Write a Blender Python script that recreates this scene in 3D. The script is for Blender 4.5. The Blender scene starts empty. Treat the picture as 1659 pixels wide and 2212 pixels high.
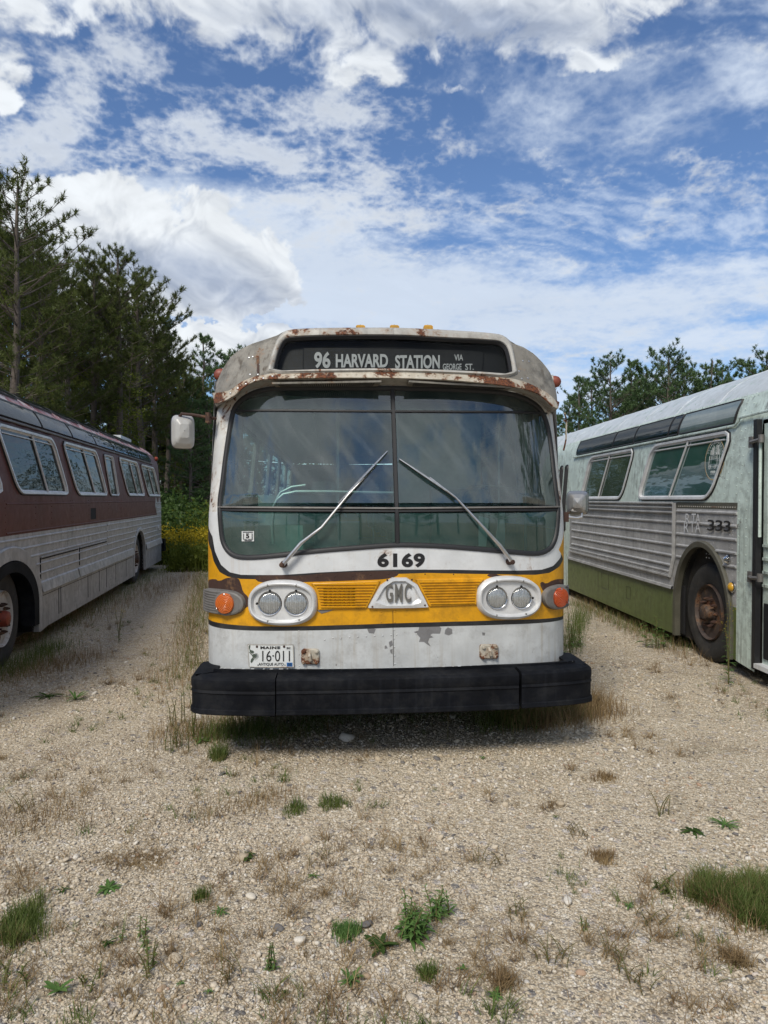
import bpy, bmesh, math, random
import numpy as np
from mathutils import Vector, Matrix
from mathutils.geometry import delaunay_2d_cdt
random.seed(7); rng = np.random.default_rng(7)
R = math.radians
scene = bpy.context.scene
COL = scene.collection

# ------------------------------------------------------------ camera
FPX, HZ, CX, CAMH = 1534.0, 1078.0, 829.5, 1.7        # focal length, horizon row, centre column (photo at 1659x2212), eye height
cam_d = bpy.data.cameras.new('camera'); cam = bpy.data.objects.new('camera', cam_d); COL.objects.link(cam)
cam.location = (0, 0, CAMH); cam.rotation_euler = (R(90 - 1.05), 0, 0)
cam_d.sensor_fit = 'VERTICAL'; cam_d.sensor_height = 36; cam_d.lens = 36 * FPX / 2212
cam_d.clip_start = .05; cam_d.clip_end = 3000
scene.camera = cam

# ------------------------------------------------------------ node helpers
class E:
    """small arithmetic wrapper over shader math nodes"""
    def __init__(s, nt, sock): s.nt, s.s = nt, sock
    def op(s, o, *a, clamp=False):
        n = s.nt.nodes.new('ShaderNodeMath'); n.operation = o; n.use_clamp = clamp
        for i, v in enumerate((s,) + a):
            if isinstance(v, E): s.nt.links.new(v.s, n.inputs[i])
            else: n.inputs[i].default_value = v
        return E(s.nt, n.outputs[0])
    def __add__(s, b): return s.op('ADD', b)
    def __radd__(s, b): return s.op('ADD', b)
    def __sub__(s, b): return s.op('SUBTRACT', b)
    def __rsub__(s, b): return (s * -1) + b
    def __mul__(s, b): return s.op('MULTIPLY', b)
    def __rmul__(s, b): return s.op('MULTIPLY', b)
    def __truediv__(s, b): return s.op('DIVIDE', b)
    def step(s, a, b):                      # smooth ramp from a to b
        n = s.nt.nodes.new('ShaderNodeMapRange'); n.interpolation_type = 'SMOOTHSTEP'
        s.nt.links.new(s.s, n.inputs['Value'])
        if a < b:
            n.inputs['From Min'].default_value = a; n.inputs['From Max'].default_value = b
        else:
            n.inputs['From Min'].default_value = b; n.inputs['From Max'].default_value = a
            n.inputs['To Min'].default_value = 1; n.inputs['To Max'].default_value = 0
        return E(s.nt, n.outputs[0])
class NT:
    def __init__(s, nt): s.nt = nt
    def new(s, t, **kw):
        n = s.nt.nodes.new(t)
        for k, v in kw.items(): setattr(n, k, v)
        return n
    def link(s, a, b): s.nt.links.new(a.s if isinstance(a, E) else a, b)
    def e(s, sock): return E(s.nt, sock)
    def val(s, v):
        n = s.new('ShaderNodeValue'); n.outputs[0].default_value = v; return s.e(n.outputs[0])
    def coord(s, kind='Object'):
        return s.new('ShaderNodeTexCoord').outputs[kind]
    def scale(s, vec, sc, loc=(0, 0, 0)):
        n = s.new('ShaderNodeMapping'); s.link(vec, n.inputs['Vector'])
        n.inputs['Scale'].default_value = sc if hasattr(sc, '__len__') else (sc,) * 3
        n.inputs['Location'].default_value = loc
        return n.outputs[0]
    def noise(s, vec, sc, det=4, rough=.55, dist=0, out='Fac', loc=(0, 0, 0)):
        v = s.scale(vec, sc, loc)
        n = s.new('ShaderNodeTexNoise'); s.link(v, n.inputs['Vector'])
        n.inputs['Scale'].default_value = 1; n.inputs['Detail'].default_value = det
        n.inputs['Roughness'].default_value = rough; n.inputs['Distortion'].default_value = dist
        return s.e(n.outputs[0 if out == 'Fac' else 1])
    def voro(s, vec, sc, feature='F1', out='Distance', rnd=1):
        v = s.scale(vec, sc)
        n = s.new('ShaderNodeTexVoronoi', feature=feature); s.link(v, n.inputs['Vector'])
        n.inputs['Scale'].default_value = 1; n.inputs['Randomness'].default_value = rnd
        return s.e(n.outputs[out])
    def rgb(s, c):
        n = s.new('ShaderNodeRGB'); n.outputs[0].default_value = (*c, 1); return s.e(n.outputs[0])
    def mix(s, f, a, b, mode='MIX'):
        n = s.new('ShaderNodeMix', data_type='RGBA', blend_type=mode)
        for k, v in ((0, f), (6, a), (7, b)):
            if isinstance(v, (tuple, list)): n.inputs[k].default_value = (*v[:3], 1)
            elif isinstance(v, (int, float)): n.inputs[k].default_value = v
            else: s.link(v, n.inputs[k])
        return s.e(n.outputs[2])
    def ramp(s, f, stops):
        n = s.new('ShaderNodeValToRGB'); s.link(f, n.inputs[0]); cr = n.color_ramp
        while len(cr.elements) < len(stops): cr.elements.new(.5)
        for el, (p, c) in zip(cr.elements, stops):
            el.position = p; el.color = (*c, 1) if hasattr(c, '__len__') else (c, c, c, 1)
        return s.e(n.outputs[0])
    def xyz(s, vec):
        n = s.new('ShaderNodeSeparateXYZ'); s.link(vec, n.inputs[0]); return [s.e(o) for o in n.outputs]
    def bump(s, h, strength, dist=.01, normal=None):
        n = s.new('ShaderNodeBump'); s.link(h, n.inputs['Height'])
        n.inputs['Strength'].default_value = strength; n.inputs['Distance'].default_value = dist
        if normal is not None: s.link(normal, n.inputs['Normal'])
        return s.e(n.outputs[0])

# ------------------------------------------------------------ world: Nishita sky with clouds laid out by direction
SUN_EL, SUN_AZ = 47.0, -155.0                # azimuth measured from +Y (view direction) towards +X
world = bpy.data.worlds.new('World'); scene.world = world; world.use_nodes = True
w = NT(world.node_tree); world.node_tree.nodes.clear()
sky = w.new('ShaderNodeTexSky', sky_type='NISHITA', sun_disc=False)
sky.sun_elevation = R(SUN_EL); sky.sun_rotation = R(SUN_AZ); sky.air_density = 1.0; sky.dust_density = .35; sky.ozone_density = 2.2
_pr = np.random.default_rng(11); _perm = _pr.permutation(512); _ga = _pr.uniform(0, 2 * np.pi, 512); _gx, _gy = np.cos(_ga).astype(np.float32), np.sin(_ga).astype(np.float32)
def gnoise(x, y, seed):
    xi = np.floor(x).astype(np.int32); yi = np.floor(y).astype(np.int32); fx = (x - xi).astype(np.float32); fy = (y - yi).astype(np.float32)
    u = fx * fx * fx * (fx * (fx * 6 - 15) + 10); v = fy * fy * fy * (fy * (fy * 6 - 15) + 10)
    def g(i, j):
        h = _perm[(_perm[(xi + i + seed * 17) & 511] + yi + j) & 511]; return _gx[h] * (fx - i) + _gy[h] * (fy - j)
    a, b, c, d = g(0, 0), g(1, 0), g(0, 1), g(1, 1)
    return (a + u * (b - a)) + v * ((c + u * (d - c)) - (a + u * (b - a)))
def fbm(x, y, o=6, gain=.5, seed=0, billow=False):
    s = 0; a = 1; t = 0
    for k in range(o):
        n = gnoise(x, y, seed + k)
        s = s + a * ((1 - 2.2 * np.abs(n) - .35) if billow else n * 1.5); t += a; a *= gain; x, y = x * 2.03 * .8 - y * 2.03 * .6 + 3.7, x * 2.03 * .6 + y * 2.03 * .8 + 1.3
    return s / t
def sst(x, a, b):
    t = np.clip((x - a) / (b - a), 0, 1); return t * t * (3 - 2 * t)
def cloud_field(dx, dy, dz):
    """cloud colour (rgb) and cover for unit directions; photo positions of the big clouds are given in its own pixels"""
    front = dy > .15; dyf = np.where(front, dy, 1.0)
    px = np.where(front, CX + FPX * dx / dyf, 1e5); py = np.where(front, HZ - FPX * dz / dyf, -1e5)
    den = np.maximum(dz, 0) + .14; X, Y = dx / den, dy / den
    bl = lambda x, y, rx, ry, w, rot=0: w * np.exp(-(((px - x) * math.cos(rot) + (py - y) * math.sin(rot)) / rx) ** 2 - (((py - y) * math.cos(rot) - (px - x) * math.sin(rot)) / ry) ** 2)
    el_ = dz
    # domain warp
    w1 = fbm(X * 2.2, Y * 2.2, 4, .5, 3); w2 = fbm(X * 2.2 + 9, Y * 2.2, 4, .5, 5)
    # altocumulus puffs
    A = fbm(X * 6.5 + w1 * .3, Y * 7.5 + w2 * .3, 7, .62, 20); B = fbm(X * 1.5, Y * 1.5, 4, .5, 31); F = fbm(X * 26 + w1, Y * 26 + w2, 5, .6, 24, True)
    pm = bl(230, 270, 430, 130, .50) + bl(640, 330, 230, 100, .40) + bl(430, 120, 360, 60, .34) + bl(860, 260, 150, 60, .24) + bl(800, 460, 260, 80, .42) + bl(60, 330, 200, 60, .25) + bl(1150, 340, 60, 30, .20) + bl(1520, 340, 110, 35, .25) + bl(1160, 205, 40, 20, .2)
    pm = pm - bl(520, 170, 160, 28, .35) - bl(300, 395, 330, 16, .30) - bl(430, 30, 60, 30, .1) - bl(1280, 240, 360, 130, .42) - bl(930, 400, 70, 40, .15)
    puff = sst(A * 1.0 + B * .35 + F * .45 + pm, .20, .92) * .84 * (1 - .75 * sst(el_, .24, .06))
    # thin streaks from lower left to upper right
    r = .45; xs, ys = X * math.cos(r) + Y * math.sin(r), -X * math.sin(r) + Y * math.cos(r)
    C = fbm(xs * 1.8 + w1 * .3, ys * 4.4 + w2 * .3, 7, .62, 40); Cf = fbm(xs * 9 + w1, ys * 17 + w2, 5, .65, 47)
    cm = bl(1300, 480, 480, 120, .46) + bl(1600, 130, 120, 130, .42, .3) + bl(1500, 40, 200, 60, .30) + bl(1020, 420, 220, 60, .22) + bl(1620, 400, 60, 40, .2)
    cm = cm - bl(1230, 250, 330, 130, .55) - bl(1000, 330, 130, 60, .3)
    cir = sst(C * .8 + Cf * .7 + F * .15 + cm, .14, 1.0) * .66
    # milky veil toward the horizon
    D = fbm(X * .9 + w1 * .5, Y * 2.2 + w2 * .4, 6, .55, 60)
    vm = bl(1100, 690, 620, 110, .85) + bl(900, 650, 420, 80, .75) + bl(1450, 900, 700, 110, .45) + bl(330, 450, 380, 60, .8) + bl(680, 540, 260, 90, .95) + bl(1550, 640, 220, 60, .45, -.15)
    vm = vm + bl(1500, 800, 500, 90, .4) - bl(1300, 600, 220, 22, .25, -.12) - bl(1600, 700, 160, 26, .2) 
    veil = sst(D * 1.1 + A * .7 + F * .3 + vm, .08, 1.30) * .90
    # cumulus with crisp edges
    gx, gy = np.where(front, px, 0) / 330.0, np.where(front, py, 0) / 300.0
    wb = fbm(gx * 1.2, gy * 1.2, 3, .5, 70)
    K = fbm(gx * 1.1 + wb * .5, gy * 1.2 + wb * .4, 7, .56, 80, True)
    soft = fbm(gx * 3.1 + wb, gy * 3.3, 6, .6, 100); wx = 75 * fbm(gx * 2.4, gy * 2.4, 6, .62, 120); wy = 70 * fbm(gx * 2.4 + 31, gy * 2.6, 6, .62, 127)
    K2 = fbm(gx * 3.6 + wb, gy * 3.6, 6, .6, 90, True)
    def body(x0, y0):
        b = lambda x, y, rx, ry, w, rot=0: w * np.exp(-(((px + wx + x0 - x) * math.cos(rot) + (py + wy + y0 - y) * math.sin(rot)) / rx) ** 2 - (((py + wy + y0 - y) * math.cos(rot) - (px + wx + x0 - x) * math.sin(rot)) / ry) ** 2)
        return (b(230, 545, 270, 150, 1.0, .12) + b(330, 640, 200, 60, .8, .05) + b(440, 580, 150, 90, 1.0, .5) + b(540, 620, 95, 75, .75) + b(90, 470, 110, 60, .8) + b(430, 760, 160, 55, 1.0) + b(560, 735, 60, 30, .5)
                + b(700, 0, 420, 70, .98) + b(1030, 45, 260, 75, 1.0) + b(500, 60, 90, 55, .7) + b(790, 155, 75, 45, .9, .1) + b(1240, 80, 70, 70, .6) + b(1430, 25, 110, 40, .5)
                + b(250, 20, 220, 50, .55) + b(20, 190, 60, 75, .85) + b(40, 20, 140, 60, .5) + b(1290, 150, 90, 20, .45, -.3) + b(1010, 195, 80, 18, .45) - b(440, 690, 90, 16, 1.0, .06) - b(610, 700, 80, 18, 1.2))
    bd = body(0, 0)
    soften = bl(700, 40, 900, 150, 1.1); dens = np.minimum(bd, 1.15) + (K * 1.0 + K2 * .6 + soft * .3) * np.clip(bd * 2.0, .12, 1) - .62
    soften = np.clip(soften, 0, 1); fray = fbm(gx * 5 + wb * 2, gy * 2.6, 6, .62, 110); cum = np.where(front, sst(dens + fray * (.14 + 1.0 * soften), -.12 - .16 * soften, .18 + .70 * soften), 0) * (1 - .10 * soften)
    low = bl(480, 620, 170, 60, 1.1, .35) + bl(270, 575, 210, 50, .55) + bl(1080, 75, 230, 52, .9) + bl(880, 20, 200, 40, .5) + bl(590, 60, 80, 30, .3) + bl(430, 790, 170, 35, .3) + bl(560, 30, 300, 30, .2)
    # sun-facing billows: compare with the density a little higher up
    Ku = fbm((gx + .03) * 1.1 + wb * .5, (gy - .09) * 1.2 + wb * .4, 5, .56, 80, True)
    lit = np.clip(.5 + (K - Ku) * 1.5 + soft * .4 + K2 * .35, 0, 1)
    sh = np.clip(low * 1.1 + soft * .55 + K2 * .25 - .02 + .12 * soften - (lit - .5) * .8, 0, 1)
    top, bas = np.array([.70, .735, .77]), np.array([.33, .385, .49])
    ccol = top + (bas - top) * sh[..., None]; ccol = ccol * (.86 + .22 * lit[..., None])
    # rest of the sky behind the camera
    rear = np.where(dy < .3, sst(-(dy - .3), 0, .4), 0) * sst(A * .6 + B * 1.3 + .28, -.10, .45)
    sh2 = np.clip(.25 + A * .7 + B * .4, 0, 1)[..., None]
    pcol = np.array([.66, .71, .78]) * (1 - sh2 * .28)
    rgb = np.zeros(dx.shape + (3,)); a = np.zeros(dx.shape)
    def over(col, al):
        nonlocal rgb, a
        al = al[..., None]; na = al[..., 0] + a * (1 - al[..., 0])
        rgb = (np.asarray(col) * al + rgb * a[..., None] * (1 - al)) / np.maximum(na, 1e-4)[..., None]; a = na
    vcol = np.array([.56, .63, .73]) * (1 + .10 * np.clip(D, -1, 1))[..., None]
    over(vcol, veil); over(np.array([.58, .66, .78]), cir); over(pcol, puff); over(pcol * .95, rear); over(ccol, cum)
    hz = sst(-dz, -.10, 0.02) * .5; over(np.array([.66, .73, .82]), hz)
    return rgb, a

def sky_image(W=4096, H=2048):
    out = np.zeros((H, W, 4), np.float32); c0, c1, r0 = 540, 1508, H // 2 - 8         # the fine part covers the view ahead
    def dirs(ci, ri):
        ph = -((ci + .5) / W - .5) * 2 * np.pi; th = ((ri + .5) / H - .5) * np.pi; ph, th = np.meshgrid(ph, th)
        return np.cos(th) * np.cos(ph), np.cos(th) * np.sin(ph), np.sin(th)
    ci, ri = np.arange(2, W, 4), np.arange(r0 + 2, H, 4); rgb, a = cloud_field(*dirs(ci, ri)); q = np.concatenate([rgb, a[..., None]], -1).astype(np.float32)
    q = np.repeat(np.repeat(q, 4, 0), 4, 1); out[r0:r0 + q.shape[0], :q.shape[1]] = q[:H - r0]
    ci, ri = np.arange(c0, c1), np.arange(r0, int(H * .5 + H * .33)); rgb, a = cloud_field(*dirs(ci, ri)); out[ri[0]:ri[-1] + 1, c0:c1] = np.concatenate([rgb, a[..., None]], -1)
    im = bpy.data.images.new('cloud layer', W, H, alpha=True, float_buffer=True); im.colorspace_settings.name = 'Non-Color'; im.alpha_mode = 'CHANNEL_PACKED'
    im.pixels.foreach_set(out.ravel()); im.update(); im.pack(); return im
D = w.coord('Generated'); dx, dy, dz = w.xyz(D)
uvn = w.new('ShaderNodeCombineXYZ'); w.link(dy.op('ARCTAN2', dx) * (-1 / (2 * math.pi)) + .5, uvn.inputs[0]); w.link(dz.op('ARCSINE') * (1 / math.pi) + .5, uvn.inputs[1])
env = w.new('ShaderNodeTexImage'); env.image = sky_image(); w.link(uvn.outputs[0], env.inputs[0])
skyc = w.new('ShaderNodeVectorMath', operation='MULTIPLY'); w.link(sky.outputs[0], skyc.inputs[0]); skyc.inputs[1].default_value = (.080, .092, .109)
c = w.mix(env.outputs['Alpha'], w.e(skyc.outputs[0]), env.outputs['Color'])
bg = w.new('ShaderNodeBackground'); w.link(c, bg.inputs['Color']); bg.inputs['Strength'].default_value = 1.0
wo = w.new('ShaderNodeOutputWorld'); w.link(bg.outputs[0], wo.inputs['Surface'])

sun_d = bpy.data.lights.new('sun', 'SUN'); sun_d.energy = 2.7; sun_d.angle = R(18); sun_d.color = (1, .935, .82)
sun = bpy.data.objects.new('sun', sun_d); COL.objects.link(sun)
sd = Vector((math.sin(R(SUN_AZ)) * math.cos(R(SUN_EL)), math.cos(R(SUN_AZ)) * math.cos(R(SUN_EL)), math.sin(R(SUN_EL))))
sun.rotation_euler = (-sd).to_track_quat('-Z', 'Y').to_euler()
scene.view_settings.view_transform = 'Standard'; scene.view_settings.look = 'None'
scene.view_settings.exposure = 0.27; scene.view_settings.gamma = 1
cy = scene.cycles
cy.use_adaptive_sampling = True; cy.adaptive_threshold = .012; cy.adaptive_min_samples = 24
world.cycles.sampling_method = 'MANUAL'; world.cycles.sample_map_resolution = 512
cy.max_bounces = 7; cy.diffuse_bounces = 3; cy.glossy_bounces = 3; cy.transparent_max_bounces = 10; cy.transmission_bounces = 4
cy.caustics_reflective = False; cy.caustics_refractive = False

# ------------------------------------------------------------ materials
def principled(nt, col=None, rough=.5, metal=0, spec=.5, normal=None, coat=0):
    b = nt.new('ShaderNodeBsdfPrincipled')
    for k, v in (('Base Color', col), ('Roughness', rough), ('Metallic', metal), ('Normal', normal)):
        if v is None: continue
        if isinstance(v, E) or not isinstance(v, (int, float, tuple)): nt.link(v, b.inputs[k])
        elif isinstance(v, tuple): b.inputs[k].default_value = (*v, 1)
        else: b.inputs[k].default_value = v
    b.inputs['Specular IOR Level'].default_value = spec
    if coat: b.inputs['Coat Weight'].default_value = coat
    o = nt.new('ShaderNodeOutputMaterial'); nt.link(b.outputs[0], o.inputs[0])
    return b
def newmat(name):
    m = bpy.data.materials.new(name); m.use_nodes = True; m.node_tree.nodes.clear()
    return m, NT(m.node_tree)
RUST = ((.045, .018, .012), (.17, .058, .022))
def weathered(name, base, rough=.5, metal=0.0, dirt=(.09, .075, .06), dirt_amt=.3, streak=.3, rust=0.0, speck=.2, var=.12, bump=.25, streak_col=None, spec=.45, sc=1.0, peel=None, peel_amt=0, dent=.12):
    m, n = newmat(name); P = n.coord()
    a = n.noise(P, 2.3 * sc, 8, .62); b = n.noise(P, 11 * sc, 6, .6, loc=(4, 2, 1)); f = n.noise(P, 70 * sc, 3, .6)
    dark = tuple(x * (1 - var) * .86 for x in base); lite = tuple(min(1, x * (1 + var * .6)) for x in base)
    c = n.mix(a.step(.3, .7), dark, lite)
    if peel_amt: c = n.mix((n.noise(P, 6 * sc, 10, .72, dist=.6, loc=(1, 8, 3))).step(.70 - peel_amt * .2, .715 - peel_amt * .2), c, peel)
    if dirt_amt: c = n.mix(((a * .5 + b * .5) + f * .15).step(.52, .72) * dirt_amt, c, dirt)
    if streak:
        s = n.noise(P, (26 * sc, 26 * sc, 1.1 * sc), 4, .6, loc=(9, 3, 0)); s2 = n.noise(P, 1.3 * sc, 3, .5, loc=(5, 5, 5))
        c = n.mix((s.step(.50, .70) * s2.step(.35, .65)) * streak, c, streak_col or tuple(x * .6 for x in dirt))
    if speck:
        v = n.noise(P, 38 * sc, 6, .75, loc=(3, 3, 9)); c = n.mix((v.step(.64, .68) * b.step(.42, .6)) * speck * 2.5, c, tuple(x * .5 for x in dirt))
    r = n.val(rough) + (b - .5) * .25
    h = f * .35 + b * .5
    if rust:
        q = n.noise(P, 7 * sc, 10, .72, dist=.3, loc=(2, 7, 1)); msk = q.step(.66 - rust * .22, .69 - rust * .22)
        halo = q.step(.58 - rust * .22, .70 - rust * .22)
        c = n.mix(halo * .55, c, (.27, .15, .07)); c = n.mix(msk, c, n.mix(f.step(.35, .65), *RUST)); r = r + msk * .3; h = h - msk * .8
    nb = n.bump(h, bump, .004, n.bump(n.noise(P, 3.2 * sc, 2, .5, loc=(1, 4, 2)), dent, .06) if dent else None)
    principled(n, c, r, metal, spec, nb)
    return m
def plain(name, col, rough=.5, metal=0, spec=.5, bump=0, bsc=60, var=0, coat=0):
    m, n = newmat(name); P = n.coord(); nb = None; c = col
    f = n.noise(P, bsc, 4, .6)
    if bump: nb = n.bump(f, bump, .003)
    if var: c = n.mix(n.noise(P, bsc * .25, 6, .65).step(.3, .7), tuple(x * (1 - var) for x in col), tuple(min(1, x * (1 + var)) for x in col))
    principled(n, c, rough, metal, spec, nb, coat)
    return m
def glassmat(name, tint=(.62, .74, .72), refl=1.0, rough=.03, dust=.05, opaque=0.0, col=(.01, .03, .03), wave=0, streaky=0):
    m, n = newmat(name); P = n.coord()
    tr = n.new('ShaderNodeBsdfTransparent'); tr.inputs[0].default_value = (*tint, 1)
    gl = n.new('ShaderNodeBsdfGlossy'); gl.inputs['Roughness'].default_value = rough; gl.inputs['Color'].default_value = (.95, .97, 1, 1)
    df = n.new('ShaderNodeBsdfDiffuse'); df.inputs[0].default_value = (*col, 1)
    fr = n.new('ShaderNodeLayerWeight'); fr.inputs['Blend'].default_value = .34
    if wave:
        nb = n.bump(n.noise(P, (2.2, 2.2, 9), 2, .5), wave, .02); n.link(nb, gl.inputs['Normal']); n.link(nb, fr.inputs['Normal'])
    m1 = n.new('ShaderNodeMixShader')
    if opaque >= 0: m1.inputs[0].default_value = opaque
    n.link(tr.outputs[0], m1.inputs[1]); n.link(df.outputs[0], m1.inputs[2])
    du = n.new('ShaderNodeBsdfDiffuse'); du.inputs[0].default_value = (.50, .54, .53, 1)
    m2 = n.new('ShaderNodeMixShader')
    dm = n.noise(P, 3, 5, .6).step(.25, .8) * dust
    if streaky:
        px_, py_, pz_ = n.xyz(P)
        cv = n.new('ShaderNodeCombineXYZ'); n.link(px_ * 9 + pz_ * 7, cv.inputs[0]); n.link(px_ * 1.0 - pz_ * 1.2, cv.inputs[1])
        dm = dm + n.noise(cv.outputs[0], 1.0, 4, .6).step(.45, .75) * streaky  # pale diagonal streaks painted in for streaked reflections on the windshield
    n.link(dm, m2.inputs[0]); n.link(m1.outputs[0], m2.inputs[1]); n.link(du.outputs[0], m2.inputs[2])
    m3 = n.new('ShaderNodeMixShader'); n.link((n.e(fr.outputs['Fresnel']) * refl).op('MINIMUM', 1.0), m3.inputs[0])
    n.link(m2.outputs[0], m3.inputs[1]); n.link(gl.outputs[0], m3.inputs[2])
    o = n.new('ShaderNodeOutputMaterial'); n.link(m3.outputs[0], o.inputs[0])
    return m
def leafmat(name, a, b, sc=3, rough=.7, trans=.25):
    m, n = newmat(name); P = n.coord(); g = n.new('ShaderNodeNewGeometry')
    f = n.noise(P, sc, 4, .6)
    t = n.e(g.outputs['Random Per Island'])
    c = n.mix((f.step(.3, .7) * .6 + t * .4), a, b)
    bs = n.new('ShaderNodeBsdfDiffuse'); n.link(c, bs.inputs[0])
    ts = n.new('ShaderNodeBsdfTranslucent'); n.link(c, ts.inputs[0])
    ad = n.new('ShaderNodeMixShader'); ad.inputs[0].default_value = trans; n.link(bs.outputs[0], ad.inputs[1]); n.link(ts.outputs[0], ad.inputs[2])
    gl = n.new('ShaderNodeBsdfGlossy'); gl.inputs['Roughness'].default_value = .45
    m3 = n.new('ShaderNodeMixShader'); m3.inputs[0].default_value = .012; n.link(ad.outputs[0], m3.inputs[1]); n.link(gl.outputs[0], m3.inputs[2])
    o = n.new('ShaderNodeOutputMaterial'); n.link(m3.outputs[0], o.inputs[0])
    return m

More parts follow.
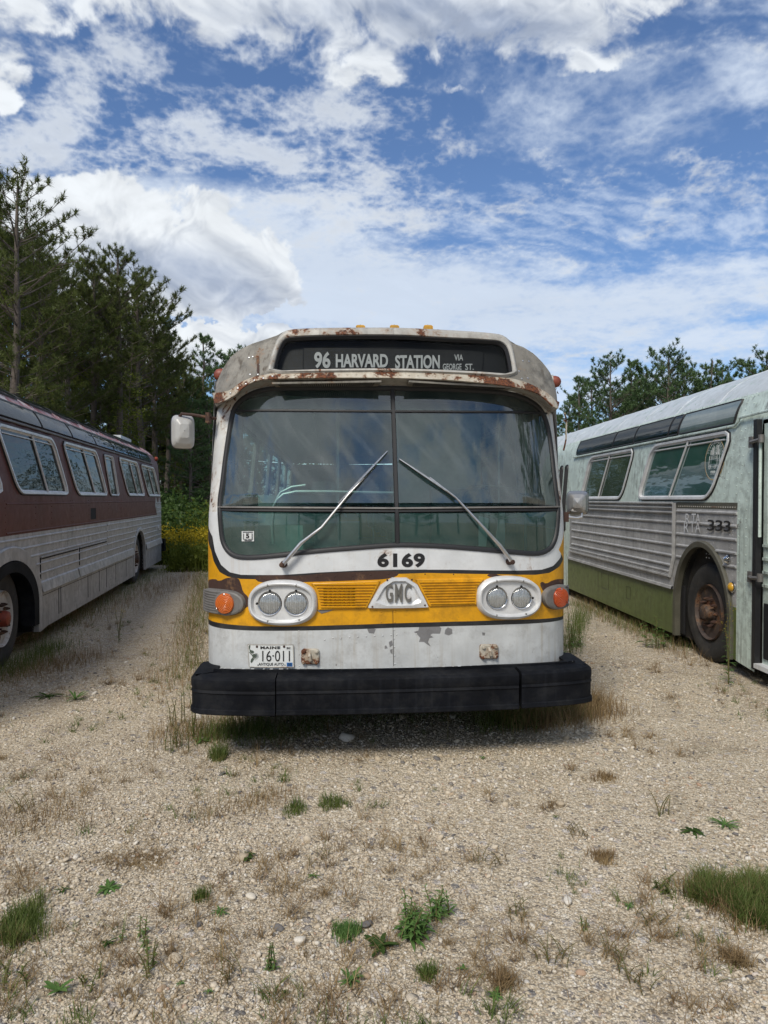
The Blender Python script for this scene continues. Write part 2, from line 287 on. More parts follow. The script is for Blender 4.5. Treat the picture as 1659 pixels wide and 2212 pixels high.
M = dict(
    white=weathered('aged white paint', (.68, .70, .72), .42, dirt=(.16, .13, .10), dirt_amt=.18, streak=.30, streak_col=(.36, .22, .09), rust=.02, speck=.22, var=.07),
    lowwhite=weathered('aged lower white paint', (.55, .57, .58), .42, dirt=(.15, .13, .11), dirt_amt=.38, streak=.45, streak_col=(.27, .21, .13), rust=.0, speck=.5, var=.10, dent=.35),
    cap=weathered('grimy roof paint', (.25, .235, .205), .65, dirt=(.10, .095, .085), dirt_amt=.9, streak=1.0, streak_col=(.06, .045, .03), rust=.14, speck=.35, var=.25),
    pillar=weathered('rust streaked white pillar', (.68, .69, .68), .45, dirt=(.30, .20, .10), dirt_amt=.35, streak=1.0, streak_col=(.40, .19, .06), rust=.30, speck=.4, var=.1),
    flange=weathered('rusting white flange', (.50, .47, .40), .55, dirt=(.2, .15, .09), dirt_amt=.5, streak=.4, streak_col=(.33, .15, .05), rust=.75, speck=.4, bump=.5),
    frame=weathered('grey white moulding', (.44, .43, .40), .5, dirt=(.12, .1, .08), dirt_amt=.5, streak=.4, rust=.34, speck=.3, var=.15),
    yellow=weathered('yellow paint', (.72, .345, .006), .38, dirt=(.20, .10, .01), dirt_amt=.45, streak=.25, streak_col=(.22, .12, .02), rust=.0, speck=.18, var=.10),
    black=weathered('black stripe paint', (.018, .019, .022), .35, dirt=(.08, .07, .06), dirt_amt=.3, streak=.2, speck=.1),
    rustp=weathered('bare rusty metal', (.060, .028, .020), .75, dirt=(.03, .016, .012), dirt_amt=.8, streak=.3, rust=.25, var=.3),
    rubber=plain('black window rubber', (.012, .012, .014), .55, bump=.2),
    bumper=weathered('matt black bumper rubber', (.005, .006, .009), .7, dirt=(.035, .035, .035), dirt_amt=.35, streak=.3, streak_col=(.022, .024, .03), speck=.15, var=.35, spec=.12),
    chrome=plain('dull chrome', (.55, .55, .56), .22, 1, bump=.05, var=.1),
    alu=weathered('cast aluminium', (.72, .73, .74), .38, .25, dirt=(.22, .19, .16), dirt_amt=.25, streak=.2, speck=.12, var=.12),
    oldalu=weathered('dull old aluminium', (.22, .21, .20), .55, .3, dirt=(.07, .06, .055), dirt_amt=.6, streak=.3, speck=.15, var=.2),
    letter=plain('grey cast letters', (.16, .155, .14), .5, .4, var=.15),
    text_black=plain('black decal', (.012, .012, .014), .4),
    text_sign=plain('grey sign lettering', (.29, .30, .30), .6, var=.10),
    signbg=weathered('black sign roll', (.005, .006, .007), .6, dirt=(.014, .014, .014), dirt_amt=.4, streak=.3, speck=.2, spec=.25),
    amber=None, steel=plain('worn steel', (.55, .55, .56), .3, .85, bump=.1, var=.15),
    mirrorgrey=plain('grey metal mirror shell', (.34, .34, .34), .28, .6, var=.1), mirror=weathered('cream mirror shell', (.46, .46, .45), .35, dirt=(.2, .15, .1), dirt_amt=.2, streak=.3, streak_col=(.25, .12, .04), speck=.1),
    pgreen=weathered('pale green paint', (.62, .73, .67), .45, dirt=(.09, .095, .085), dirt_amt=.5, streak=.75, streak_col=(.08, .08, .065), speck=.35, var=.12, peel=(.22, .22, .21), peel_amt=.35),
    proof=weathered('pale oxidised roof', (.56, .60, .62), .42, dirt=(.25, .28, .27), dirt_amt=.5, streak=.1, speck=.2, var=.12, peel=(.34, .42, .38), peel_amt=.6),
    flute=weathered('fluted aluminium siding', (.47, .47, .47), .45, .1, dirt=(.07, .068, .065), dirt_amt=.45, streak=.5, streak_col=(.06, .055, .05), speck=.25, var=.22, dent=.3),
    flute2=weathered('brighter aluminium siding', (.46, .46, .46), .42, .15, dirt=(.08, .08, .078), dirt_amt=.35, streak=.4, streak_col=(.08, .07, .065), speck=.22, var=.22, dent=.3),
    olive=weathered('green skirt paint', (.125, .16, .05), .45, dirt=(.04, .045, .025), dirt_amt=.5, streak=.3, speck=.12, var=.15),
    band=weathered('dark olive band', (.085, .082, .062), .5, dirt=(.16, .15, .12), dirt_amt=.3, streak=.2, speck=.2),
    brown=weathered('brown paint', (.12, .036, .026), .5, dirt=(.05, .022, .018), dirt_amt=.4, streak=.2, speck=.08, var=.12, spec=.2),
    redroof=weathered('faded red roof', (.32, .07, .07), .5, dirt=(.42, .34, .34), dirt_amt=.8, streak=.2, speck=.2, var=.3, peel=(.55, .50, .50), peel_amt=.9),
    tyre=weathered('worn tyre rubber', (.022, .022, .022), .8, dirt=(.09, .08, .07), dirt_amt=.45, streak=0, speck=.05, bump=.6),
    rimwhite=weathered('white rim', (.55, .54, .52), .5, dirt=(.25, .15, .08), dirt_amt=.4, streak=.2, rust=.3),
    rimrust=weathered('rusty rim', (.055, .036, .030), .7, dirt=(.10, .085, .075), dirt_amt=.5, streak=.2, rust=.35, var=.3),
    hubred=weathered('red hub', (.28, .045, .02), .5, dirt=(.08, .03, .02), dirt_amt=.5, streak=.1, rust=.2),
    dark=plain('dark void', (.008, .008, .008), .9),
    under=plain('dirty chassis', (.02, .018, .016), .9, var=.3),
    intgrey=plain('interior panel', (.30, .36, .35), .6, var=.12),
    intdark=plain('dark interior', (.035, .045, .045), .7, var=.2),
    floor=plain('worn floor', (.05, .05, .048), .8, var=.2),
    seat=plain('seat vinyl', (.05, .09, .085), .5, var=.15),
    seatback=plain('grey seat vinyl', (.20, .25, .25), .5, var=.15),
    curtain=plain('grey green partition', (.26, .33, .31), .7, var=.1),
    rail=plain('bright handrail', (.36, .40, .40), .45, .6), bare=weathered('bare grey metal', (.27, .27, .28), .4, .4, dirt_amt=.3, streak=.2, speck=.4, bump=.6),
    paper=plain('white sticker', (.60, .62, .62), .6),
    bark=weathered('pine bark', (.15, .125, .105), .9, dirt=(.04, .033, .028), dirt_amt=.7, streak=.6, speck=.3, var=.4, bump=1, sc=2),
    needles=leafmat('pine needles', (.055, .080, .022), (.150, .175, .055), 1.1),
    needles2=leafmat('white pine needles', (.055, .105, .045), (.145, .22, .09), 1.1),
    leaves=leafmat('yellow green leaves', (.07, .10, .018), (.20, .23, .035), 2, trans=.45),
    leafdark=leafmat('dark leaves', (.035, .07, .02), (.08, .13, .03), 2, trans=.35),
    grass=leafmat('green grass', (.07, .115, .025), (.17, .20, .06), 5, trans=.3),
    dry=leafmat('dry grass', (.16, .10, .05), (.34, .25, .13), 5, trans=.2),
    weedg=leafmat('weed leaf', (.075, .16, .04), (.16, .26, .08), 8, trans=.3),
    flower=leafmat('goldenrod bloom', (.40, .30, .015), (.55, .42, .04), 5, trans=.2),
    stem=leafmat('weed stem', (.10, .12, .04), (.16, .12, .06), 5, trans=.1),
)
M['w_glass'] = glassmat('windshield glass', (.76, .95, .91), 2.6, .02, .06, opaque=.08, col=(.07, .18, .17), streaky=.07)
M['low_glass'] = glassmat('teal lower windshield glass', (.40, .70, .64), 1.6, .03, .08, opaque=.14, col=(.05, .20, .17), streaky=.03)
M['side_glass'] = glassmat('bus side glass', (.60, .74, .72), 1.0, .03, .10)
M['teal_glass'] = glassmat('dusty teal glass', (.25, .42, .40), .62, .06, .12, opaque=.80, col=(.04, .17, .15), wave=.12)
M['olive_glass'] = glassmat('olive tinted glass', (.25, .42, .36), .6, .06, .12, opaque=.85, col=(.045, .085, .055), wave=.12)
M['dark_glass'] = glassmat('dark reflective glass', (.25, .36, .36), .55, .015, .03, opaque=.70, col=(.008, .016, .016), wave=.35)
M['stand_glass'] = glassmat('dark standee glass', (.1, .15, .15), .12, .1, .02, opaque=.95, col=(.006, .012, .012), wave=.2)
M['stand_grey'] = glassmat('grey standee glass', (.1, .15, .15), .22, .15, .15, opaque=.95, col=(.10, .14, .13), wave=.1)
M['sign_glass'] = glassmat('sign glass', (.85, .87, .87), .16, .05, .006)
M['clear'] = glassmat('clear lens', (.93, .95, .96), 1.2, .03, .02)
def lensmat(name, col, rings):
    m, n = newmat(name); P = n.coord('Generated')
    x, y, z = n.xyz(P)
    r = ((x - .5) * (x - .5) + (z - .5) * (z - .5)).op('SQRT')
    h = (r * rings).op('SINE')
    c = n.mix(h.step(-1, 1), tuple(v * .7 for v in col), col)
    principled(n, c, .22, 0, .5, n.bump(h, .5, .004), .3); return m
M['amber'] = lensmat('orange lens', (.62, .13, .012), 90)
M['redlens'] = lensmat('red orange lens', (.50, .07, .010), 90)
M['yellowlens'] = plain('yellow lamp lens', (.50, .27, .02), .3, var=.2, coat=.3)
M['oldred'] = plain('faded red lens', (.20, .05, .03), .5, var=.3)
def reflmat():
    m, n = newmat('headlight reflector'); P = n.coord(); x, y, z = n.xyz(P)
    h = (x * 900).op('SINE') * .6 + (z * 220).op('SINE') * .4
    principled(n, (.85, .87, .88), .18, 1, .5, n.bump(h, .45, .002)); return m
M['reflector'] = reflmat()

# ------------------------------------------------------------ mesh building
def setprops(o, label=None, cat=None, group=None, kind=None):
    if label: o['label'] = label
    if cat: o['category'] = cat
    if group: o['group'] = group
    if kind: o['kind'] = kind
    return o
def empty(name, loc, rot=0, label=None, cat=None, group=None):
    o = bpy.data.objects.new(name, None); COL.objects.link(o); o.location = loc; o.rotation_euler = (0, 0, rot); o.empty_display_size = .2
    return setprops(o, label, cat, group)
class MB:
    def __init__(s): s.v, s.f, s.mi, s.cur = [], [], [], 0
    def add(s, vs, fs, mi=None):
        b = len(s.v); s.v.extend([tuple(p) for p in vs]); m = s.cur if mi is None else mi
        for f in fs: s.f.append(tuple(b + i for i in f)); s.mi.append(m)
    def box(s, x0, x1, y0, y1, z0, z1, mi=None):
        s.add([(x, y, z) for x in (x0, x1) for y in (y0, y1) for z in (z0, z1)],
              [(0, 1, 3, 2), (4, 6, 7, 5), (0, 4, 5, 1), (2, 3, 7, 6), (0, 2, 6, 4), (1, 5, 7, 3)], mi)
    def tube(s, pts, r, n=8, mi=None, cap=True):
        pts = [Vector(p) for p in pts]; rr = r if hasattr(r, '__len__') else [r] * len(pts)
        up = Vector((0, 0, 1)); rings = []; prev = None
        for i, p in enumerate(pts):
            d = (pts[min(i + 1, len(pts) - 1)] - pts[max(i - 1, 0)]).normalized()
            a = prev if prev else (up if abs(d.z) < .9 else Vector((1, 0, 0)))
            u = (a - d * a.dot(d)).normalized(); prev = u; v = d.cross(u)
            rings.append([p + (u * math.cos(t) + v * math.sin(t)) * rr[i] for t in [2 * math.pi * k / n for k in range(n)]])
        vs = [q for rg in rings for q in rg]; fs = []
        for i in range(len(pts) - 1):
            for k in range(n): fs.append((i * n + k, i * n + (k + 1) % n, (i + 1) * n + (k + 1) % n, (i + 1) * n + k))
        if cap: fs.append(tuple(range(n - 1, -1, -1))); fs.append(tuple((len(pts) - 1) * n + k for k in range(n)))
        s.add(vs, fs, mi)
    def lathe(s, o, ax, prof, n=24, mi=None, squash=1.0, upv=None):
        """prof: (radius, height along ax)"""
        o = Vector(o); ax = Vector(ax).normalized(); a = Vector(upv) if upv else (Vector((0, 0, 1)) if abs(ax.z) < .9 else Vector((1, 0, 0)))
        u = (a - ax * a.dot(ax)).normalized(); v = ax.cross(u); vs = []; fs = []
        for r, h in prof:
            for k in range(n):
                t = 2 * math.pi * k / n; vs.append(o + ax * h + u * math.cos(t) * r + v * math.sin(t) * r * squash)
        for i in range(len(prof) - 1):
            for k in range(n): fs.append((i * n + k, (i + 1) * n + k, (i + 1) * n + (k + 1) % n, i * n + (k + 1) % n))
        if prof[0][0] > 1e-6: fs.append(tuple(range(n)))
        if prof[-1][0] > 1e-6: fs.append(tuple(reversed([(len(prof) - 1) * n + k for k in range(n)])))
        s.add(vs, fs, mi)
    def dome(s, p, nrm, r, h=None, mi=None, n=6):
        h = r * .6 if h is None else h
        s.lathe(p, nrm, [(r, -r * .2), (r * .8, h * .6), (r * .3, h)], n, mi)
    def build(s, name, mats, parent=None, smooth=35, **kw):
        me = bpy.data.meshes.new(name); me.from_pydata(s.v, [], s.f); me.validate()
        for m in (mats if isinstance(mats, (list, tuple)) else [mats]): me.materials.append(m)
        if len(s.mi) == len(me.polygons): me.polygons.foreach_set('material_index', s.mi)
        if smooth: me.polygons.foreach_set('use_smooth', [True] * len(me.polygons)); me.set_sharp_from_angle(angle=R(smooth))
        o = bpy.data.objects.new(name, me); COL.objects.link(o)
        if parent: o.parent = parent
        return setprops(o, **kw)
def np_mesh(name, V, F, mat, parent=None, smooth=False, attrs=None, **kw):
    """V (n,3), F (m,3) arrays"""
    me = bpy.data.meshes.new(name); nv, nf, k = len(V), len(F), F.shape[1]
    me.vertices.add(nv); me.vertices.foreach_set('co', V.astype(np.float32).ravel())
    me.loops.add(nf * k); me.loops.foreach_set('vertex_index', F.astype(np.int32).ravel())
    me.polygons.add(nf); me.polygons.foreach_set('loop_start', np.arange(0, nf * k, k, dtype=np.int32))
    me.polygons.foreach_set('loop_total', np.full(nf, k, dtype=np.int32))
    if smooth: me.polygons.foreach_set('use_smooth', np.ones(nf, dtype=bool))
    me.update(calc_edges=True)
    if attrs is not None:
        a = me.attributes.new('tone', 'FLOAT', 'POINT'); a.data.foreach_set('value', attrs.astype(np.float32))
    me.materials.append(mat); o = bpy.data.objects.new(name, me); COL.objects.link(o)
    if parent: o.parent = parent
    return setprops(o, **kw)
def inside(poly, x, y):
    c = False; j = len(poly) - 1
    for i in range(len(poly)):
        xi, yi = poly[i]; xj, yj = poly[j]
        if (yi > y) != (yj > y) and x < (xj - xi) * (y - yi) / (yj - yi) + xi: c = not c
        j = i
    return c
def dens(poly, step, closed=True):
    out = []; n = len(poly)
    for i in range(n if closed else n - 1):
        a, b = poly[i], poly[(i + 1) % n]; L = math.hypot(b[0] - a[0], b[1] - a[1]); k = max(1, int(L / step))
        for j in range(k): out.append((a[0] + (b[0] - a[0]) * j / k, a[1] + (b[1] - a[1]) * j / k))
    if not closed: out.append(poly[-1])
    return out
def smoothp(poly, it=2, closed=True):
    for _ in range(it):                        # Chaikin corner cutting
        o = []; n = len(poly)
        for i in range(n if closed else n - 1):
            a, b = poly[i], poly[(i + 1) % n]
            o += [(a[0] * .75 + b[0] * .25, a[1] * .75 + b[1] * .25), (a[0] * .25 + b[0] * .75, a[1] * .25 + b[1] * .75)]
        if not closed: o = [poly[0]] + o + [poly[-1]]
        poly = o
    return poly
def resample(poly, N, closed=True):
    P = np.array(poly + ([poly[0]] if closed else []), float); d = np.r_[0, np.cumsum(np.hypot(*np.diff(P, axis=0).T))]
    t = np.linspace(0, d[-1], N + (1 if closed else 0)); Q = np.c_[np.interp(t, d, P[:, 0]), np.interp(t, d, P[:, 1])]
    return [tuple(q) for q in (Q[:-1] if closed else Q)]
def inset(poly, d):
    P = np.array(poly); A = np.roll(P, 1, 0); B = np.roll(P, -1, 0)
    T = (B - A); T /= np.hypot(T[:, 0], T[:, 1])[:, None] + 1e-9; N = np.c_[-T[:, 1], T[:, 0]]
    area = .5 * np.sum(P[:, 0] * B[:, 1] - B[:, 0] * P[:, 1])
    return [tuple(q) for q in (P + N * d * (1 if area > 0 else -1))]
def rrect(cx, cy, hx, hy, r, n=6, lean=0):
    pts = []
    for sx, sy, a0 in ((1, 1, 0), (-1, 1, 90), (-1, -1, 180), (1, -1, 270)):
        for k in range(n + 1):
            a = R(a0 + 90 * k / n); y = sy * (hy - r) + r * math.sin(a); x = sx * (hx - r) + r * math.cos(a)
            pts.append((cx + x + lean * y, cy + y))
    return pts
def superel(cx, cy, hx, hy, p=2.6, n=48):
    return [(cx + hx * math.copysign(abs(math.cos(t)) ** (2 / p), math.cos(t)), cy + hy * math.copysign(abs(math.sin(t)) ** (2 / p), math.sin(t))) for t in [2 * math.pi * k / n for k in range(n)]]

class Surf:
    """a body surface (u, v) -> local point, in a frame on the ground"""
    def __init__(s, org, rot, fn, guess, flip=1):
        s.o, s.rot, s.fn, s.g, s.flip = org, rot, fn, guess, flip; s.c, s.sn = math.cos(rot), math.sin(rot)
    def raw(s, u, v): return np.array(s.fn(u, v), float)
    def pt(s, u, v, off=0.0):
        p = s.raw(u, v)
        if off == 0: return p
        return p + s.nrm(u, v) * off
    def nrm(s, u, v):
        e = 1e-3; a = s.raw(u + e, v) - s.raw(u - e, v); b = s.raw(u, v + e) - s.raw(u, v - e); n = np.cross(a, b) * s.flip
        return n / (np.linalg.norm(n) + 1e-12)
    def proj(s, u, v):
        x, y, z = s.fn(u, v); X = s.o[0] + s.c * x - s.sn * y; Y = s.o[1] + s.sn * x + s.c * y
        return CX + FPX * X / Y, HZ - FPX * (z - CAMH) / Y
    def inv(s, px, py):
        u, v = s.g
        for _ in range(25):
            a, b = s.proj(u, v); e = 1e-4; a1, b1 = s.proj(u + e, v); a2, b2 = s.proj(u, v + e)
            J = np.array([[(a1 - a) / e, (a2 - a) / e], [(b1 - b) / e, (b2 - b) / e]]); r = np.array([px - a, py - b])
            if abs(r[0]) + abs(r[1]) < .01: break
            try: d = np.linalg.solve(J, r)
            except Exception: break
            k = min(1, .6 / (abs(d[0]) + abs(d[1]) + 1e-9)); u += d[0] * k; v += d[1] * k
            if hasattr(s, 'ulim'): u = max(-s.ulim, min(s.ulim, u))
        return (u, v)
    def invs(s, pts): return [s.inv(*p) for p in pts]
def cdt_panel(mb, S, bounds, lines, classify, step, off=0.0, edges_closed=True, xs=None):
    """fill a (u,v) rectangle with triangles that respect the given closed outlines; classify(u,v) -> material or None"""
    u0, u1, v0, v1 = bounds; sx, sy = step if hasattr(step, '__len__') else (step, step)
    V = []; Ed = []
    for L in lines:
        b = len(V); V += L; n = len(L); Ed += [(b + i, b + (i + 1) % n) for i in range(n)]
    gu = np.linspace(u0, u1, max(2, int(round((u1 - u0) / sx)) + 1)); gv = np.linspace(v0, v1, max(2, int(round((v1 - v0) / sy)) + 1))
    G = np.array([(a, b) for a in gu for b in gv])
    if V:
        LV = np.array(V); keep = np.ones(len(G), bool)
        for i in range(0, len(LV), 200):
            D2 = (((G[:, None, 0] - LV[None, i:i + 200, 0]) / sx) ** 2 + ((G[:, None, 1] - LV[None, i:i + 200, 1]) / sy) ** 2).min(1); keep &= D2 > .12
        bord = (np.abs(G[:, 0] - u0) < 1e-9) | (np.abs(G[:, 0] - u1) < 1e-9) | (np.abs(G[:, 1] - v0) < 1e-9) | (np.abs(G[:, 1] - v1) < 1e-9)
        G = G[keep | (bord & keep)]
    V = [Vector(p) for p in V] + [Vector(p) for p in G]
    vo, _, fo, *_ = delaunay_2d_cdt(V, Ed, [], 0, 1e-6)
    used = {}; vs = []; fs = []; mi = []
    for f in fo:
        cu = sum(vo[i][0] for i in f) / len(f); cv = sum(vo[i][1] for i in f) / len(f); m = classify(cu, cv)
        if m is None: continue
        t = []
        for i in f:
            if i not in used: used[i] = len(vs); vs.append(S.pt(vo[i][0], vo[i][1], off))
            t.append(used[i])
        fs.append(tuple(t)); mi.append(m)
    for f_, m in zip(fs, mi): pass
    b = len(mb.v); mb.v.extend([tuple(p) for p in vs])
    for f_, m in zip(fs, mi): mb.f.append(tuple(b + i for i in f_)); mb.mi.append(m)
def loft(mb, S, outlines, offs, mi=None, cap_last=False, cap_first=False):
    """closed outlines (same length) in (u,v) with normal offsets, joined ring to ring"""
    N = len(outlines[0]); vs = [S.pt(u, v, o) for L, o in zip(outlines, offs) for u, v in L]; fs = []
    for i in range(len(outlines) - 1):
        for k in range(N): fs.append((i * N + k, i * N + (k + 1) % N, (i + 1) * N + (k + 1) % N, (i + 1) * N + k))
    mb.add(vs, fs, mi)
    for flag, i in ((cap_last, len(outlines) - 1), (cap_first, 0)):
        if flag:
            L = outlines[i]; V = [Vector(p) for p in L]; vo, _, fo, *_ = delaunay_2d_cdt(V, [(k, (k + 1) % N) for k in range(N)], [], 1, 1e-7)
            mb.add([S.pt(p[0], p[1], offs[i]) for p in vo], [tuple(f) for f in fo], mi)
def band(mb, S, A, B, offA, offB, mi=None):
    """open strip between two polylines resampled alike"""
    N = 60; A = resample(A, N, False); B = resample(B, N, False)
    vs = [S.pt(u, v, offA) for u, v in A] + [S.pt(u, v, offB) for u, v in B]
    mb.add(vs, [(k, k + 1, N + k + 1, N + k) for k in range(N - 1)], mi)
_tc = {}
def text_tris(txt, bold=0.0, space=1.0):
    key = (txt, bold, space)
    if key in _tc: return _tc[key]
    cu = bpy.data.curves.new('t', 'FONT'); cu.body = txt; cu.offset = bold; cu.space_character = space; cu.resolution_u = 4
    ob = bpy.data.objects.new('t', cu); COL.objects.link(ob); bpy.context.view_layer.update()
    me = bpy.data.meshes.new_from_object(ob.evaluated_get(bpy.context.evaluated_depsgraph_get()))
    vs = np.array([v.co[:2] for v in me.vertices]); fs = [tuple(p.vertices) for p in me.polygons]
    bpy.data.objects.remove(ob); bpy.data.curves.remove(cu); bpy.data.meshes.remove(me)
    lo, hi = vs.min(0), vs.max(0); vs = (vs - lo) / (hi - lo); _tc[key] = (vs, fs); return _tc[key]
def put_text(mb, S, txt, quad_uv, off, bold=0.0, mi=None, space=1.0):
    """quad in (u,v): TL, TR, BR, BL"""
    vs, fs = text_tris(txt, bold, space); q = np.array(quad_uv)
    out = []
    for a, b in vs:
        p = (q[3] * (1 - a) + q[2] * a) * (1 - b) + (q[0] * (1 - a) + q[1] * a) * b
        out.append(S.pt(p[0], p[1], off))
    mb.add(out, fs, mi)
def pxquad(S, x0, y0, x1, y1, x2=None, y2=None, x3=None, y3=None):
    """TL (x0,y0), BR (x1,y1) or four corners TL TR BR BL"""
    if x2 is None: pts = [(x0, y0), (x1, y0), (x1, y1), (x0, y1)]
    else: pts = [(x0, y0), (x1, y1), (x2, y2), (x3, y3)]
    return S.invs(pts)
def ground_at(px, py):
    Y = CAMH * FPX / (py - HZ); return ((px - CX) / FPX * Y, Y)
# ============================================================ ground
def ground_mat():
    m, n = newmat('gravel lot'); P = n.coord()
    x, y, z = n.xyz(P)
    v1 = n.voro(P, 42, 'F1', 'Color'); d1 = n.voro(P, 42); v2 = n.voro(P, 110, 'F1', 'Color'); d2 = n.voro(P, 110); d3 = n.voro(P, 16); v3 = n.voro(P, 16, 'F1', 'Color')
    r1, g1, b1 = n.xyz(v1.s); r2, g2, b2 = n.xyz(v2.s); r3, _, b3 = n.xyz(v3.s)
    big = n.noise(P, .5, 6, .6); mid = n.noise(P, 2.4, 7, .65, loc=(3, 3, 3)); fine = n.noise(P, 160, 3, .7)
    c = n.ramp(r2, [(0, (.32, .255, .17)), (.3, (.51, .43, .31)), (.7, (.61, .53, .40)), (1, (.71, .65, .54))])
    c1 = n.ramp(r1, [(0, (.17, .15, .13)), (.08, (.42, .34, .23)), (.5, (.57, .485, .36)), (.92, (.67, .59, .46)), (1, (.75, .70, .60))])
    c = n.mix(d1.step(.62, .40), c, c1)
    c = n.mix(b3.step(.80, .82) * d3.step(.42, .30), c, n.ramp(r3, [(0, (.24, .23, .22)), (.4, (.50, .44, .38)), (1, (.64, .60, .55))]))
    c = n.mix(d2.step(.38, .62) * .5, c, (.17, .135, .105))
    c = n.mix((mid.step(.50, .66) * big.step(.42, .6)) * .5, c, (.20, .155, .105))      # thin soil and dead stems
    c = n.mix(n.noise(P, 1.1, 7, .7, loc=(8, 1, 0)).step(.56, .70) * .35, c, (.145, .125, .07))
    c = n.mix((y + (big - .5) * 30).step(19, 30), c, (.06, .065, .03))                     # lot ends, forest floor begins
    h = (d1 * -1) * 1.0 + (d2 * -.45) + (d3 * -.9) * b3.step(.80, .82) + fine * .2 + mid * .8
    principled(n, c, .92, 0, .25, n.bump(h, .9, .012)); return m
M['ground'] = ground_mat()
g = MB()
def gz(x, y): return 0.012 * math.sin(x * 1.7 + 1) * math.sin(y * 1.3) * (1 if y < 12 else 0)
xs = [-400, -60, -20, -12] + [-8 + .5 * i for i in range(33)] + [12, 20, 60, 400]
ys = [-200, -30, -8, -2] + [.5 * i for i in range(28)] + [16, 22, 40, 100, 700]
vs = [(x, y, gz(x, y) if -7 < x < 7 and 0 < y < 12 else 0) for x in xs for y in ys]; k = len(ys)
g.add(vs, [(i * k + j, (i + 1) * k + j, (i + 1) * k + j + 1, i * k + j + 1) for i in range(len(xs) - 1) for j in range(k - 1)])
g.build('ground', M['ground'], kind='structure')

# ============================================================ the yellow and white city bus in the middle
O1, ROT1 = (.08, 4.45), R(4.5)
HW, CA, CP = 1.262, .52, 2.6
_x = np.sin(np.linspace(0, math.pi / 2, 400)) ** (2 / CP) * HW
_y = CA * (1 - np.cos(np.linspace(0, math.pi / 2, 400)) ** (2 / CP))
_s = np.r_[0, np.cumsum(np.hypot(np.diff(_x), np.diff(_y)))]; SM = float(_s[-1])
def plan(s, xs=_x, ys=_y, ss=_s, sm=SM):
    a = abs(s)
    if a > sm: return math.copysign(xs[-1], s), ys[-1] + (a - sm)
    return math.copysign(float(np.interp(a, ss, xs)), s), float(np.interp(a, ss, ys))
def wz(z): return 1 - .034 * min(max((z - 1.45) / 1.05, 0), 1.6)
def fL(s, z):
    x, y = plan(s); return x * wz(z), y + .13 + max(0, z - 1.60) * .225, z
def fU(s, z):
    x, y = plan(s); return x * wz(z) * 1.004, y + .165 + (z - 2.46) * .5, z
SL = Surf(O1, ROT1, fL, (0, 1.7)); SU = Surf(O1, ROT1, fU, (0, 2.6)); SL.ulim = SU.ulim = SM + .05
bus = empty('city_bus', (*O1, 0), ROT1, 'weathered white and yellow city bus facing the camera with a Harvard Station destination sign', 'bus')
SME = SM + .02
def ext(pts, zl=None, zr=None):
    """pixel polyline left to right -> (s,z), carried round to the sides"""
    q = SL.invs(pts); return [(-SME, q[0][1] if zl is None else zl)] + q + [(SME, q[-1][1] if zr is None else zr)]
WS_px = [(473, 1098), (474, 1075), (478, 1053), (486, 987.5), (495.6, 925), (503, 884), (520.6, 862.5), (545.6, 848), (570.6, 840.6), (614, 837.5), (700, 837), (845, 838), (930, 839),
         (1006, 841.8), (1088, 847), (1129.5, 857), (1162, 876), (1178.7, 902), (1189.6, 948), (1200.6, 1052), (1206, 1085), (1207, 1097), (1204.7, 1152), (1195, 1182), (1178.7, 1194.5), (1156.8, 1198.6),
         (1115.8, 1195), (1033.8, 1187.6), (951.8, 1181), (858.8, 1178), (794.9, 1183), (688, 1191), (608, 1200.5), (554.7, 1206), (514.6, 1206), (493.3, 1196.5), (480, 1175), (476, 1148.5)]
WS = resample(smoothp(SL.invs(WS_px), 2), 200); WSin = inset(WS, .018)
zS = SL.inv(456, 1098)[1]
S1up = ext([(458.6, 1159), (464, 1191), (477, 1220.5), (496, 1236.5), (520, 1242), (608, 1242.4), (688, 1237), (768, 1233), (863, 1230.7), (979, 1231), (1116, 1233), (1170.5, 1231), (1195, 1223), (1211.5, 1204), (1219, 1165)], 1.60, 1.72)
S1lo = ext([(456, 1190), (461, 1212), (474, 1236), (492, 1246), (520, 1251), (608, 1252), (688, 1246), (768, 1241.5), (863, 1240), (924, 1238), (1061, 1240.6), (1157, 1242), (1187, 1238), (1209, 1224), (1217, 1208), (1220, 1188)], 1.53, 1.64)
S2up = ext([(452, 1340), (481.6, 1348), (536, 1353), (632, 1354), (727.7, 1351.5), (848, 1347.4), (982, 1343.6), (1094, 1340), (1164, 1338), (1215, 1332)])
S2lo = ext([(452, 1351), (481.6, 1359), (536, 1363), (632, 1363.5), (728, 1361.6), (852, 1357), (982, 1353.4), (1094, 1350), (1164, 1347), (1215, 1339.4)])
BOT = .62; TOP = 2.53
def below(poly): return poly + [(SME, BOT - .05), (-SME, BOT - .05)]
RP = [smoothp(SL.invs(p), 1) for p in (
    [(448, 1254), (464, 1250), (472, 1256.6), (493, 1247), (514.6, 1248.6), (520, 1262), (524, 1279), (536, 1290), (540, 1308), (520, 1320), (470, 1320), (448, 1300)],
    [(549, 1250), (556, 1243), (612, 1242), (640, 1245), (700, 1238), (780, 1235), (857, 1233), (862, 1240), (856, 1246), (832, 1252), (780, 1254), (690, 1257), (600, 1259), (560, 1259)],
    [(1166, 1262), (1172, 1256), (1180, 1262), (1195, 1253), (1212, 1250), (1223, 1254), (1224, 1275), (1190, 1290), (1175, 1280)],
    [(1050, 1242), (1068, 1239), (1082, 1244), (1112, 1246), (1110, 1249), (1060, 1248)])]
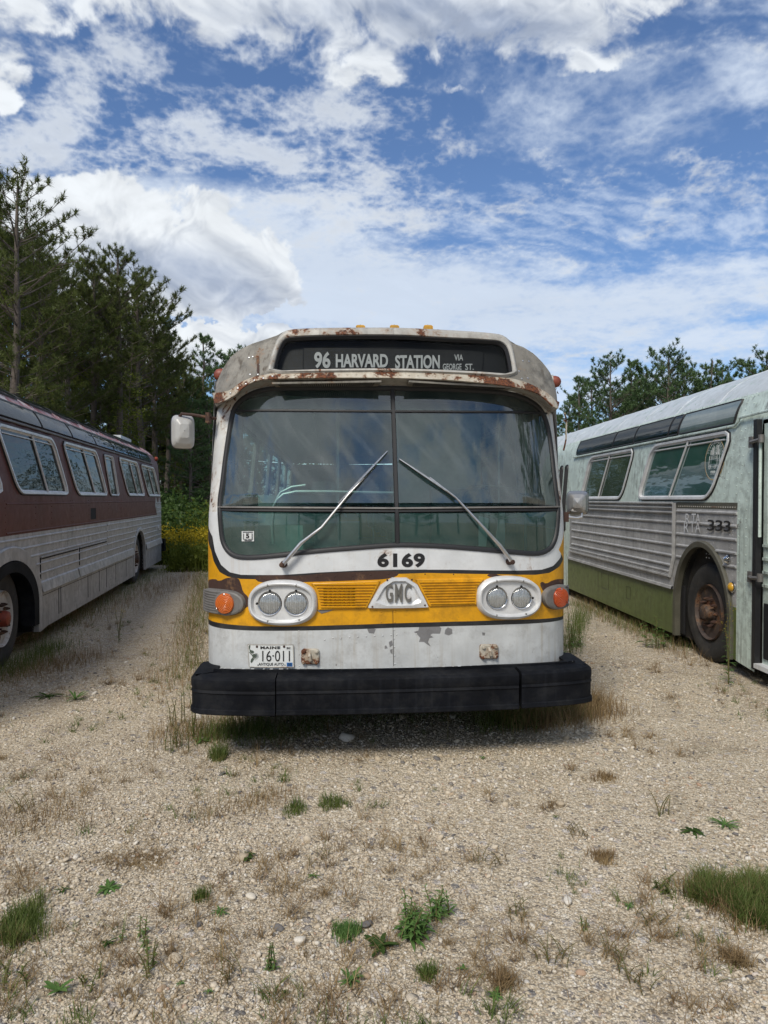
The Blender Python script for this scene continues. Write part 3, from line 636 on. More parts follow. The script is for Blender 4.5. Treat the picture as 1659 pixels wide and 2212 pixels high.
# grey bare patches where the lower white paint has come off
BP = [SL.invs(p) for p in ([(906, 1353), (912, 1350), (926, 1354), (948, 1353), (954, 1358), (951, 1370), (934, 1370), (930, 1373), (937, 1378), (928, 1380), (925, 1388), (931, 1398), (924, 1394), (916, 1388), (905, 1388), (908, 1379), (902, 1372), (894, 1366), (904, 1363)],
                            [(962, 1362), (968, 1356), (977, 1360), (978, 1370), (970, 1374), (961, 1371)], [(793, 1360), (800, 1356), (812, 1360), (808, 1370), (797, 1369)],
                            [(840, 1388), (847, 1384), (849, 1395), (842, 1400)], [(831, 1397), (834, 1395), (838, 1402), (831, 1403)], [(1042, 1367), (1049, 1368), (1048, 1374), (1043, 1374)], [(842, 1405), (848, 1403), (848, 1415), (844, 1412)])]
P_S1u, P_S1l, P_S2u, P_S2l = below(S1up), below(S1lo), below(S2up), below(S2lo)
def clsL(u, v):
    if inside(WS, u, v): return None
    for p in RP:
        if inside(p, u, v): return 4
    if inside(P_S2l, u, v):
        for p in BP:
            if inside(p, u, v): return 8
        return 3
    if inside(P_S2u, u, v): return 2
    if inside(P_S1l, u, v): return 1
    if inside(P_S1u, u, v): return 2
    return 7 if v > 1.62 else 0
mb = MB()
cdt_panel(mb, SL, (-SME, SME, BOT, TOP), [dens(p, .03) for p in (WS, P_S1u, P_S1l, P_S2u, P_S2l)] + [dens(p, .03) for p in RP + BP], clsL, .04)
def rivs(S, pts, r=.0045, off=0, nmb=None, mi=0):
    for (u, v) in pts: (nmb or mb).dome(S.pt(u, v, off), S.nrm(u, v), r, r * .6, mi)
def along(S, px, step, off=0, r=.0045, nmb=None, mi=0):
    q = S.invs(px); P3 = [S.pt(*p) for p in q]; L = sum(np.linalg.norm(P3[i + 1] - P3[i]) for i in range(len(q) - 1))
    rivs(S, resample(q, max(2, int(L / step)), False), r, off, nmb, mi)
# rivets and seams on the lower front panel
along(SL, [(701, 1383), (722, 1379), (745, 1378), (845, 1373)], .045, r=.006, mi=3); along(SL, [(851, 1362), (853, 1436)], .04, r=.006, mi=3)
along(SL, [(645, 1364), (646, 1440)], .05, r=.005, mi=3); along(SL, [(853, 1322), (853, 1345)], .045, r=.006, mi=1); along(SL, [(823, 1322), (823, 1345)], .05, r=.006, mi=1)
along(SL, [(985, 1349), (1210, 1337)], .085, r=.005, mi=2); along(SL, [(857, 1372), (900, 1371)], .06, r=.006, mi=3)
along(SL, [(856, 1240), (980, 1241)], .12, r=.005, mi=2); along(SL, [(570, 1252), (840, 1240)], .1, r=.005, mi=4)
a, b = SL.inv(848, 1320), SL.inv(850, 1440)
for z0, z1, mi in ((b[1], a[1], 6),):
    q = [SL.pt(a[0], z1, .0015), SL.pt(b[0], z0, .0015), SL.pt(b[0] + .003, z0, .0015), SL.pt(a[0] + .003, z1, .0015)]; mb.add(q, [(0, 1, 2, 3)], 6)
# sides, roof, tail
ZT = TOP
def side_of(mb, sgn, win, y0, y1, z0, z1, mats, stepv=.08):
    """bus side wall at local x = sgn*HW, with window holes [(y,z) outline]"""
    def f(t, z): return (sgn * HW * wz(z), t, z)
    S = Surf(O1, ROT1, f, (3, 2), -sgn)
    cdt_panel(mb, S, (y0, y1, z0, z1), [dens(p, .12) for p in win], lambda u, v: None if any(inside(p, u, v) for p in win) else mats(u, v), (.35, stepv)); return S
YS = .13 + CA; LEN = 12.1
def swin(n=5):
    out = []
    for i in range(n):
        c = 2.6 + i * 1.9; out.append(rrect(c, 2.04, .80, .34, .12, 5, .55))
    return out
WINS = swin()
def matside(u, v): return 0 if v > 1.50 else (2 if v > 1.46 else (1 if v > 1.0 else (2 if v > .96 else 3)))
for sg in (1, -1):
    side_of(mb, sg, WINS, YS - .02, LEN, .34, TOP, matside)
    # the slanted flank between front skin (leans back) and side wall
# lower front valance behind the bumper
cdt_panel(mb, SL, (-SME, SME, .36, BOT), [], lambda u, v: 3, (.08, .1), off=-.01)
# ---- upper cap (around the destination sign) and roof
FLlo = [(465, 872), (474, 872), (490, 866), (508, 856), (520, 845), (533, 834), (548, 827), (564, 822), (592, 820), (700, 818), (842, 818), (960, 822), (1034, 828), (1080, 833), (1116, 839), (1140, 844), (1157, 850), (1170, 859), (1181, 869), (1192, 880), (1203, 884)]
SILH = [(464, 866), (466, 845), (470, 825), (480, 803), (490, 786), (502, 770), (520.6, 756), (545.6, 744), (577, 734), (600, 726), (612, 719), (625, 714.5), (658, 711.5), (760, 710), (864, 710), (952, 714.5), (1030, 719), (1077.5, 723.5), (1092, 730), (1106, 743),
        (1129.5, 751.5), (1151, 765), (1170.5, 784), (1187, 806), (1196, 828), (1201, 850), (1204, 880)]
UO = SU.invs(SILH); UL = SU.invs(FLlo)
SIGNo_px = [(576, 813), (582, 785), (591, 755), (600, 735), (610, 721.5), (624, 714.8), (658, 711.9), (760, 710.4), (864, 710.4), (952, 714.9), (1030, 719.4), (1077.5, 724), (1092, 731), (1104, 746), (1111, 775), (1119, 820), (1000, 811), (842, 806), (700, 808)]
GLS_px = [(591, 804), (595, 785), (602, 759), (611, 739.5), (619, 733), (632, 731), (700, 728), (864, 727), (952, 733), (1060, 738), (1078, 740), (1089, 747), (1096.7, 760), (1103, 790), (1105.5, 815), (1040, 811), (979, 807.6), (842, 803), (689, 804.5)]
FLup = [(460, 850), (476, 850), (490, 847), (502, 844), (520.6, 828), (545.6, 817), (577, 811), (592, 808), (700, 805.5), (842, 804.5), (979, 809.5), (1050, 815), (1108, 820), (1143, 831), (1184, 853), (1197, 866), (1206, 870)]
def clampS(L): return [(max(-SM, min(SM, u)), v) for u, v in L]
cap_out = clampS(UO) + clampS(UL)[::-1]
SGo = resample(smoothp(SU.invs(SIGNo_px), 1), 140); SGg = resample(smoothp(SU.invs(GLS_px), 1), 140)
flu = clampS(SU.invs(FLup)); flp = flu + clampS(UL)[::-1]
def clsU(u, v):
    if inside(SGg, u, v) or not inside(cap_out, u, v): return None
    if inside(flp, u, v): return 1
    return 0
zz = [p[1] for p in cap_out]
mu = MB(); 
cdt_panel(mu, SU, (-SM, SM, min(zz), max(zz)), [dens(cap_out, .03), dens(flp, .03), SGg], clsU, .05)
# flange strip proud of the cap, with rivets; return to the windshield below it
lo_L = SL.invs([(466, 884), (480, 874), (503, 864), (520, 852), (545, 842), (577, 836), (614, 833.5), (842, 833.5), (1006, 837.5), (1088, 843), (1130, 852), (1165, 870), (1183, 890), (1203, 893)])
N = 70; A = resample(clampS(UL), N, False); B = resample(clampS(lo_L), N, False)
vs = [SU.pt(*p) for p in A] + [SL.pt(*p, .004) for p in B]; mu.add(vs, [(k, N + k, N + k + 1, k + 1) for k in range(N - 1)], 2)
fa, fb = resample(flu, N, False), A
mu_off = [SU.pt(*p, .006) for p in fa] + [SU.pt(*p, .006) for p in fb] + [SU.pt(*p, -.001) for p in fa] + [SU.pt(*p, -.001) for p in fb]
mu.add(mu_off, [(k, k + 1, N + k + 1, N + k) for k in range(N - 1)] + [(2 * N + k, 2 * N + k + 1, k + 1, k) for k in range(N - 1)] + [(N + k, N + k + 1, 3 * N + k + 1, 3 * N + k) for k in range(N - 1)], 1)
along(SU, [(600, 813), (700, 811.5), (842, 811.5), (979, 816), (1100, 827)], .055, .006, .0075, mu, 1)
along(SU, [(500, 851), (520, 838), (545, 825), (590, 815)], .05, .006, .0075, mu, 3); along(SU, [(1110, 830), (1150, 841), (1185, 861)], .05, .006, .0075, mu, 1)
for q in [(539, 774), (547, 772), (560, 789), (541, 810), (558, 810), (1128, 781), (1141, 782), (1114, 803), (1120, 803), (1126, 819), (1139, 818)]: rivs(SU, [SU.inv(*q)], .008, 0, mu, 3)
q = SU.invs([(555.5, 771), (561, 771), (561.5, 808), (557, 808)]); loft(mu, SU, [q, q], [0, .006], 4, cap_last=True)
# peeling flakes along the left and right edges
rf = random.Random(3)
for side in (0, 1):
    for _ in range(70):
        if side == 0: u, v = -SM + rf.uniform(.0, .10), rf.uniform(1.9, 2.62)
        else: u, v = SM - rf.uniform(.0, .10), rf.uniform(1.9, 2.62)
        S = SU if v > 2.46 else SL
        p = S.pt(u, v, 0); n_ = S.nrm(u, v); r = rf.uniform(.006, .018)
        t = np.array([rf.gauss(0, 1), rf.gauss(0, 1), rf.gauss(0, 1)]); t -= n_ * t.dot(n_) * .5; t /= np.linalg.norm(t); bt = np.cross(n_, t)
        mu.add([p - t * r, p + bt * r * .8 + n_ * .003, p + t * r + n_ * rf.uniform(.002, .02), p - bt * r * .7 + n_ * .002], [(0, 1, 2, 3)], rf.choice([1, 3, 4]))
# roof: from the silhouette of the cap back along the bus
RN = 60; sil = resample(clampS(UO), RN, False); P0 = np.array([SU.pt(*p) for p in sil])
def ring(y, zs, zt, w):
    out = []
    for k in range(RN):
        a = math.pi * k / (RN - 1); out.append((-math.cos(a) * w, y, zs + (zt - zs) * math.sin(a) ** .8))
    return np.array(out)
sx = HW * wz(TOP)
rings = [P0]; e = ring(1.35, TOP, 2.93, sx)
for t in (.25, .6): rings.append(P0 * (1 - t) + e * t + np.array([0, 0, -.01]))
rings += [e, ring(3, TOP, 2.96, sx), ring(6, TOP, 2.96, sx), ring(9, TOP, 2.96, sx), ring(LEN, TOP, 2.94, sx)]
for ringa, ringb in zip(rings, rings[1:]):
    mu.add(list(ringa) + list(ringb), [(k, RN + k, RN + k + 1, k + 1) for k in range(RN - 1)], 0)
for k, sg in ((0, -1), (-1, 1)):       # gusset between the cap edge, the roof ring and the side wall
    e0 = rings[0][k]; e1 = rings[3][k]
    lowp = [SL.pt(sg * SME, z) for z in (2.30, 2.53)]
    mu.add([e0, e1, lowp[1], lowp[0]], [(0, 1, 2), (0, 2, 3)], 0)
# tail wall, left solid across the window to block light from behind
def fT(x, z): return (x, LEN + .0, z)
ST = Surf(O1, ROT1, fT, (0, 2), -1)
rw = rrect(0, 2.1, .9, .3, .1)
cdt_panel(mb, ST, (-HW, HW, .34, 2.5), [dens(rw, .1)], lambda u, v: (0 if v > 1.4 else 1), .3)
e = ring(LEN, TOP, 2.94, sx); mb.add(list(e) + [(0, LEN, 2.5)], [(k, k + 1, RN) for k in range(RN - 1)], 0)
body_mats = [M['white'], M['yellow'], M['black'], M['lowwhite'], M['rustp'], M['alu'], M['dark'], M['pillar'], M['bare']]
body = mb.build('body', body_mats, bus, 60)
roofcap = mu.build('roof', [M['cap'], M['flange'], M['frame'], M['steel'], M['rustp']], bus, 40)
# ---- destination sign
sign = MB()
o1 = SGo; 
loft(sign, SU, [o1, inset(o1, .006), inset(o1, .018), [tuple(np.array(a) * .45 + np.array(b) * .55) for a, b in zip(o1, SGg)], inset(SGg, -.004), SGg], [-.004, .012, .020, .020, .012, -.02])
signo = sign.build('destination_sign', [M['frame']], bus, 60)
t = MB(); gi = inset(SGg, .014); loft(t, SU, [inset(SGg, -.004), inset(SGg, .004), gi], [.004, .006, -.016]); t.build('glass_seal', M['rubber'], signo)
t = MB(); loft(t, SU, [inset(SGg, -.01)] * 2, [-.075, -.075], cap_last=True); t.build('sign_housing', M['signbg'], signo, 0)
t = MB(); q = resample(pxquad(SU, 653.4, 739, 1051, 747, 1047, 799, 652, 792), 60); loft(t, SU, [inset(q, -.004), q], [-.062, -.060]); t.build('roll_frame', M['bumper'], signo, 0)
t = MB(); loft(t, SU, [q] * 2, [-.066, -.066], cap_last=True); t.build('sign_roll', M['signbg'], signo, 0)
t = MB()
for s_, x0, y0, x1, y1, b in (('96', 677, 749.5, 713, 786, .035), ('HARVARD', 724.7, 754.7, 839.5, 784, .035), ('STATION', 855, 757, 953, 786.5, .035), ('VIA', 985, 755.8, 1004.5, 769, .02), ('GEORGE', 959.5, 775.5, 1001, 789, .02), ('ST.', 1009, 775.8, 1028, 789.5, .02)):
    put_text(t, SU, s_, pxquad(SU, x0, y0, x1, y1), -.056, b)
t.build('sign_lettering', M['text_sign'], signo, 0)
t = MB(); loft(t, SU, [gi] * 2, [-.018, -.018], cap_last=True); t.build('sign_glass', M['sign_glass'], signo, 0)
# ---- vents under the brow
for (a, b, c_, d) in (((588, 826.5), (824, 822.5), (816, 834), (599, 836)), ((883, 822.5), (1105, 835), (1092, 842), (878, 834))):
    t = MB(); q3 = []
    for (px, py), S, of in ((a, SU, .0), (b, SU, .0), (c_, SL, .02), (d, SL, .02)):
        u, v = S.inv(px, py); q3.append(np.array(S.pt(u, v, of)))
    n_ = np.cross(q3[1] - q3[0], q3[3] - q3[0]); n_ /= np.linalg.norm(n_)
    if n_[2] > 0: n_ = -n_
    q = [p + n_ * .012 for p in q3]; t.add(q3 + q, [(4, 5, 6, 7), (0, 1, 5, 4), (1, 2, 6, 5), (2, 3, 7, 6), (3, 0, 4, 7)], 0)
    for k in range(44):
        f0 = .05 + .9 * k / 44; f1 = f0 + .013; P = lambda f, g: (q[0] * (1 - f) + q[1] * f) * (1 - g) + (q[3] * (1 - f) + q[2] * f) * g + n_ * .0015
        t.add([P(f0, .12), P(f1, .12), P(f1, .88), P(f0, .88)], [(0, 1, 2, 3)], 1)
    t.build('brow_vent', [M['cap'], M['dark']], bus, 0)
# ---- windshield
ws = MB(); loft(ws, SL, [inset(WS, -.012), inset(WS, -.006), inset(WS, .010), WSin, inset(WS, .022)], [.0, .010, .010, .004, -.012])
wso = ws.build('windshield', M['rubber'], bus, 50)
glassline = inset(WS, .02)
def bar(px, w, off, t=None, flat=.6):
    q = SL.invs(px); q = resample(q, 24, False); T = t or MB()
    for d0, d1, o0, o1 in ((-w, -w * flat, -.012, off), (-w * flat, w * flat, off, off), (w * flat, w, off, -.012)):
        P = np.array(q); tt = np.gradient(P, axis=0); tt /= np.hypot(tt[:, 0], tt[:, 1])[:, None]; nn = np.c_[-tt[:, 1], tt[:, 0]]
        a = [SL.pt(*p, o0) for p in P + nn * d0]; b = [SL.pt(*p, o1) for p in P + nn * d1]; n = len(a)
        T.add(a + b, [(k, k + 1, n + k + 1, n + k) for k in range(n - 1)])
    return T
t = bar([(847.5, 840), (852, 950), (857, 1100), (858.5, 1176)], .017, .008); bar([(500, 889), (700, 888), (848, 889), (1000, 890), (1180, 894)], .009, .006, t); t.build('divider_bar', M['rubber'], wso, 30)
t = bar([(475, 1101), (700, 1103), (858, 1104), (1060, 1102), (1206, 1101)], .010, .002); t.build('divider_bar', M['rubber'], wso, 30)
t = bar([(473, 1095.5), (700, 1097.5), (858, 1098.5), (1060, 1096.5), (1207, 1095)], .008, .012); t.build('trim_strip', M['oldalu'], wso, 30)
ZBAR = SL.inv(858, 1100)[1]; t = MB(); gb = [min(p[0] for p in glassline), max(p[0] for p in glassline), min(p[1] for p in glassline), max(p[1] for p in glassline)]
cdt_panel(t, SL, gb, [glassline, [(gb[0] - .05, ZBAR), (gb[1] + .05, ZBAR), (gb[1] + .05, ZBAR + .0012), (gb[0] - .05, ZBAR + .0012)]], lambda u, v: None if not inside(glassline, u, v) else (0 if v > ZBAR else 1), .07, off=-.006)
t.build('windshield_glass', [M['w_glass'], M['low_glass']], wso, 60)
# tinted shade band behind the top of the glass
sb = SL.invs([(500, 885), (512, 872), (545, 858), (600, 853), (760, 862), (846, 864.5), (1000, 870), (1080, 874), (1140, 888), (1176, 891), (1176, 880), (1150, 862), (1100, 848), (1000, 838), (700, 834), (560, 840), (520, 856), (500, 872)])
t = MB(); loft(t, SL, [resample(sb, 90)] * 2, [-.020, -.020], cap_last=True); t.build('shade_band', M['dark'], wso, 0)
# inspection sticker
st = MB(); q = pxquad(SL, 521.5, 1147.5, 548, 1169.5); loft(st, SL, [q, q], [-.003, -.002], 0, cap_last=True)
q = pxquad(SL, 528, 1151.5, 542, 1164); loft(st, SL, [q, q], [-.001, 0], 0, cap_last=True)
put_text(st, SL, '5', pxquad(SL, 531, 1152.3, 538.5, 1163), .001, .05, 1)
for (x0, y0, x1, y1) in ((524, 1148.8, 546, 1150.2), (526, 1165.5, 533, 1166.5), (535, 1165.5, 545, 1166.5), (528, 1167.3, 543, 1168.2)) + tuple((524.5, 1153 + 2.6 * k, 526.8, 1154.2 + 2.6 * k) for k in range(5)) + tuple((543.5, 1153 + 2.6 * k, 545.8, 1154.2 + 2.6 * k) for k in range(5)):
    q = pxquad(SL, x0, y0, x1, y1); loft(st, SL, [q, q], [0, .001], 1, cap_last=True)
st.build('inspection_sticker', [M['paper'], M['text_black']], wso, 0)
# ---- number decal
t = MB(); q = pxquad(SL, 808, 1190, 922, 1229.5); loft(t, SL, [q, q], [.0008, .002], 0, cap_last=True)
put_text(t, SL, '6169', pxquad(SL, 815, 1194.5, 918, 1226), .0035, .045, 1, 1.08)
t.build('fleet_number', [M['white'], M['text_black']], bus, 0, )
# ---- headlight pods
def pod(cx, cy, rx, ry, lamps, lr):
    o = superel(cx, cy, rx, ry, 2.45, 64); L = [SL.inv(*p) for p in o]; hw = max(p[0] for p in L) - min(p[0] for p in L)
    r = hw / 2
    T = MB(); loft(T, SL, [L, inset(L, .008), inset(L, .022), inset(L, .030), inset(L, .040)], [.0, .030, .040, .038, .014], 0)
    base = inset(L, .040); holes = []
    cs = [SL.inv(*p) for p in lamps]; rr = lr / FPX * 4.62
    circ = [[(c[0] + rr * 1.08 * math.cos(a), c[1] + rr * 1.08 * math.sin(a)) for a in np.linspace(0, 2 * math.pi, 40, endpoint=False)] for c in cs]
    b = (min(p[0] for p in base), max(p[0] for p in base), min(p[1] for p in base), max(p[1] for p in base))
    cdt_panel(T, SL, b, [base] + circ, lambda u, v: 0 if inside(base, u, v) and not any(inside(c, u, v) for c in circ) else None, .03, off=.014)
    for c in circ: loft(T, SL, [c, c], [.014, -.03], 1)
    for a in (55, 118, 242, 298): 
        p = SL.inv(cx + rx * .86 * math.cos(R(a)), cy + ry * .86 * math.sin(R(a)) * 1.03); T.dome(SL.pt(*p, .036), SL.nrm(*p), .009, .004, 2, 8)
    po = T.build('headlight_pod', [M['alu'], M['dark'], M['oldalu']], bus, 40)
    for c in cs:
        nn = np.array([0, -1, 0.05]); nn = SL.nrm(*c) * .35 + nn * .65; nn /= np.linalg.norm(nn)
        p = SL.pt(*c, .016)
        H = MB(); H.lathe(p, nn, [(rr * 1.03, -.012), (rr * 1.06, .004), (rr * 1.0, .009), (rr * .95, .006), (rr * .94, -.002)], 40, 0)
        for a in (90, 0 if c is cs[1] else 180): H.lathe(p + np.array([math.cos(R(a)), 0, math.sin(R(a))]) * rr * 1.12, nn, [(.008, -.012), (.008, .004), (.004, .006)], 8, 2)
        ho = H.build('headlight', [M['chrome'], M['reflector'], M['dark']], po, 40)
        H = MB(); H.lathe(p, nn, [(rr * .93, -.002)] + [(rr * .93 * math.sin(a), -.05 * math.cos(a)) for a in np.linspace(math.pi / 2 - .1, 0.02, 9)], 40, 0); H.build('reflector', M['reflector'], ho, 60)
    for c in cs:
        pass
    for ho, c in zip([o_ for o_ in po.children if o_.name.startswith('headlight')], cs): pass
    G = MB()
    return po, cs, rr
def lens_mat():
    m, n = newmat('fluted headlight glass'); P = n.coord(); x, y, z = n.xyz(P)
    h = (x * 560).op('SINE') * .7 + (n.noise(P, (60, 60, 22), 3, .6) * 3.2) - .6
    nb = n.bump(h, .55, .0016)
    gl = n.new('ShaderNodeBsdfGlossy'); gl.inputs['Roughness'].default_value = .06; n.link(nb, gl.inputs['Normal'])
    tr = n.new('ShaderNodeBsdfTransparent'); tr.inputs[0].default_value = (.80, .83, .84, 1)
    df = n.new('ShaderNodeBsdfDiffuse'); df.inputs[0].default_value = (.62, .64, .65, 1); n.link(nb, df.inputs['Normal'])
    m1 = n.new('ShaderNodeMixShader'); n.link(h.step(-.6, 2.4) * .42 + .03, m1.inputs[0]); n.link(tr.outputs[0], m1.inputs[1]); n.link(df.outputs[0], m1.inputs[2])
    m2 = n.new('ShaderNodeMixShader'); m2.inputs[0].default_value = .26; n.link(m1.outputs[0], m2.inputs[1]); n.link(gl.outputs[0], m2.inputs[2])
    o = n.new('ShaderNodeOutputMaterial'); n.link(m2.outputs[0], o.inputs[0]); return m
M['lens'] = lens_mat()
for args in ((611.7, 1302.5, 74.5, 50, ((584, 1303.5), (640, 1303.5)), 24.5), (1097, 1291.5, 69.3, 47.8, ((1072, 1292), (1124, 1292)), 23)):
    po, cs, rr = pod(*args)
    for c in cs:
        nn = SL.nrm(*c) * .35 + np.array([0, -1, .05]) * .65; nn /= np.linalg.norm(nn); p = SL.pt(*c, .016)
        H = MB(); H.lathe(p, nn, [(rr * .94 * math.cos(a), .014 * math.sin(a) + .001) for a in np.linspace(0, math.pi / 2, 7)], 40, 0); H.build('headlight_lens', M['lens'], po, 60)
# ---- turn signals
def signal(outl, lamp, rx, ry, ribs_to, mat):
    L = resample(smoothp(SL.invs(outl), 2), 70)
    T = MB(); loft(T, SL, [L, inset(L, .006), inset(L, .016)], [.0, .028, .032], 0, cap_last=True)
    c = SL.inv(*lamp); zc0, zc1 = min(p[1] for p in L), max(p[1] for p in L)
    for k in range(9):                                        # ribs running round the corner
        z = zc0 + (zc1 - zc0) * (k + .9) / 10
        us = [p[0] for p in L]; cr = []
        for i in range(len(L)):
            p, q = L[i], L[(i + 1) % len(L)]
            if (p[1] > z) != (q[1] > z): cr.append(p[0] + (q[0] - p[0]) * (z - p[1]) / (q[1] - p[1]))
        if len(cr) < 2: continue
        a, b = min(cr), max(cr); side = -1 if ribs_to < 0 else 1
        rrx = rx / FPX * 4.8 * 1.25; dz = abs(z - c[1]); hole = math.sqrt(max(0, rrx ** 2 - dz ** 2)) if dz < rrx else 0
        seg = (a + .015, c[0] - hole) if side < 0 else (c[0] + hole, b - .015)
        if seg[1] - seg[0] < .03: continue
        T.tube([SL.pt(u, z, .032) for u in np.linspace(*seg, 8)], .0055, 6, 0)
    to = T.build('turn_signal_housing', [M['oldalu'], M['steel']], bus, 40)
    nn = SL.nrm(*c) * .6 + np.array([0, -1, 0]) * .4; nn /= np.linalg.norm(nn); p = SL.pt(*c, .030)
    r = ry / FPX * 4.75
    T = MB(); T.lathe(p, nn, [(r * 1.08, -.02), (r * 1.08, .006), (r, .010), (r * .97, .022), (r * .6, .030), (.001, .032)], 40, 0)
    lo = T.build('turn_signal_lens', mat, to, 40)
    T = MB(); T.lathe(p, nn, [(r * 1.22, -.01), (r * 1.22, .006), (r * 1.08, .009)], 40, 0)
    for a in (90, 215, 325):
        q = p + (np.array([math.cos(R(a)), 0, math.sin(R(a))])) * r * .90; T.lathe(q, nn, [(.006, 0), (.006, .026), (.003, .028)], 8, 1)
    T.build('lens_ring', [M['oldalu'], M['chrome']], to, 40)
signal([(447, 1270), (462, 1271), (490, 1274), (512, 1278), (526, 1288), (532, 1303), (528, 1318), (514, 1328), (494, 1331), (470, 1327), (450, 1321), (447, 1300)], (493.3, 1302.5), 21, 21.5, -1, M['amber'])
signal([(1224, 1259), (1212, 1261), (1196, 1264), (1180, 1270), (1171, 1281), (1169.5, 1296), (1176, 1310), (1190, 1317.5), (1206, 1317.5), (1216, 1314), (1222, 1310), (1224, 1290)], (1200.6, 1290), 20, 21.5, 1, M['redlens'])
# ---- grilles
def grille(q_px, nl, name, perf=None):
    q = SL.invs(q_px); T = MB(); o = resample(q, 90); loft(T, SL, [o, inset(o, .002), inset(o, .006)], [.0, .010, .012], 0, cap_last=(perf is None))
    pf = None
    if perf:
        pf = pxquad(SL, *perf); inn = inset(o, .006); b = (min(p[0] for p in inn), max(p[0] for p in inn), min(p[1] for p in inn), max(p[1] for p in inn))
        cdt_panel(T, SL, b, [inn, dens(pf, .03)], lambda u, v: 0 if inside(inn, u, v) and not inside(pf, u, v) else None, .04, off=.012)
        loft(T, SL, [pf, pf], [-.02, -.02], 1, cap_last=True)
        for k in range(7):
            u = pf[0][0] + (pf[1][0] - pf[0][0]) * (k + .5) / 7.0; T.tube([SL.pt(u, pf[0][1], .002), SL.pt(u, pf[2][1], .002)], .006, 6, 0)
    z0, z1 = min(p[1] for p in q), max(p[1] for p in q)
    for k in range(nl):
        z = z1 - (z1 - z0) * (k + 1.25) / (nl + 1.4); cr = []
        for i in range(len(o)):
            p, r_ = o[i], o[(i + 1) % len(o)]
            if (p[1] > z) != (r_[1] > z): cr.append(p[0] + (r_[0] - p[0]) * (z - p[1]) / (r_[1] - p[1]))
        if len(cr) < 2: continue
        a, b = min(cr) + .018, max(cr) - .018; us = np.linspace(a, b, 12)
        vs = [SL.pt(u, z + dz, of) for dz, of in ((.0032, .0125), (.0, .021), (-.0028, .020), (-.0034, .0125)) for u in us]
        n = 12; T.add(vs, [(j * n + i, j * n + i + 1, (j + 1) * n + i + 1, (j + 1) * n + i) for j in range(3) for i in range(n - 1)], 0)
    i1 = inset(o, .011)
    for k in range(0, 90, 9): T.dome(SL.pt(*i1[k], .012), SL.nrm(*i1[k]), .0055, .003, 0)
    T.build(name, [M['yellow'], M['dark']], bus, 35)
grille([(670.7, 1259.5), (822, 1254), (792, 1314), (688, 1318.5), (685, 1290), (681, 1272)], 9, 'grille', (699, 1267, 767.5, 1309))
grille([(896, 1250.5), (1043, 1248.5), (1045, 1252), (1031, 1269), (1029.5, 1307), (927, 1311)], 9, 'grille')
T = MB(); q = SL.invs([(684, 1319), (696, 1316), (722, 1317), (706, 1323), (694, 1326)]); loft(T, SL, [q, q], [.0, .003], 0, cap_last=True); T.build('paint_flake', M['oldalu'], bus, 0)
# ---- maker's emblem
q = [(831, 1247.5), (894, 1247.5), (926, 1309), (924, 1313.5), (796, 1315), (793.5, 1311)]; o = resample(smoothp(SL.invs(q), 1), 120); i_ = resample(smoothp(SL.invs([(839, 1258), (885, 1257.5), (911, 1304.5), (812, 1306)]), 1), 120)
def align(a, b):
    best = min(range(0, len(b), 2), key=lambda k: sum((a[i][0] - b[(i + k) % len(b)][0]) ** 2 + (a[i][1] - b[(i + k) % len(b)][1]) ** 2 for i in range(0, len(a), 8))); return b[best:] + b[:best]
i_ = align(o, i_)
T = MB(); loft(T, SL, [o, inset(o, .003), [tuple(np.array(a) * .3 + np.array(b) * .7) for a, b in zip(o, i_)], i_], [.0, .022, .026, .010], 0); loft(T, SL, [i_, i_], [.010, .010], 1, cap_last=True)
for p in ((836, 1252.5), (889, 1252), (804, 1310), (917, 1307)): c = SL.inv(*p); T.dome(SL.pt(*c, .024), SL.nrm(*c), .007, .004, 2, 8)
emb = T.build('maker_emblem', [M['alu'], M['white'], M['rustp']], bus, 35)
T = MB()
for ch, x0, x1 in (('G', 833, 848), ('M', 853, 868.5), ('C', 873.5, 888)):
    qq = pxquad(SL, x0, 1261, x1, 1301); put_text(T, SL, ch, qq, .022, .012, 0); put_text(T, SL, ch, qq, .014, .02, 1)
T.build('emblem_letters', [M['letter'], M['oldalu']], emb, 0)
# ---- licence plate
T = MB(); q0 = SL.invs([(535.5, 1392), (634, 1392.5), (635.3, 1442), (538, 1442)]); q = resample(q0, 60); loft(T, SL, [inset(q, -.001), q, inset(q, .004), inset(q, .007)], [.004, .012, .012, .010], 0); loft(T, SL, [inset(q, .004)] * 2, [.0105, .0105], 1, cap_last=True)
plate = T.build('license_plate', [M['frame'], M['paper']], bus, 0)
T = MB(); K = lambda cx_, cy_: (399.6 + cx_ * .2734, 1296 + cy_ * .2734)
def kt(s_, x0, y0, x1, y1, b, sp=1.0, mi=0):
    a, c_ = K(x0, y0), K(x1, y1); put_text(T, SL, s_, pxquad(SL, a[0], a[1], c_[0], c_[1]), .013, b, mi, sp)
kt('MAINE', 598, 367, 754, 389, .045, 1.15); kt('16', 612, 402, 684, 488, .0); kt('011', 712, 402, 830, 488, .0); kt('.', 691, 436, 704, 450, .03); kt('ANTIQUE AUTO', 583, 498, 780, 524, .015); kt('MAR', 804, 371, 836, 391, .02)
for s_, x in (('.', 574), ('.', 786)): kt(s_, x, 512, x + 9, 521, .02)
def poly(pts, mi, off=.0125):
    q = SL.invs([K(*p) for p in pts]); loft(T, SL, [q, q], [off - .001, off], mi, cap_last=True)
poly([(797, 366), (842, 366), (842, 395), (797, 395)], 3, .0118)
poly([(804, 497), (849, 497), (849, 528), (804, 528)], 1); kt('03', 812, 503, 842, 522, .03, 1, 0)
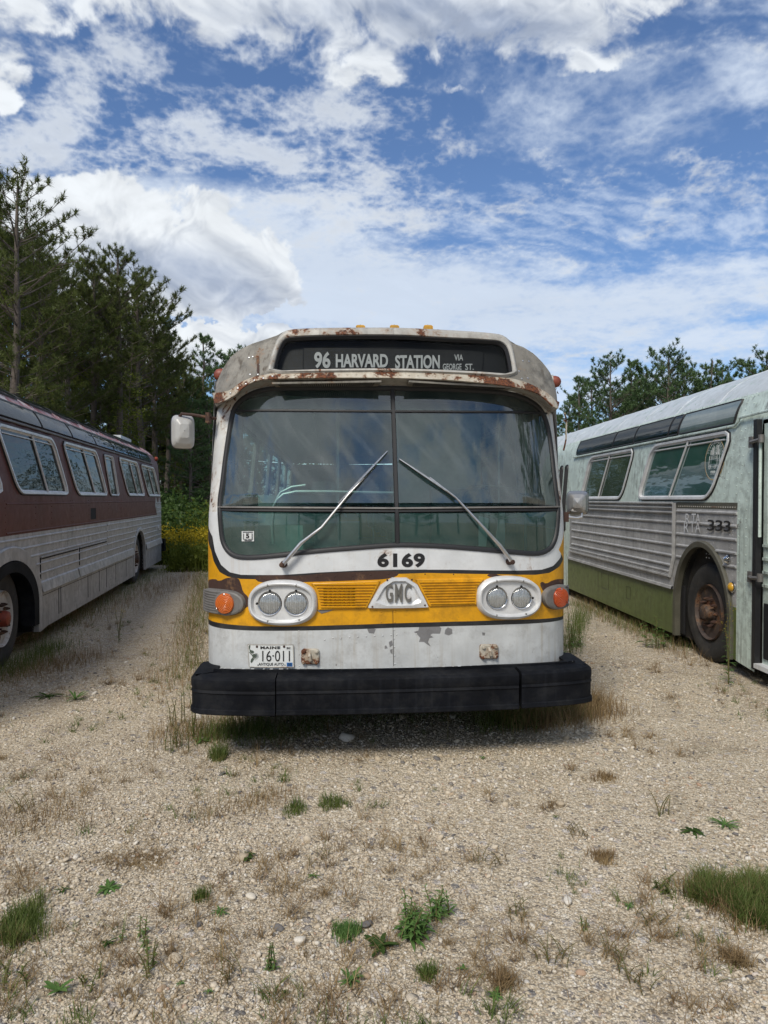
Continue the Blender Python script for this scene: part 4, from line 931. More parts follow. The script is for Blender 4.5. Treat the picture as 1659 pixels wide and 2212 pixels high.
poly([(512, 388), (524, 398), (540, 402), (548, 412), (540, 424), (524, 422), (514, 410)], 2); poly([(514, 390), (520, 362), (512, 358), (507, 372), (510, 392)], 2); poly([(524, 470), (538, 455), (546, 470), (536, 490), (524, 500), (520, 488)], 2)
for k in range(16):
    a = R(200 + k * 9.5); x, y = 548 + 38 * math.cos(a + 1.9), 446 + 34 * math.sin(a + 1.9); poly([(530, 436), (533, 433), (x, y)], 2)
poly([(508, 415), (512, 413), (540, 440), (560, 452), (556, 456), (534, 444)], 2)
for x in (570, 784): c = SL.inv(*K(x, 371)); T.dome(SL.pt(*c, .011), SL.nrm(*c), .009, .004, 4, 10)
T.build('plate_lettering', [M['text_black'], plain('blue plate sticker', (.02, .12, .35), .5), plain('plate artwork green', (.06, .08, .06), .6), M['paper'], M['rustp']], plate, 0)
# ---- tow plates
def towplate(x0, y0, x1, y1):
    T = MB(); q = pxquad(SL, x0, y0, x1, y1); q = resample(smoothp(dens(q, .04), 1), 40); loft(T, SL, [q, inset(q, .002), inset(q, .008)], [.0, .012, .016], 0, cap_last=True)
    c = ((q[0][0] + q[20][0]) / 2, (q[0][1] + q[20][1]) / 2); hx = (x1 - x0) / 2 / FPX * 4.6 * .68; hy = (y1 - y0) / 2 / FPX * 4.6 * .68
    for a in (-1, 1):
        for b in (-1, 1): p = (c[0] + a * hx, c[1] + b * hy); T.lathe(SL.pt(*p, .015), SL.nrm(*p), [(.016, 0), (.016, .003), (.011, .004), (.011, .013), (.007, .015)], 6, 1)
    T.tube([SL.pt(c[0] - .004, c[1] + hy * .9, .016), SL.pt(c[0] - .002, c[1] + hy * .2, .034), SL.pt(c[0] + .004, c[1] - hy * .6, .030), SL.pt(c[0] + .006, c[1] - hy * .9, .016)], [.008, .011, .010, .006], 8, 1)
    T.build('tow_plate', [M['flange'], M['flange']], bus, 35)
towplate(650, 1402, 690, 1436); towplate(1036, 1392.5, 1076.5, 1424.5)
# ---- bumper: three rubber-faced pieces
BW = 1.32
_bx = np.array([0, .4, .8, 1.0, 1.14, 1.24, 1.295, 1.315, 1.32, 1.32]); _by = np.array([0, .006, .022, .045, .070, .10, .135, .18, .38, .55])
_bs = np.r_[0, np.cumsum(np.hypot(np.diff(_bx), np.diff(_by)))]
def fB(s, z):
    x, y = plan(s, _bx, _by, _bs, float(_bs[-1])); return x + .014, y, z
SB = Surf(O1, ROT1, fB, (0, .5))
bmp = bpy.data.objects.new('bumper', None); COL.objects.link(bmp); bmp.parent = bus
prof = [(-.075, 0), (.0, .0), (.005, .006), (.003, .030), (-.006, .035), (-.005, .128), (.001, .136), (-.006, .152), (-.001, .166), (.000, .200), (-.003, .216), (-.022, .232), (-.16, .246), (-.16, .23)]
zbl, zbm, zbr = .340, .348, .362
for (u0, u1, jit) in ((-float(_bs[-1]), -.775, 1), (-.768, .778, 0), (.797, float(_bs[-1]), -1)):
    T = MB(); n = 30; us = np.linspace(u0, u1, n); vs = []
    for u in us:
        zb = zbm + (.004 if jit < 0 else 0) - .0045 * (u / -1.3)
        for o_, h in prof: vs.append(SB.pt(u, zb + h, o_ + (.006 if jit > 0 else 0)))
    m_ = len(prof); T.add(vs, [(i * m_ + j, (i + 1) * m_ + j, (i + 1) * m_ + j + 1, i * m_ + j + 1) for i in range(n - 1) for j in range(m_ - 1)], 0)
    T.add([vs[j] for j in range(m_)], [tuple(range(m_))], 0); T.add([vs[(n - 1) * m_ + j] for j in range(m_)], [tuple(range(m_))[::-1]], 0)
    T.build('bumper_section', M['bumper'], bmp, 30)
T = MB()
for (u0, u1) in ((-1.26, 1.30),):
    us = np.linspace(u0, u1, 60); vs = [SB.pt(u, zbm + .262 - .0045 * (u / -1.3) + dz, o_) for u in us for o_, dz in ((-.125, -.030), (-.125, -.004), (-.15, -.004), (-.15, -.03))]
    T.add(vs, [(i * 4 + j, (i + 1) * 4 + j, (i + 1) * 4 + j + 1, i * 4 + j + 1) for i in range(59) for j in range(3)], 0)
for k in range(40):
    u = -1.2 + k * .062 + rf.uniform(-.02, .02); w_ = rf.uniform(.004, .03); T.add([SB.pt(u, zbm + .2595, -.1255), SB.pt(u + w_, zbm + .2595, -.1255), SB.pt(u + w_, zbm + .260, -.145), SB.pt(u, zbm + .260, -.145)], [(0, 1, 2, 3)], 1)
T.build('bumper_trim', [M['bumper'], M['lowwhite']], bmp, 30)
T = MB(); T.box(-1.15, 1.15, .13, .5, .40, .56); T.build('bumper_bracket', M['under'], bmp, 0)
# ---- wipers
def wiper(arm, blade, base):
    P = lambda px, py, o_: SL.pt(*SL.inv(px, py), o_)
    T = MB(); pts = [P(*arm[0], .045), P(*arm[1], .052), P(*arm[2], .050), P(*arm[3], .040), P(*arm[4], .034)]
    T.tube(pts[:3], [.014, .012, .0085], 8, 0); T.tube(pts[2:], [.0085, .0065, .005], 8, 0)
    wo = T.build('wiper', M['steel'], bus, 40)
    T = MB(); c = P(*base, 0); n_ = SL.nrm(*SL.inv(*base)); T.lathe(c, n_, [(.024, 0), (.022, .02), (.017, .03), (.017, .058), (.010, .066)], 10, 0); T.build('wiper_pivot', M['rustp'], wo, 40)
    T = MB(); a, b = P(*blade[0], .014), P(*blade[1], .014); T.tube([a, (a + b) / 2, b], .006, 6, 1)
    a, b = P(*blade[0], .026), P(*blade[1], .026); T.tube([a, a * .8 + b * .2 + np.array([0, -.012, 0]), (a + b) / 2 + np.array([0, -.018, 0]), a * .2 + b * .8 + np.array([0, -.012, 0]), b], [.004, .006, .008, .006, .004], 6, 0)
    T.build('wiper_blade', [M['steel'], M['rubber']], wo, 40)
wiper([(614, 1219), (653, 1172.5), (694.8, 1140), (752, 1072), (786, 1035)], [(731, 1089), (836, 977)], (613, 1219))
wiper([(1100, 1213), (1073, 1177), (1031, 1130), (981.8, 1078), (926, 1034)], [(984.6, 1078), (862, 994)], (1099.5, 1213))
# ---- mirrors
def mirror(px, py, wpx, hpx, yl, tilt, arm3, up):
    d = O1[1] + yl; f = Surf(O1, ROT1, lambda u, v: (u, yl, v), (0, 2)); c = f.inv(px, py); a, b = wpx / 2 / FPX * (d + c[0] * .078), hpx / 2 / FPX * (d + c[0] * .078)
    mo = bpy.data.objects.new('side_mirror', None); COL.objects.link(mo); mo.parent = bus
    T = MB(); o = [(x, z) for x, z in resample(smoothp([(-a, -b * .93), (a * .92, -b), (a, b * .86), (-a * .96, b)] if up else [(-a * .92, -b * .9), (a * .9, -b), (a, b * .95), (-a * .85, b)], 3), 48)]
    o = superel(0, 0, a, b, 5, 48)
    ct, stt = math.cos(tilt), math.sin(tilt)
    def put(x, z, dep): return (c[0] + x * ct - dep * stt, yl + dep * ct + x * stt, c[1] + z)
    rings = [(1.0, .045, 1), (1.0, .03, 1), (.97, .012, 0), (.90, -.015, 0), (.72, -.05, 0), (.40, -.075, 0), (.02, -.082, 0)]
    n = 48
    for i in range(len(rings) - 1):
        (k0, d0, m0), (k1, d1, _) = rings[i], rings[i + 1]
        T.add([put(x * k0, z * k0, d0) for x, z in o] + [put(x * k1, z * k1, d1) for x, z in o], [(k, (k + 1) % n, n + (k + 1) % n, n + k) for k in range(n)], m0)
    T.build('mirror_shell', [M['mirror'] if up else M['mirrorgrey'], M['rubber']], mo, 60)
    T = MB(); T.add([put(x * .97, z * .97, .044) for x, z in o], [tuple(range(n))[::-1]], 0); T.build('mirror_glass', M['chrome'], mo, 0)
    T = MB(); T.tube(arm3(f, put), .011, 8, 0); return mo, T
f1 = lambda y, px, py: (lambda S: (S.inv(px, py)[0], y, S.inv(px, py)[1]))(Surf(O1, ROT1, lambda u, v: (u, y, v), (0, 2)))
mo, T = mirror(396.5, 933, 50, 74, .62, R(18), lambda f, put: [f1(.60, 386, 911), f1(.60, 388, 901), f1(.58, 394, 894.5), f1(.56, 420, 897), f1(.54, 455, 903), f1(.56, 468, 905)], True)
T.box(-1.262, -1.235, .50, .60, f1(.55, 460, 915)[2], f1(.55, 460, 893)[2], 1); T.build('mirror_arm', [M['rustp'], M['rustp']], mo, 40)
mo, T = mirror(1247.5, 1086.5, 47, 52, .66, R(-20), lambda f, put: [f1(.62, 1209, 1117), f1(.62, 1228, 1117), f1(.62, 1245, 1119), f1(.62, 1256, 1117), f1(.63, 1256, 1108)], False)
T.box(1.25, 1.285, .52, .62, f1(.6, 1209, 1127)[2], f1(.6, 1209, 1106)[2], 1); T.build('mirror_arm', [M['steel'], M['rustp']], mo, 40)
T = MB(); T.tube([f1(.55, 1217, 973), f1(.6, 1222, 950), f1(.6, 1223, 910), f1(.55, 1219, 893)], .006, 6, 0); T.tube([f1(.6, 1223, 911), f1(.6, 1217, 908)], .009, 6, 0); T.build('broken_bracket', M['flange'], bus, 40)
# ---- marker lights
for px in (779, 853, 926.5):
    u, v = SU.inv(px, 714); p = SU.pt(u, v + .02, -.05); T = MB(); z0 = SU.inv(px, 711.5)[1] - .004
    x, y = p[0], p[1]; w_ = .034
    T.add([(x + a * w_ * k, y + b * .03 * k, z0 + h) for h, k in ((0, 1.0), (.030, .84), (.036, .6)) for a, b in ((-1, -1), (1, -1), (1, 1), (-1, 1))], [(0, 1, 5, 4), (1, 2, 6, 5), (2, 3, 7, 6), (3, 0, 4, 7), (4, 5, 9, 8), (5, 6, 10, 9), (6, 7, 11, 10), (7, 4, 8, 11), (8, 9, 10, 11)], 0)
    for j in range(7): T.box(x - w_ * .9 + j * w_ * .3 - .001, x - w_ * .9 + j * w_ * .3 + .001, y - .031, y - .026, z0 + .004, z0 + .026, 0)
    lo = T.build('marker_light', M['yellowlens'], bus, 20)
    T = MB(); T.box(x - .036, x + .036, y - .034, y + .034, z0 - .03, z0 + .004, 0); T.tube([(x, y, z0 + .034), (x, y, z0 + .042)], .003, 6, 0); T.build('lamp_base', M['oldalu'], lo, 0)
for sg, px, py in ((-1, 471, 811), (1, 1203, 826)):
    c = f1(.62, px, py); T = MB(); T.lathe((c[0] - sg * .035, c[1], c[2]), (sg, -.25, 0), [(.044, 0), (.044, .018), (.036, .042), (.018, .056), (.001, .060)], 18, 0); lo = T.build('clearance_light', M['oldred'], bus, 50)
    T = MB(); T.lathe((c[0] - sg * .045, c[1] + .004, c[2]), (sg, -.25, 0), [(.05, 0), (.05, .012), (.03, .014)], 18, 0); T.build('lamp_base', M['frame'], lo, 30)
# ---- interior
def part(name, mat, fn, smooth=30, parent=bus, **kw):
    T = MB(); fn(T); return T.build(name, mat, parent, smooth, **kw)
FZ = .82
part('floor', M['floor'], lambda T: (T.box(-1.2, 1.2, .6, LEN - .02, FZ - .05, FZ), T.box(-1.12, 1.12, .36, .62, 1.1, 1.16)), 0)
part('dashboard', M['intdark'], lambda T: (T.box(.10, 1.1, .42, .70, .9, 1.30), T.box(-1.0, .1, .40, .50, .9, 1.28)), 0)
part('ceiling', M['intgrey'], lambda T: T.add([(x, y, z) for y in (.75, LEN - .05) for x, z in ((-1.17, 2.47), (-.9, 2.66), (0, 2.76), (.9, 2.66), (1.17, 2.47))], [(k, k + 1, k + 6, k + 5) for k in range(4)]), 0)
part('partition', M['curtain'], lambda T: (T.box(.12, .16, 1.60, 1.64, FZ, 2.55), T.box(.16, .84, 1.61, 1.63, 1.05, 2.42), T.box(.84, .88, 1.60, 1.64, FZ, 2.55), T.box(.12, .88, 1.59, 1.64, 2.42, 2.47)), 0)
def pseat(T):
    T.tube([(.62, 1.05, 1.0), (.62, 1.05, 1.22)], .04, 8, 0)
    for z0, z1, y0, y1 in ((1.22, 1.32, .85, 1.28), (1.30, 1.78, 1.24, 1.34)): T.box(.40, .86, y0, y1, z0, z1, 0)
part('driver_seat', M['seat'], pseat, 0)
def swheel(T):
    c = Vector(f1(.74, 1071, 1082)); ax = Vector((0, -.45, .89)).normalized(); r = .262
    u = Vector((1, 0, 0)); v = ax.cross(u); T.tube([c + (u * math.cos(a) + v * math.sin(a)) * r for a in np.linspace(0, 2 * math.pi, 37)], .013, 8, 0)
    for a in (90, 210, 330): T.tube([c + (u * math.cos(R(a)) + v * math.sin(R(a))) * r, c - ax * .05], .010, 6, 0)
    T.tube([c - ax * .03, c - ax * .55], [.035, .03], 10, 0)
part('steering_wheel', M['letter'], swheel, 40)
def rails(T):
    for x in (-.35, .15): T.tube([(x, 1.5, FZ), (x, 1.5, 2.6)], .016, 8, 0)
    a = [f1(.62, *p) for p in ((589, 1098), (598, 1080), (612, 1068), (640, 1062), (700, 1062), (855, 1065))]; T.tube(a, .012, 8, 0)
    a = [f1(.66, *p) for p in ((592, 1088), (606, 1064), (630, 1052), (660, 1048))]; T.tube(a, .010, 8, 0)
    T.tube([f1(.66, 590, 1175), f1(.66, 587, 1130), f1(.66, 592, 1100)], .012, 8, 0)
    for y in (3.1,): T.tube([(-.85, y, 1.66), (.1, y, 1.66)], .02, 8, 0); [T.tube([(x, y, 1.2), (x, y, 1.66)], .01, 6, 0) for x in (-.82, -.4, .05)]
    for x in (-.55, .55): T.tube([(x, 1.7, 2.42), (x, 11.5, 2.42)], .014, 8, 0)
    T.tube([(1.05, .8, 1.2), (1.05, .8, 2.4)], .012, 8, 0); T.tube([(.98, 1.35, 1.2), (.98, 1.35, 2.45)], .014, 8, 0)
part('handrail', M['rail'], rails, 40)
for sg in (-1, 1):
    for i in range(7):
        y = 2.6 + i * 1.1
        if sg == 1 and i == 0: pass
        def ps(T): T.box(sg * .35 if sg > 0 else -1.15, 1.15 if sg > 0 else -.35, y, y + .42, 1.16, 1.26, 0); T.box(sg * .35 if sg > 0 else -1.15, 1.15 if sg > 0 else -.35, y + .38, y + .46, 1.26, 1.74, 0)
        part('passenger_seat', M['seatback'], ps, 0)
part('wheel_housing', M['intgrey'], lambda T: T.lathe((-1.18, 1.25, 1.0), (1, 0, 0), [(.40, 0), (.40, .30), (.32, .36), (.001, .37)], 32, 0), 40)
part('modesty_panel', M['intgrey'], lambda T: T.box(-.98, -.62, 1.0, 1.03, FZ, 1.5), 0); part('modesty_panel', M['intgrey'], lambda T: T.box(-.55, -.15, 1.9, 1.93, FZ, 1.5), 0)
part('door_frame', M['frame'], lambda T: [T.box(-1.22, -1.16, y, y + .05, FZ, 2.45) for y in (.95, 1.35, 1.75)], 0)
part('vent_window_frame', M['frame'], lambda T: [T.box(1.17, 1.215, y, y + .035, 1.5, 2.45) for y in (.85, 1.18, 1.5)], 0)
T = MB(); u = f1(1.1, 1034, 1106); v = f1(1.1, 1091, 1180); T.box(u[0], v[0], 1.10, 1.104, v[2], u[2]); T.build('document_sheet', M['paper'], bus, 0)
for sg in (1, -1):
    for p in WINS:
        T = MB(); S = Surf(O1, ROT1, lambda t, z: (sg * HW * wz(z), t, z), (3, 2), -sg); q = resample(p, 48)
        loft(T, S, [inset(q, -.02), inset(q, -.01), inset(q, .02), inset(q, .03)], [.0, .012, .012, -.02]); wo_ = T.build('side_window', M['oldalu'], bus, 40)
        T = MB(); loft(T, S, [q, q], [-.01, -.01], cap_last=True); T.build('window_glass', M['side_glass'], wo_, 0)
T = MB(); loft(T, ST, [resample(rw, 40)] * 2, [-.01, -.01], cap_last=True); T.build('rear_window_glass', M['side_glass'], bus, 0)
def wheel(parent, x, y, r, wdt, sg, tyre, rim, hub, mud=False):
    """wheel whose outer face looks along sg*x"""
    T = MB(); ax = (sg, 0, 0)
    T.lathe((x, y, r - .004), ax, [(r * .60, -wdt), (r * .86, -wdt), (r * .97, -wdt * .92), (r, -wdt * .8), (r, -wdt * .15), (r * .975, -.02), (r * .90, 0), (r * .72, -.004), (r * .58, -.02), (r * .56, -.05)], 64, 0)
    if mud:
        for k in range(56):
            a = 2 * math.pi * k / 56; cx_, cz_ = y + math.cos(a) * r * 1.0, r - .004 + math.sin(a) * r * 1.0
            da = .035; P = lambda aa, rr_, xx: (x + sg * xx, y + math.cos(aa) * rr_, r - .004 + math.sin(aa) * rr_)
            vs = [P(a - da, r * 1.012, -.06), P(a + da, r * 1.012, -.06), P(a + da, r * .95, -.008), P(a - da, r * .95, -.008), P(a - da, r * .97, -.09), P(a + da, r * .97, -.09)]; T.add(vs, [(0, 1, 2, 3), (4, 5, 1, 0)], 0)
    wo_ = T.build('wheel', M['tyre'], parent, 40)
    T = MB(); n = 60; rr_ = [(r * .57, -.03), (r * .555, .005), (r * .53, -.01), (r * .50, -.075), (r * .47, -.10)]
    T.lathe((x, y, r - .004), ax, rr_, 60, 0)
    # disc with hand holes
    def fD(u, v): return (x + sg * (-.10 + .085 * max(0, 1 - math.hypot(u, v) / (r * .5)) ** .8), y + u, r - .004 + v)
    SD = Surf(O1, 0, fD, (0, 0), -sg)
    outer = [(r * .475 * math.cos(a), r * .475 * math.sin(a)) for a in np.linspace(0, 2 * math.pi, 60, endpoint=False)]
    holes = [[(r * .37 * math.cos(R(h)) + .07 * r * 1.2 * math.cos(a) * 1.0, r * .37 * math.sin(R(h)) + .07 * r * 1.2 * math.sin(a)) for a in np.linspace(0, 2 * math.pi, 16, endpoint=False)] for h in range(18, 378, 72)]
    cdt_panel(T, SD, (-r * .48, r * .48, -r * .48, r * .48), [outer] + holes, lambda u, v: 0 if inside(outer, u, v) and not any(inside(h, u, v) for h in holes) else None, .045)
    T.lathe((x - sg * .16, y, r - .004), ax, [(r * .5, 0), (.001, .001)], 30, 1)
    T.build('rim', [rim, M['dark']], wo_, 40)
    T = MB(); T.lathe((x, y, r - .004), ax, [(.085, -.05), (.082, .02), (.07, .055), (.03, .07), (.001, .07)], 24, 0)
    for k in range(10):
        a = 2 * math.pi * k / 10; T.lathe((x - sg * .03, y + math.cos(a) * .145, r - .004 + math.sin(a) * .145), ax, [(.017, 0), (.017, .035), (.010, .05), (.009, .06)], 6, 1)
    T.build('hub', [hub, M['rustp']], wo_, 40)
    return wo_
for yy in (2.15, 9.4):
    for sg in (1, -1): wheel(bus, sg * 1.20, yy, .50, .28, sg, M['tyre'], M['rimwhite'], M['rimrust'])
part('chassis', M['under'], lambda T: (T.box(-1.1, 1.1, .9, 1.6, .30, .78), T.box(-.85, .85, 1.6, 11.8, .32, .78), T.box(-1.2, 1.2, 2.8, 8.8, .34, .78)), 0)
# a duster lies on the dashboard
du = empty('dusting_brush', (0, 0, 0), 0, 'pale bristled brush lying low behind the left half of the windshield', 'brush')
def w3(p): return (O1[0] + math.cos(ROT1) * p[0] - math.sin(ROT1) * p[1], O1[1] + math.sin(ROT1) * p[0] + math.cos(ROT1) * p[1], p[2])
bp = Vector(w3(f1(.45, 708, 1160))); bp.z = 1.29; du.location = bp
part('handle', M['curtain'], lambda T: T.tube([(-.20, .0, .012), (.10, .02, .02)], [.016, .018], 8, 0), 40, du)
part('bristles', M['mirror'], lambda T: [T.add([(x0 - .003, 0, .02), (x0 + .003, 0, .02), (x0 + rf.uniform(-.04, .04), rf.uniform(-.03, .03), rf.uniform(.05, .11))], [(0, 1, 2)]) for x0 in [rf.uniform(-.10, .10) for _ in range(160)]], 0, du)
# ============================================================ the two buses alongside
def sprof(z, top):
    """inset of the side (from the widest line) at height z"""
    if z <= 1.62: return 0.0
    if z <= 2.45: return .065 * (z - 1.62) / .83
    u = min(.995, (z - 2.45) / (top - 2.45)); return .065 + 1.20 * (1 - math.sqrt(1 - u * u))
def halfcirc(t0, z0, r, h, zb, n=24):
    return [(t0 - r, zb)] + [(t0 - r * math.cos(a), z0 + (h) * math.sin(a)) for a in np.linspace(0, math.pi, n)] + [(t0 + r, zb)]
class SideBus:
    def __init__(b, name, org, rot, sg, label, t0, t1, top):
        b.o, b.rot, b.sg, b.t0, b.t1, b.top = org, rot, sg, t0, t1, top
        b.root = empty(name, (*org, 0), rot, label, 'bus')
        b.S = Surf(org, rot, lambda t, z: (-sg * sprof(z, top), t, z), (2, 2), -sg * 1)
        # outward normal of the visible side
        n = b.S.nrm(1, 1); b.S.flip *= 1 if n[0] * sg > 0 else -1
        b.F = Surf(org, rot, lambda t, z: (-sg * (2.53 - sprof(z, top)), t, z), (2, 2), 1)
    def shell(b, holes, cls, mats, zb, zsplit=2.76, extra=[]):
        T = MB()
        cdt_panel(T, b.S, (b.t0, b.t1, zb, zsplit), [dens(h, .08) for h in holes] + [dens(e_, .3) for e_ in extra], lambda u, v: None if v < zb or any(inside(h, u, v) for h in holes) else cls(u, v), (.45, .085))
        cdt_panel(T, b.F, (b.t0, b.t1, zb, zsplit), [], cls, (1.0, .17))
        # roof
        a0 = math.asin((zsplit - 2.45) / (b.top - 2.45)); pts = []
        for a in np.linspace(a0, math.pi - a0, 15):
            x = .065 + 1.20 * (1 - math.cos(a)); pts.append((-b.sg * x, 2.45 + (b.top - 2.45) * math.sin(a)))
        n = 24; ts = np.linspace(b.t0, b.t1, n)
        T.add([(x, t, z) for t in ts for x, z in pts], [(i * 15 + j, i * 15 + j + 1, (i + 1) * 15 + j + 1, (i + 1) * 15 + j) for i in range(n - 1) for j in range(14)], 5)
        for t in ts[1:-1:2]:                                   # roof seams
            T.tube([(x, t, z) for x, z in pts], .004, 4, 5, cap=False)
        # rounded ends
        sec = [(-b.sg * sprof(z, b.top), z) for z in np.linspace(zb, zsplit, 22)] + pts[1:-1] + [(-b.sg * (2.53 - sprof(z, b.top)), z) for z in np.linspace(zsplit, zb, 22)]
        cx_, cz_ = -b.sg * 1.265, 1.6
        for te, d, dep in ((b.t0, -1, .45), (b.t1, 1, .30)):
            rings = []
            for k in range(7):
                th = math.pi / 2 * k / 6; ins = .26 * (1 - math.cos(th)); rr = []
                for x, z in sec:
                    dx_, dz_ = x - cx_, z - cz_; L = math.hypot(dx_, dz_); q = 1 - ins / 1.3
                    rr.append((cx_ + dx_ * q, te + d * dep * math.sin(th), z if z < 1.0 else cz_ - .6 + (z - 1.0) * (1 - ins * .22)))
                rings.append(rr)
            n = len(sec)
            for i in range(6):
                for k in range(n - 1):
                    zm = (sec[k][1] + sec[k + 1][1]) / 2; xm = abs(sec[k][0])
                    mi = 5 if (22 <= k <= n - 22) else cls(te + d * .2, zm)
                    T.add([rings[i][k], rings[i][k + 1], rings[i + 1][k + 1], rings[i + 1][k]], [(0, 1, 2, 3)], mi if mi is not None else 0)
            T.add(rings[-1], [tuple(range(n))], 0)
        return T.build('body', mats, b.root, 40)
    def window(b, out, gmat, divs, fw=.05, frame='alu', name='side_window', open_=False):
        q = resample(out, 64); T = MB(); loft(T, b.S, [inset(q, -.012), inset(q, -.008), inset(q, .0)], [.0, .014, .014], 1); loft(T, b.S, [inset(q, .0), inset(q, .004), inset(q, fw * .6), inset(q, fw * .65), inset(q, fw)], [.014, .028, .026, .010, -.004], 0)
        z0, z1 = min(p[1] for p in out), max(p[1] for p in out)
        for (ta, tb) in divs:
            T.tube([b.S.pt(ta, z0 + fw * .7, .006), b.S.pt(tb, z1 - fw * .7, .006)], .013, 6, 0)
        T.tube([b.S.pt(min(p[0] for p in q if p[1] > z1 - .1) + .1, z1 - fw - .035, .004), b.S.pt(max(p[0] for p in q if p[1] > z1 - .1) - .05, z1 - fw - .035, .004)], .008, 6, 0)
        w_ = T.build(name, [M[frame], M['rubber']], b.root, 40)
        T = MB(); qq = inset(q, fw * .8); bb = (min(p[0] for p in qq), max(p[0] for p in qq), min(p[1] for p in qq), max(p[1] for p in qq))
        cdt_panel(T, b.S, bb, [qq], lambda u, v: 0 if inside(qq, u, v) else None, .2, off=-.006); T.build('window_glass', gmat, w_, 40); return w_
    def rib(b, T, t0, t1, z, h=.011, w_=.017, mi=0, arch=None):
        segs = [(t0, t1)]
        if arch:
            nw = []
            for a in arch:
                for s_ in (segs if not nw else nw): pass
            for (ta, za, r, hh) in arch:
                out = []
                for (s0, s1) in segs:
                    if z < za + hh:
                        d = r * math.sqrt(max(0, 1 - (max(0, z - za) / hh) ** 2)); x0, x1 = ta - d, ta + d
                        if x1 <= s0 or x0 >= s1: out.append((s0, s1)); continue
                        if x0 > s0: out.append((s0, x0))
                        if x1 < s1: out.append((x1, s1))
                    else: out.append((s0, s1))
                segs = out
        for s0, s1 in segs:
            if s1 - s0 < .03: continue
            vs = [b.S.pt(t, z + dz, o_) for t in (s0, s1) for dz, o_ in ((w_, .0), (w_ * .35, h), (-w_ * .35, h * .9), (-w_ * .6, .0))]
            T.add(vs, [(j, j + 1, 4 + j + 1, 4 + j) for j in range(3)] + [(0, 1, 2, 3), (4, 5, 6, 7)], mi)
    def rivets(b, T, pts, r=.006, mi=0, n=5):
        for t, z in pts: T.dome(b.S.pt(t, z, 0), b.S.nrm(t, z), r, r * .7, mi, n)
    def archlip(b, t, z, r, h, zb, mat, w_=.05, off=.03):
        o = halfcirc(t, z, r, h, zb, 30); i_ = halfcirc(t, z, r - w_, h - w_, zb, 30); o2 = halfcirc(t, z, r + .012, h + .012, zb, 30)
        T = MB(); m = len(o); rows = [(o2, 0), (o2, off * .6), (o, off), (i_, off * .9), (i_, -.05)]
        vs = [b.S.pt(u, v, q) for L, q in rows for u, v in L]; T.add(vs, [(a * m + k, a * m + k + 1, (a + 1) * m + k + 1, (a + 1) * m + k) for a in range(len(rows) - 1) for k in range(m - 1)]); T.build('wheel_arch_trim', mat, b.root, 40)
        T = MB(); vs = [b.S.pt(u, v, -.03) for u, v in i_] + [b.S.pt(u, v, -.42) for u, v in i_]; T.add(vs, [(k, k + 1, m + k + 1, m + k) for k in range(m - 1)]); T.add([b.S.pt(u, v, -.42) for u, v in i_], [tuple(range(m))]); T.build('wheel_well', M['dark'], b.root, 40)
    def px(b, x, y): return b.S.inv(x, y)
def pane(T, S, a0, a1, b0, b1, z0, z1, off, rows=8):
    """four-sided pane whose rows stay level on the curved side"""
    vs = [S.pt(a + (c - a) * t, z0 + (z1 - z0) * k / rows, off) for k in range(rows + 1) for a, c in ((a0 + (b0 - a0) * k / rows, a1 + (b1 - a1) * k / rows),) for t in (0, .25, .5, .75, 1)]
    T.add(vs, [(k * 5 + j, k * 5 + j + 1, (k + 1) * 5 + j + 1, (k + 1) * 5 + j) for k in range(rows) for j in range(4)])
def slantwin(t0, t1, z0, z1, lean, r=.13, n=6):
    """t0,t1 at the sill; the head is shifted by -lean"""
    c = (t0 + t1) / 2 - lean / 2; k = -lean / (z1 - z0); return rrect(c, (z0 + z1) / 2, (t1 - t0) / 2, (z1 - z0) / 2, r, n, k)
# ---------------- brown and silver coach on the left
L = SideBus('touring_coach', (-3.75, 7.05), R(9.3), 1, 'brown and silver fluted coach with roof windows, parked at the left', -2.3, 10.35, 3.11)
LW = [slantwin(.36, 2.26, 1.75, 2.45, .50), slantwin(2.69, 4.53, 1.75, 2.45, .55), slantwin(6.25, 8.06, 1.76, 2.45, .60), slantwin(8.53, 10.26, 1.76, 2.43, .68), slantwin(-1.95, -.05, 1.75, 2.45, .5)]
LWn = rrect(4.96, 2.09, .33, .335, .06, 5, -.36)
archL = [(.05, .55, .96, .66), (7.4, .55, .78, .56)]
# the front arch is taller than wide in the skirt, so it is cut as two halves
hole = [halfcirc(.05, .55, .96, .64, .0), halfcirc(7.4, .5, .66, .60, .0)]
fill = [(3.40, 1.40), (3.73, 1.40), (3.73, 1.565), (3.40, 1.565)]
def clsLc(u, v):
    if v > 2.74: return 5
    if v > 2.52: return 0
    if v > 1.33: return 0 if not (u > 9.6 and v < 1.63) else 1
    return 1
bodyL = L.shell(LW + [LWn] + hole + [fill], clsLc, [M['brown'], M['flute'], M['flute'], M['flute'], M['brown'], M['redroof']], .21, 2.74, [[(L.t0, 1.33), (L.t1, 1.33), (L.t1, 1.331), (L.t0, 1.331)]])
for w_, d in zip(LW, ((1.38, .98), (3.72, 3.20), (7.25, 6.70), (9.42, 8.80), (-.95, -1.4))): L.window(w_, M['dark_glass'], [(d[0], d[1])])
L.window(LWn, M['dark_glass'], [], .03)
T = MB()
AL = [(.05, .55, .97, .65), (7.4, .5, .67, .61)]
for z in (1.275, 1.17, 1.065, .96, .85): L.rib(T, L.t0, 4.42, z, arch=AL); L.rib(T, 4.46, 5.42, z + .004, arch=AL); L.rib(T, 5.46, L.t1 + .0, z, arch=AL)
for z in (1.38, 1.49, 1.60): L.rib(T, 9.62, L.t1, z)
for z0, z1, o_ in ((.745, .725, .014), (.725, .64, .030), (.64, .62, .014)):
    pass
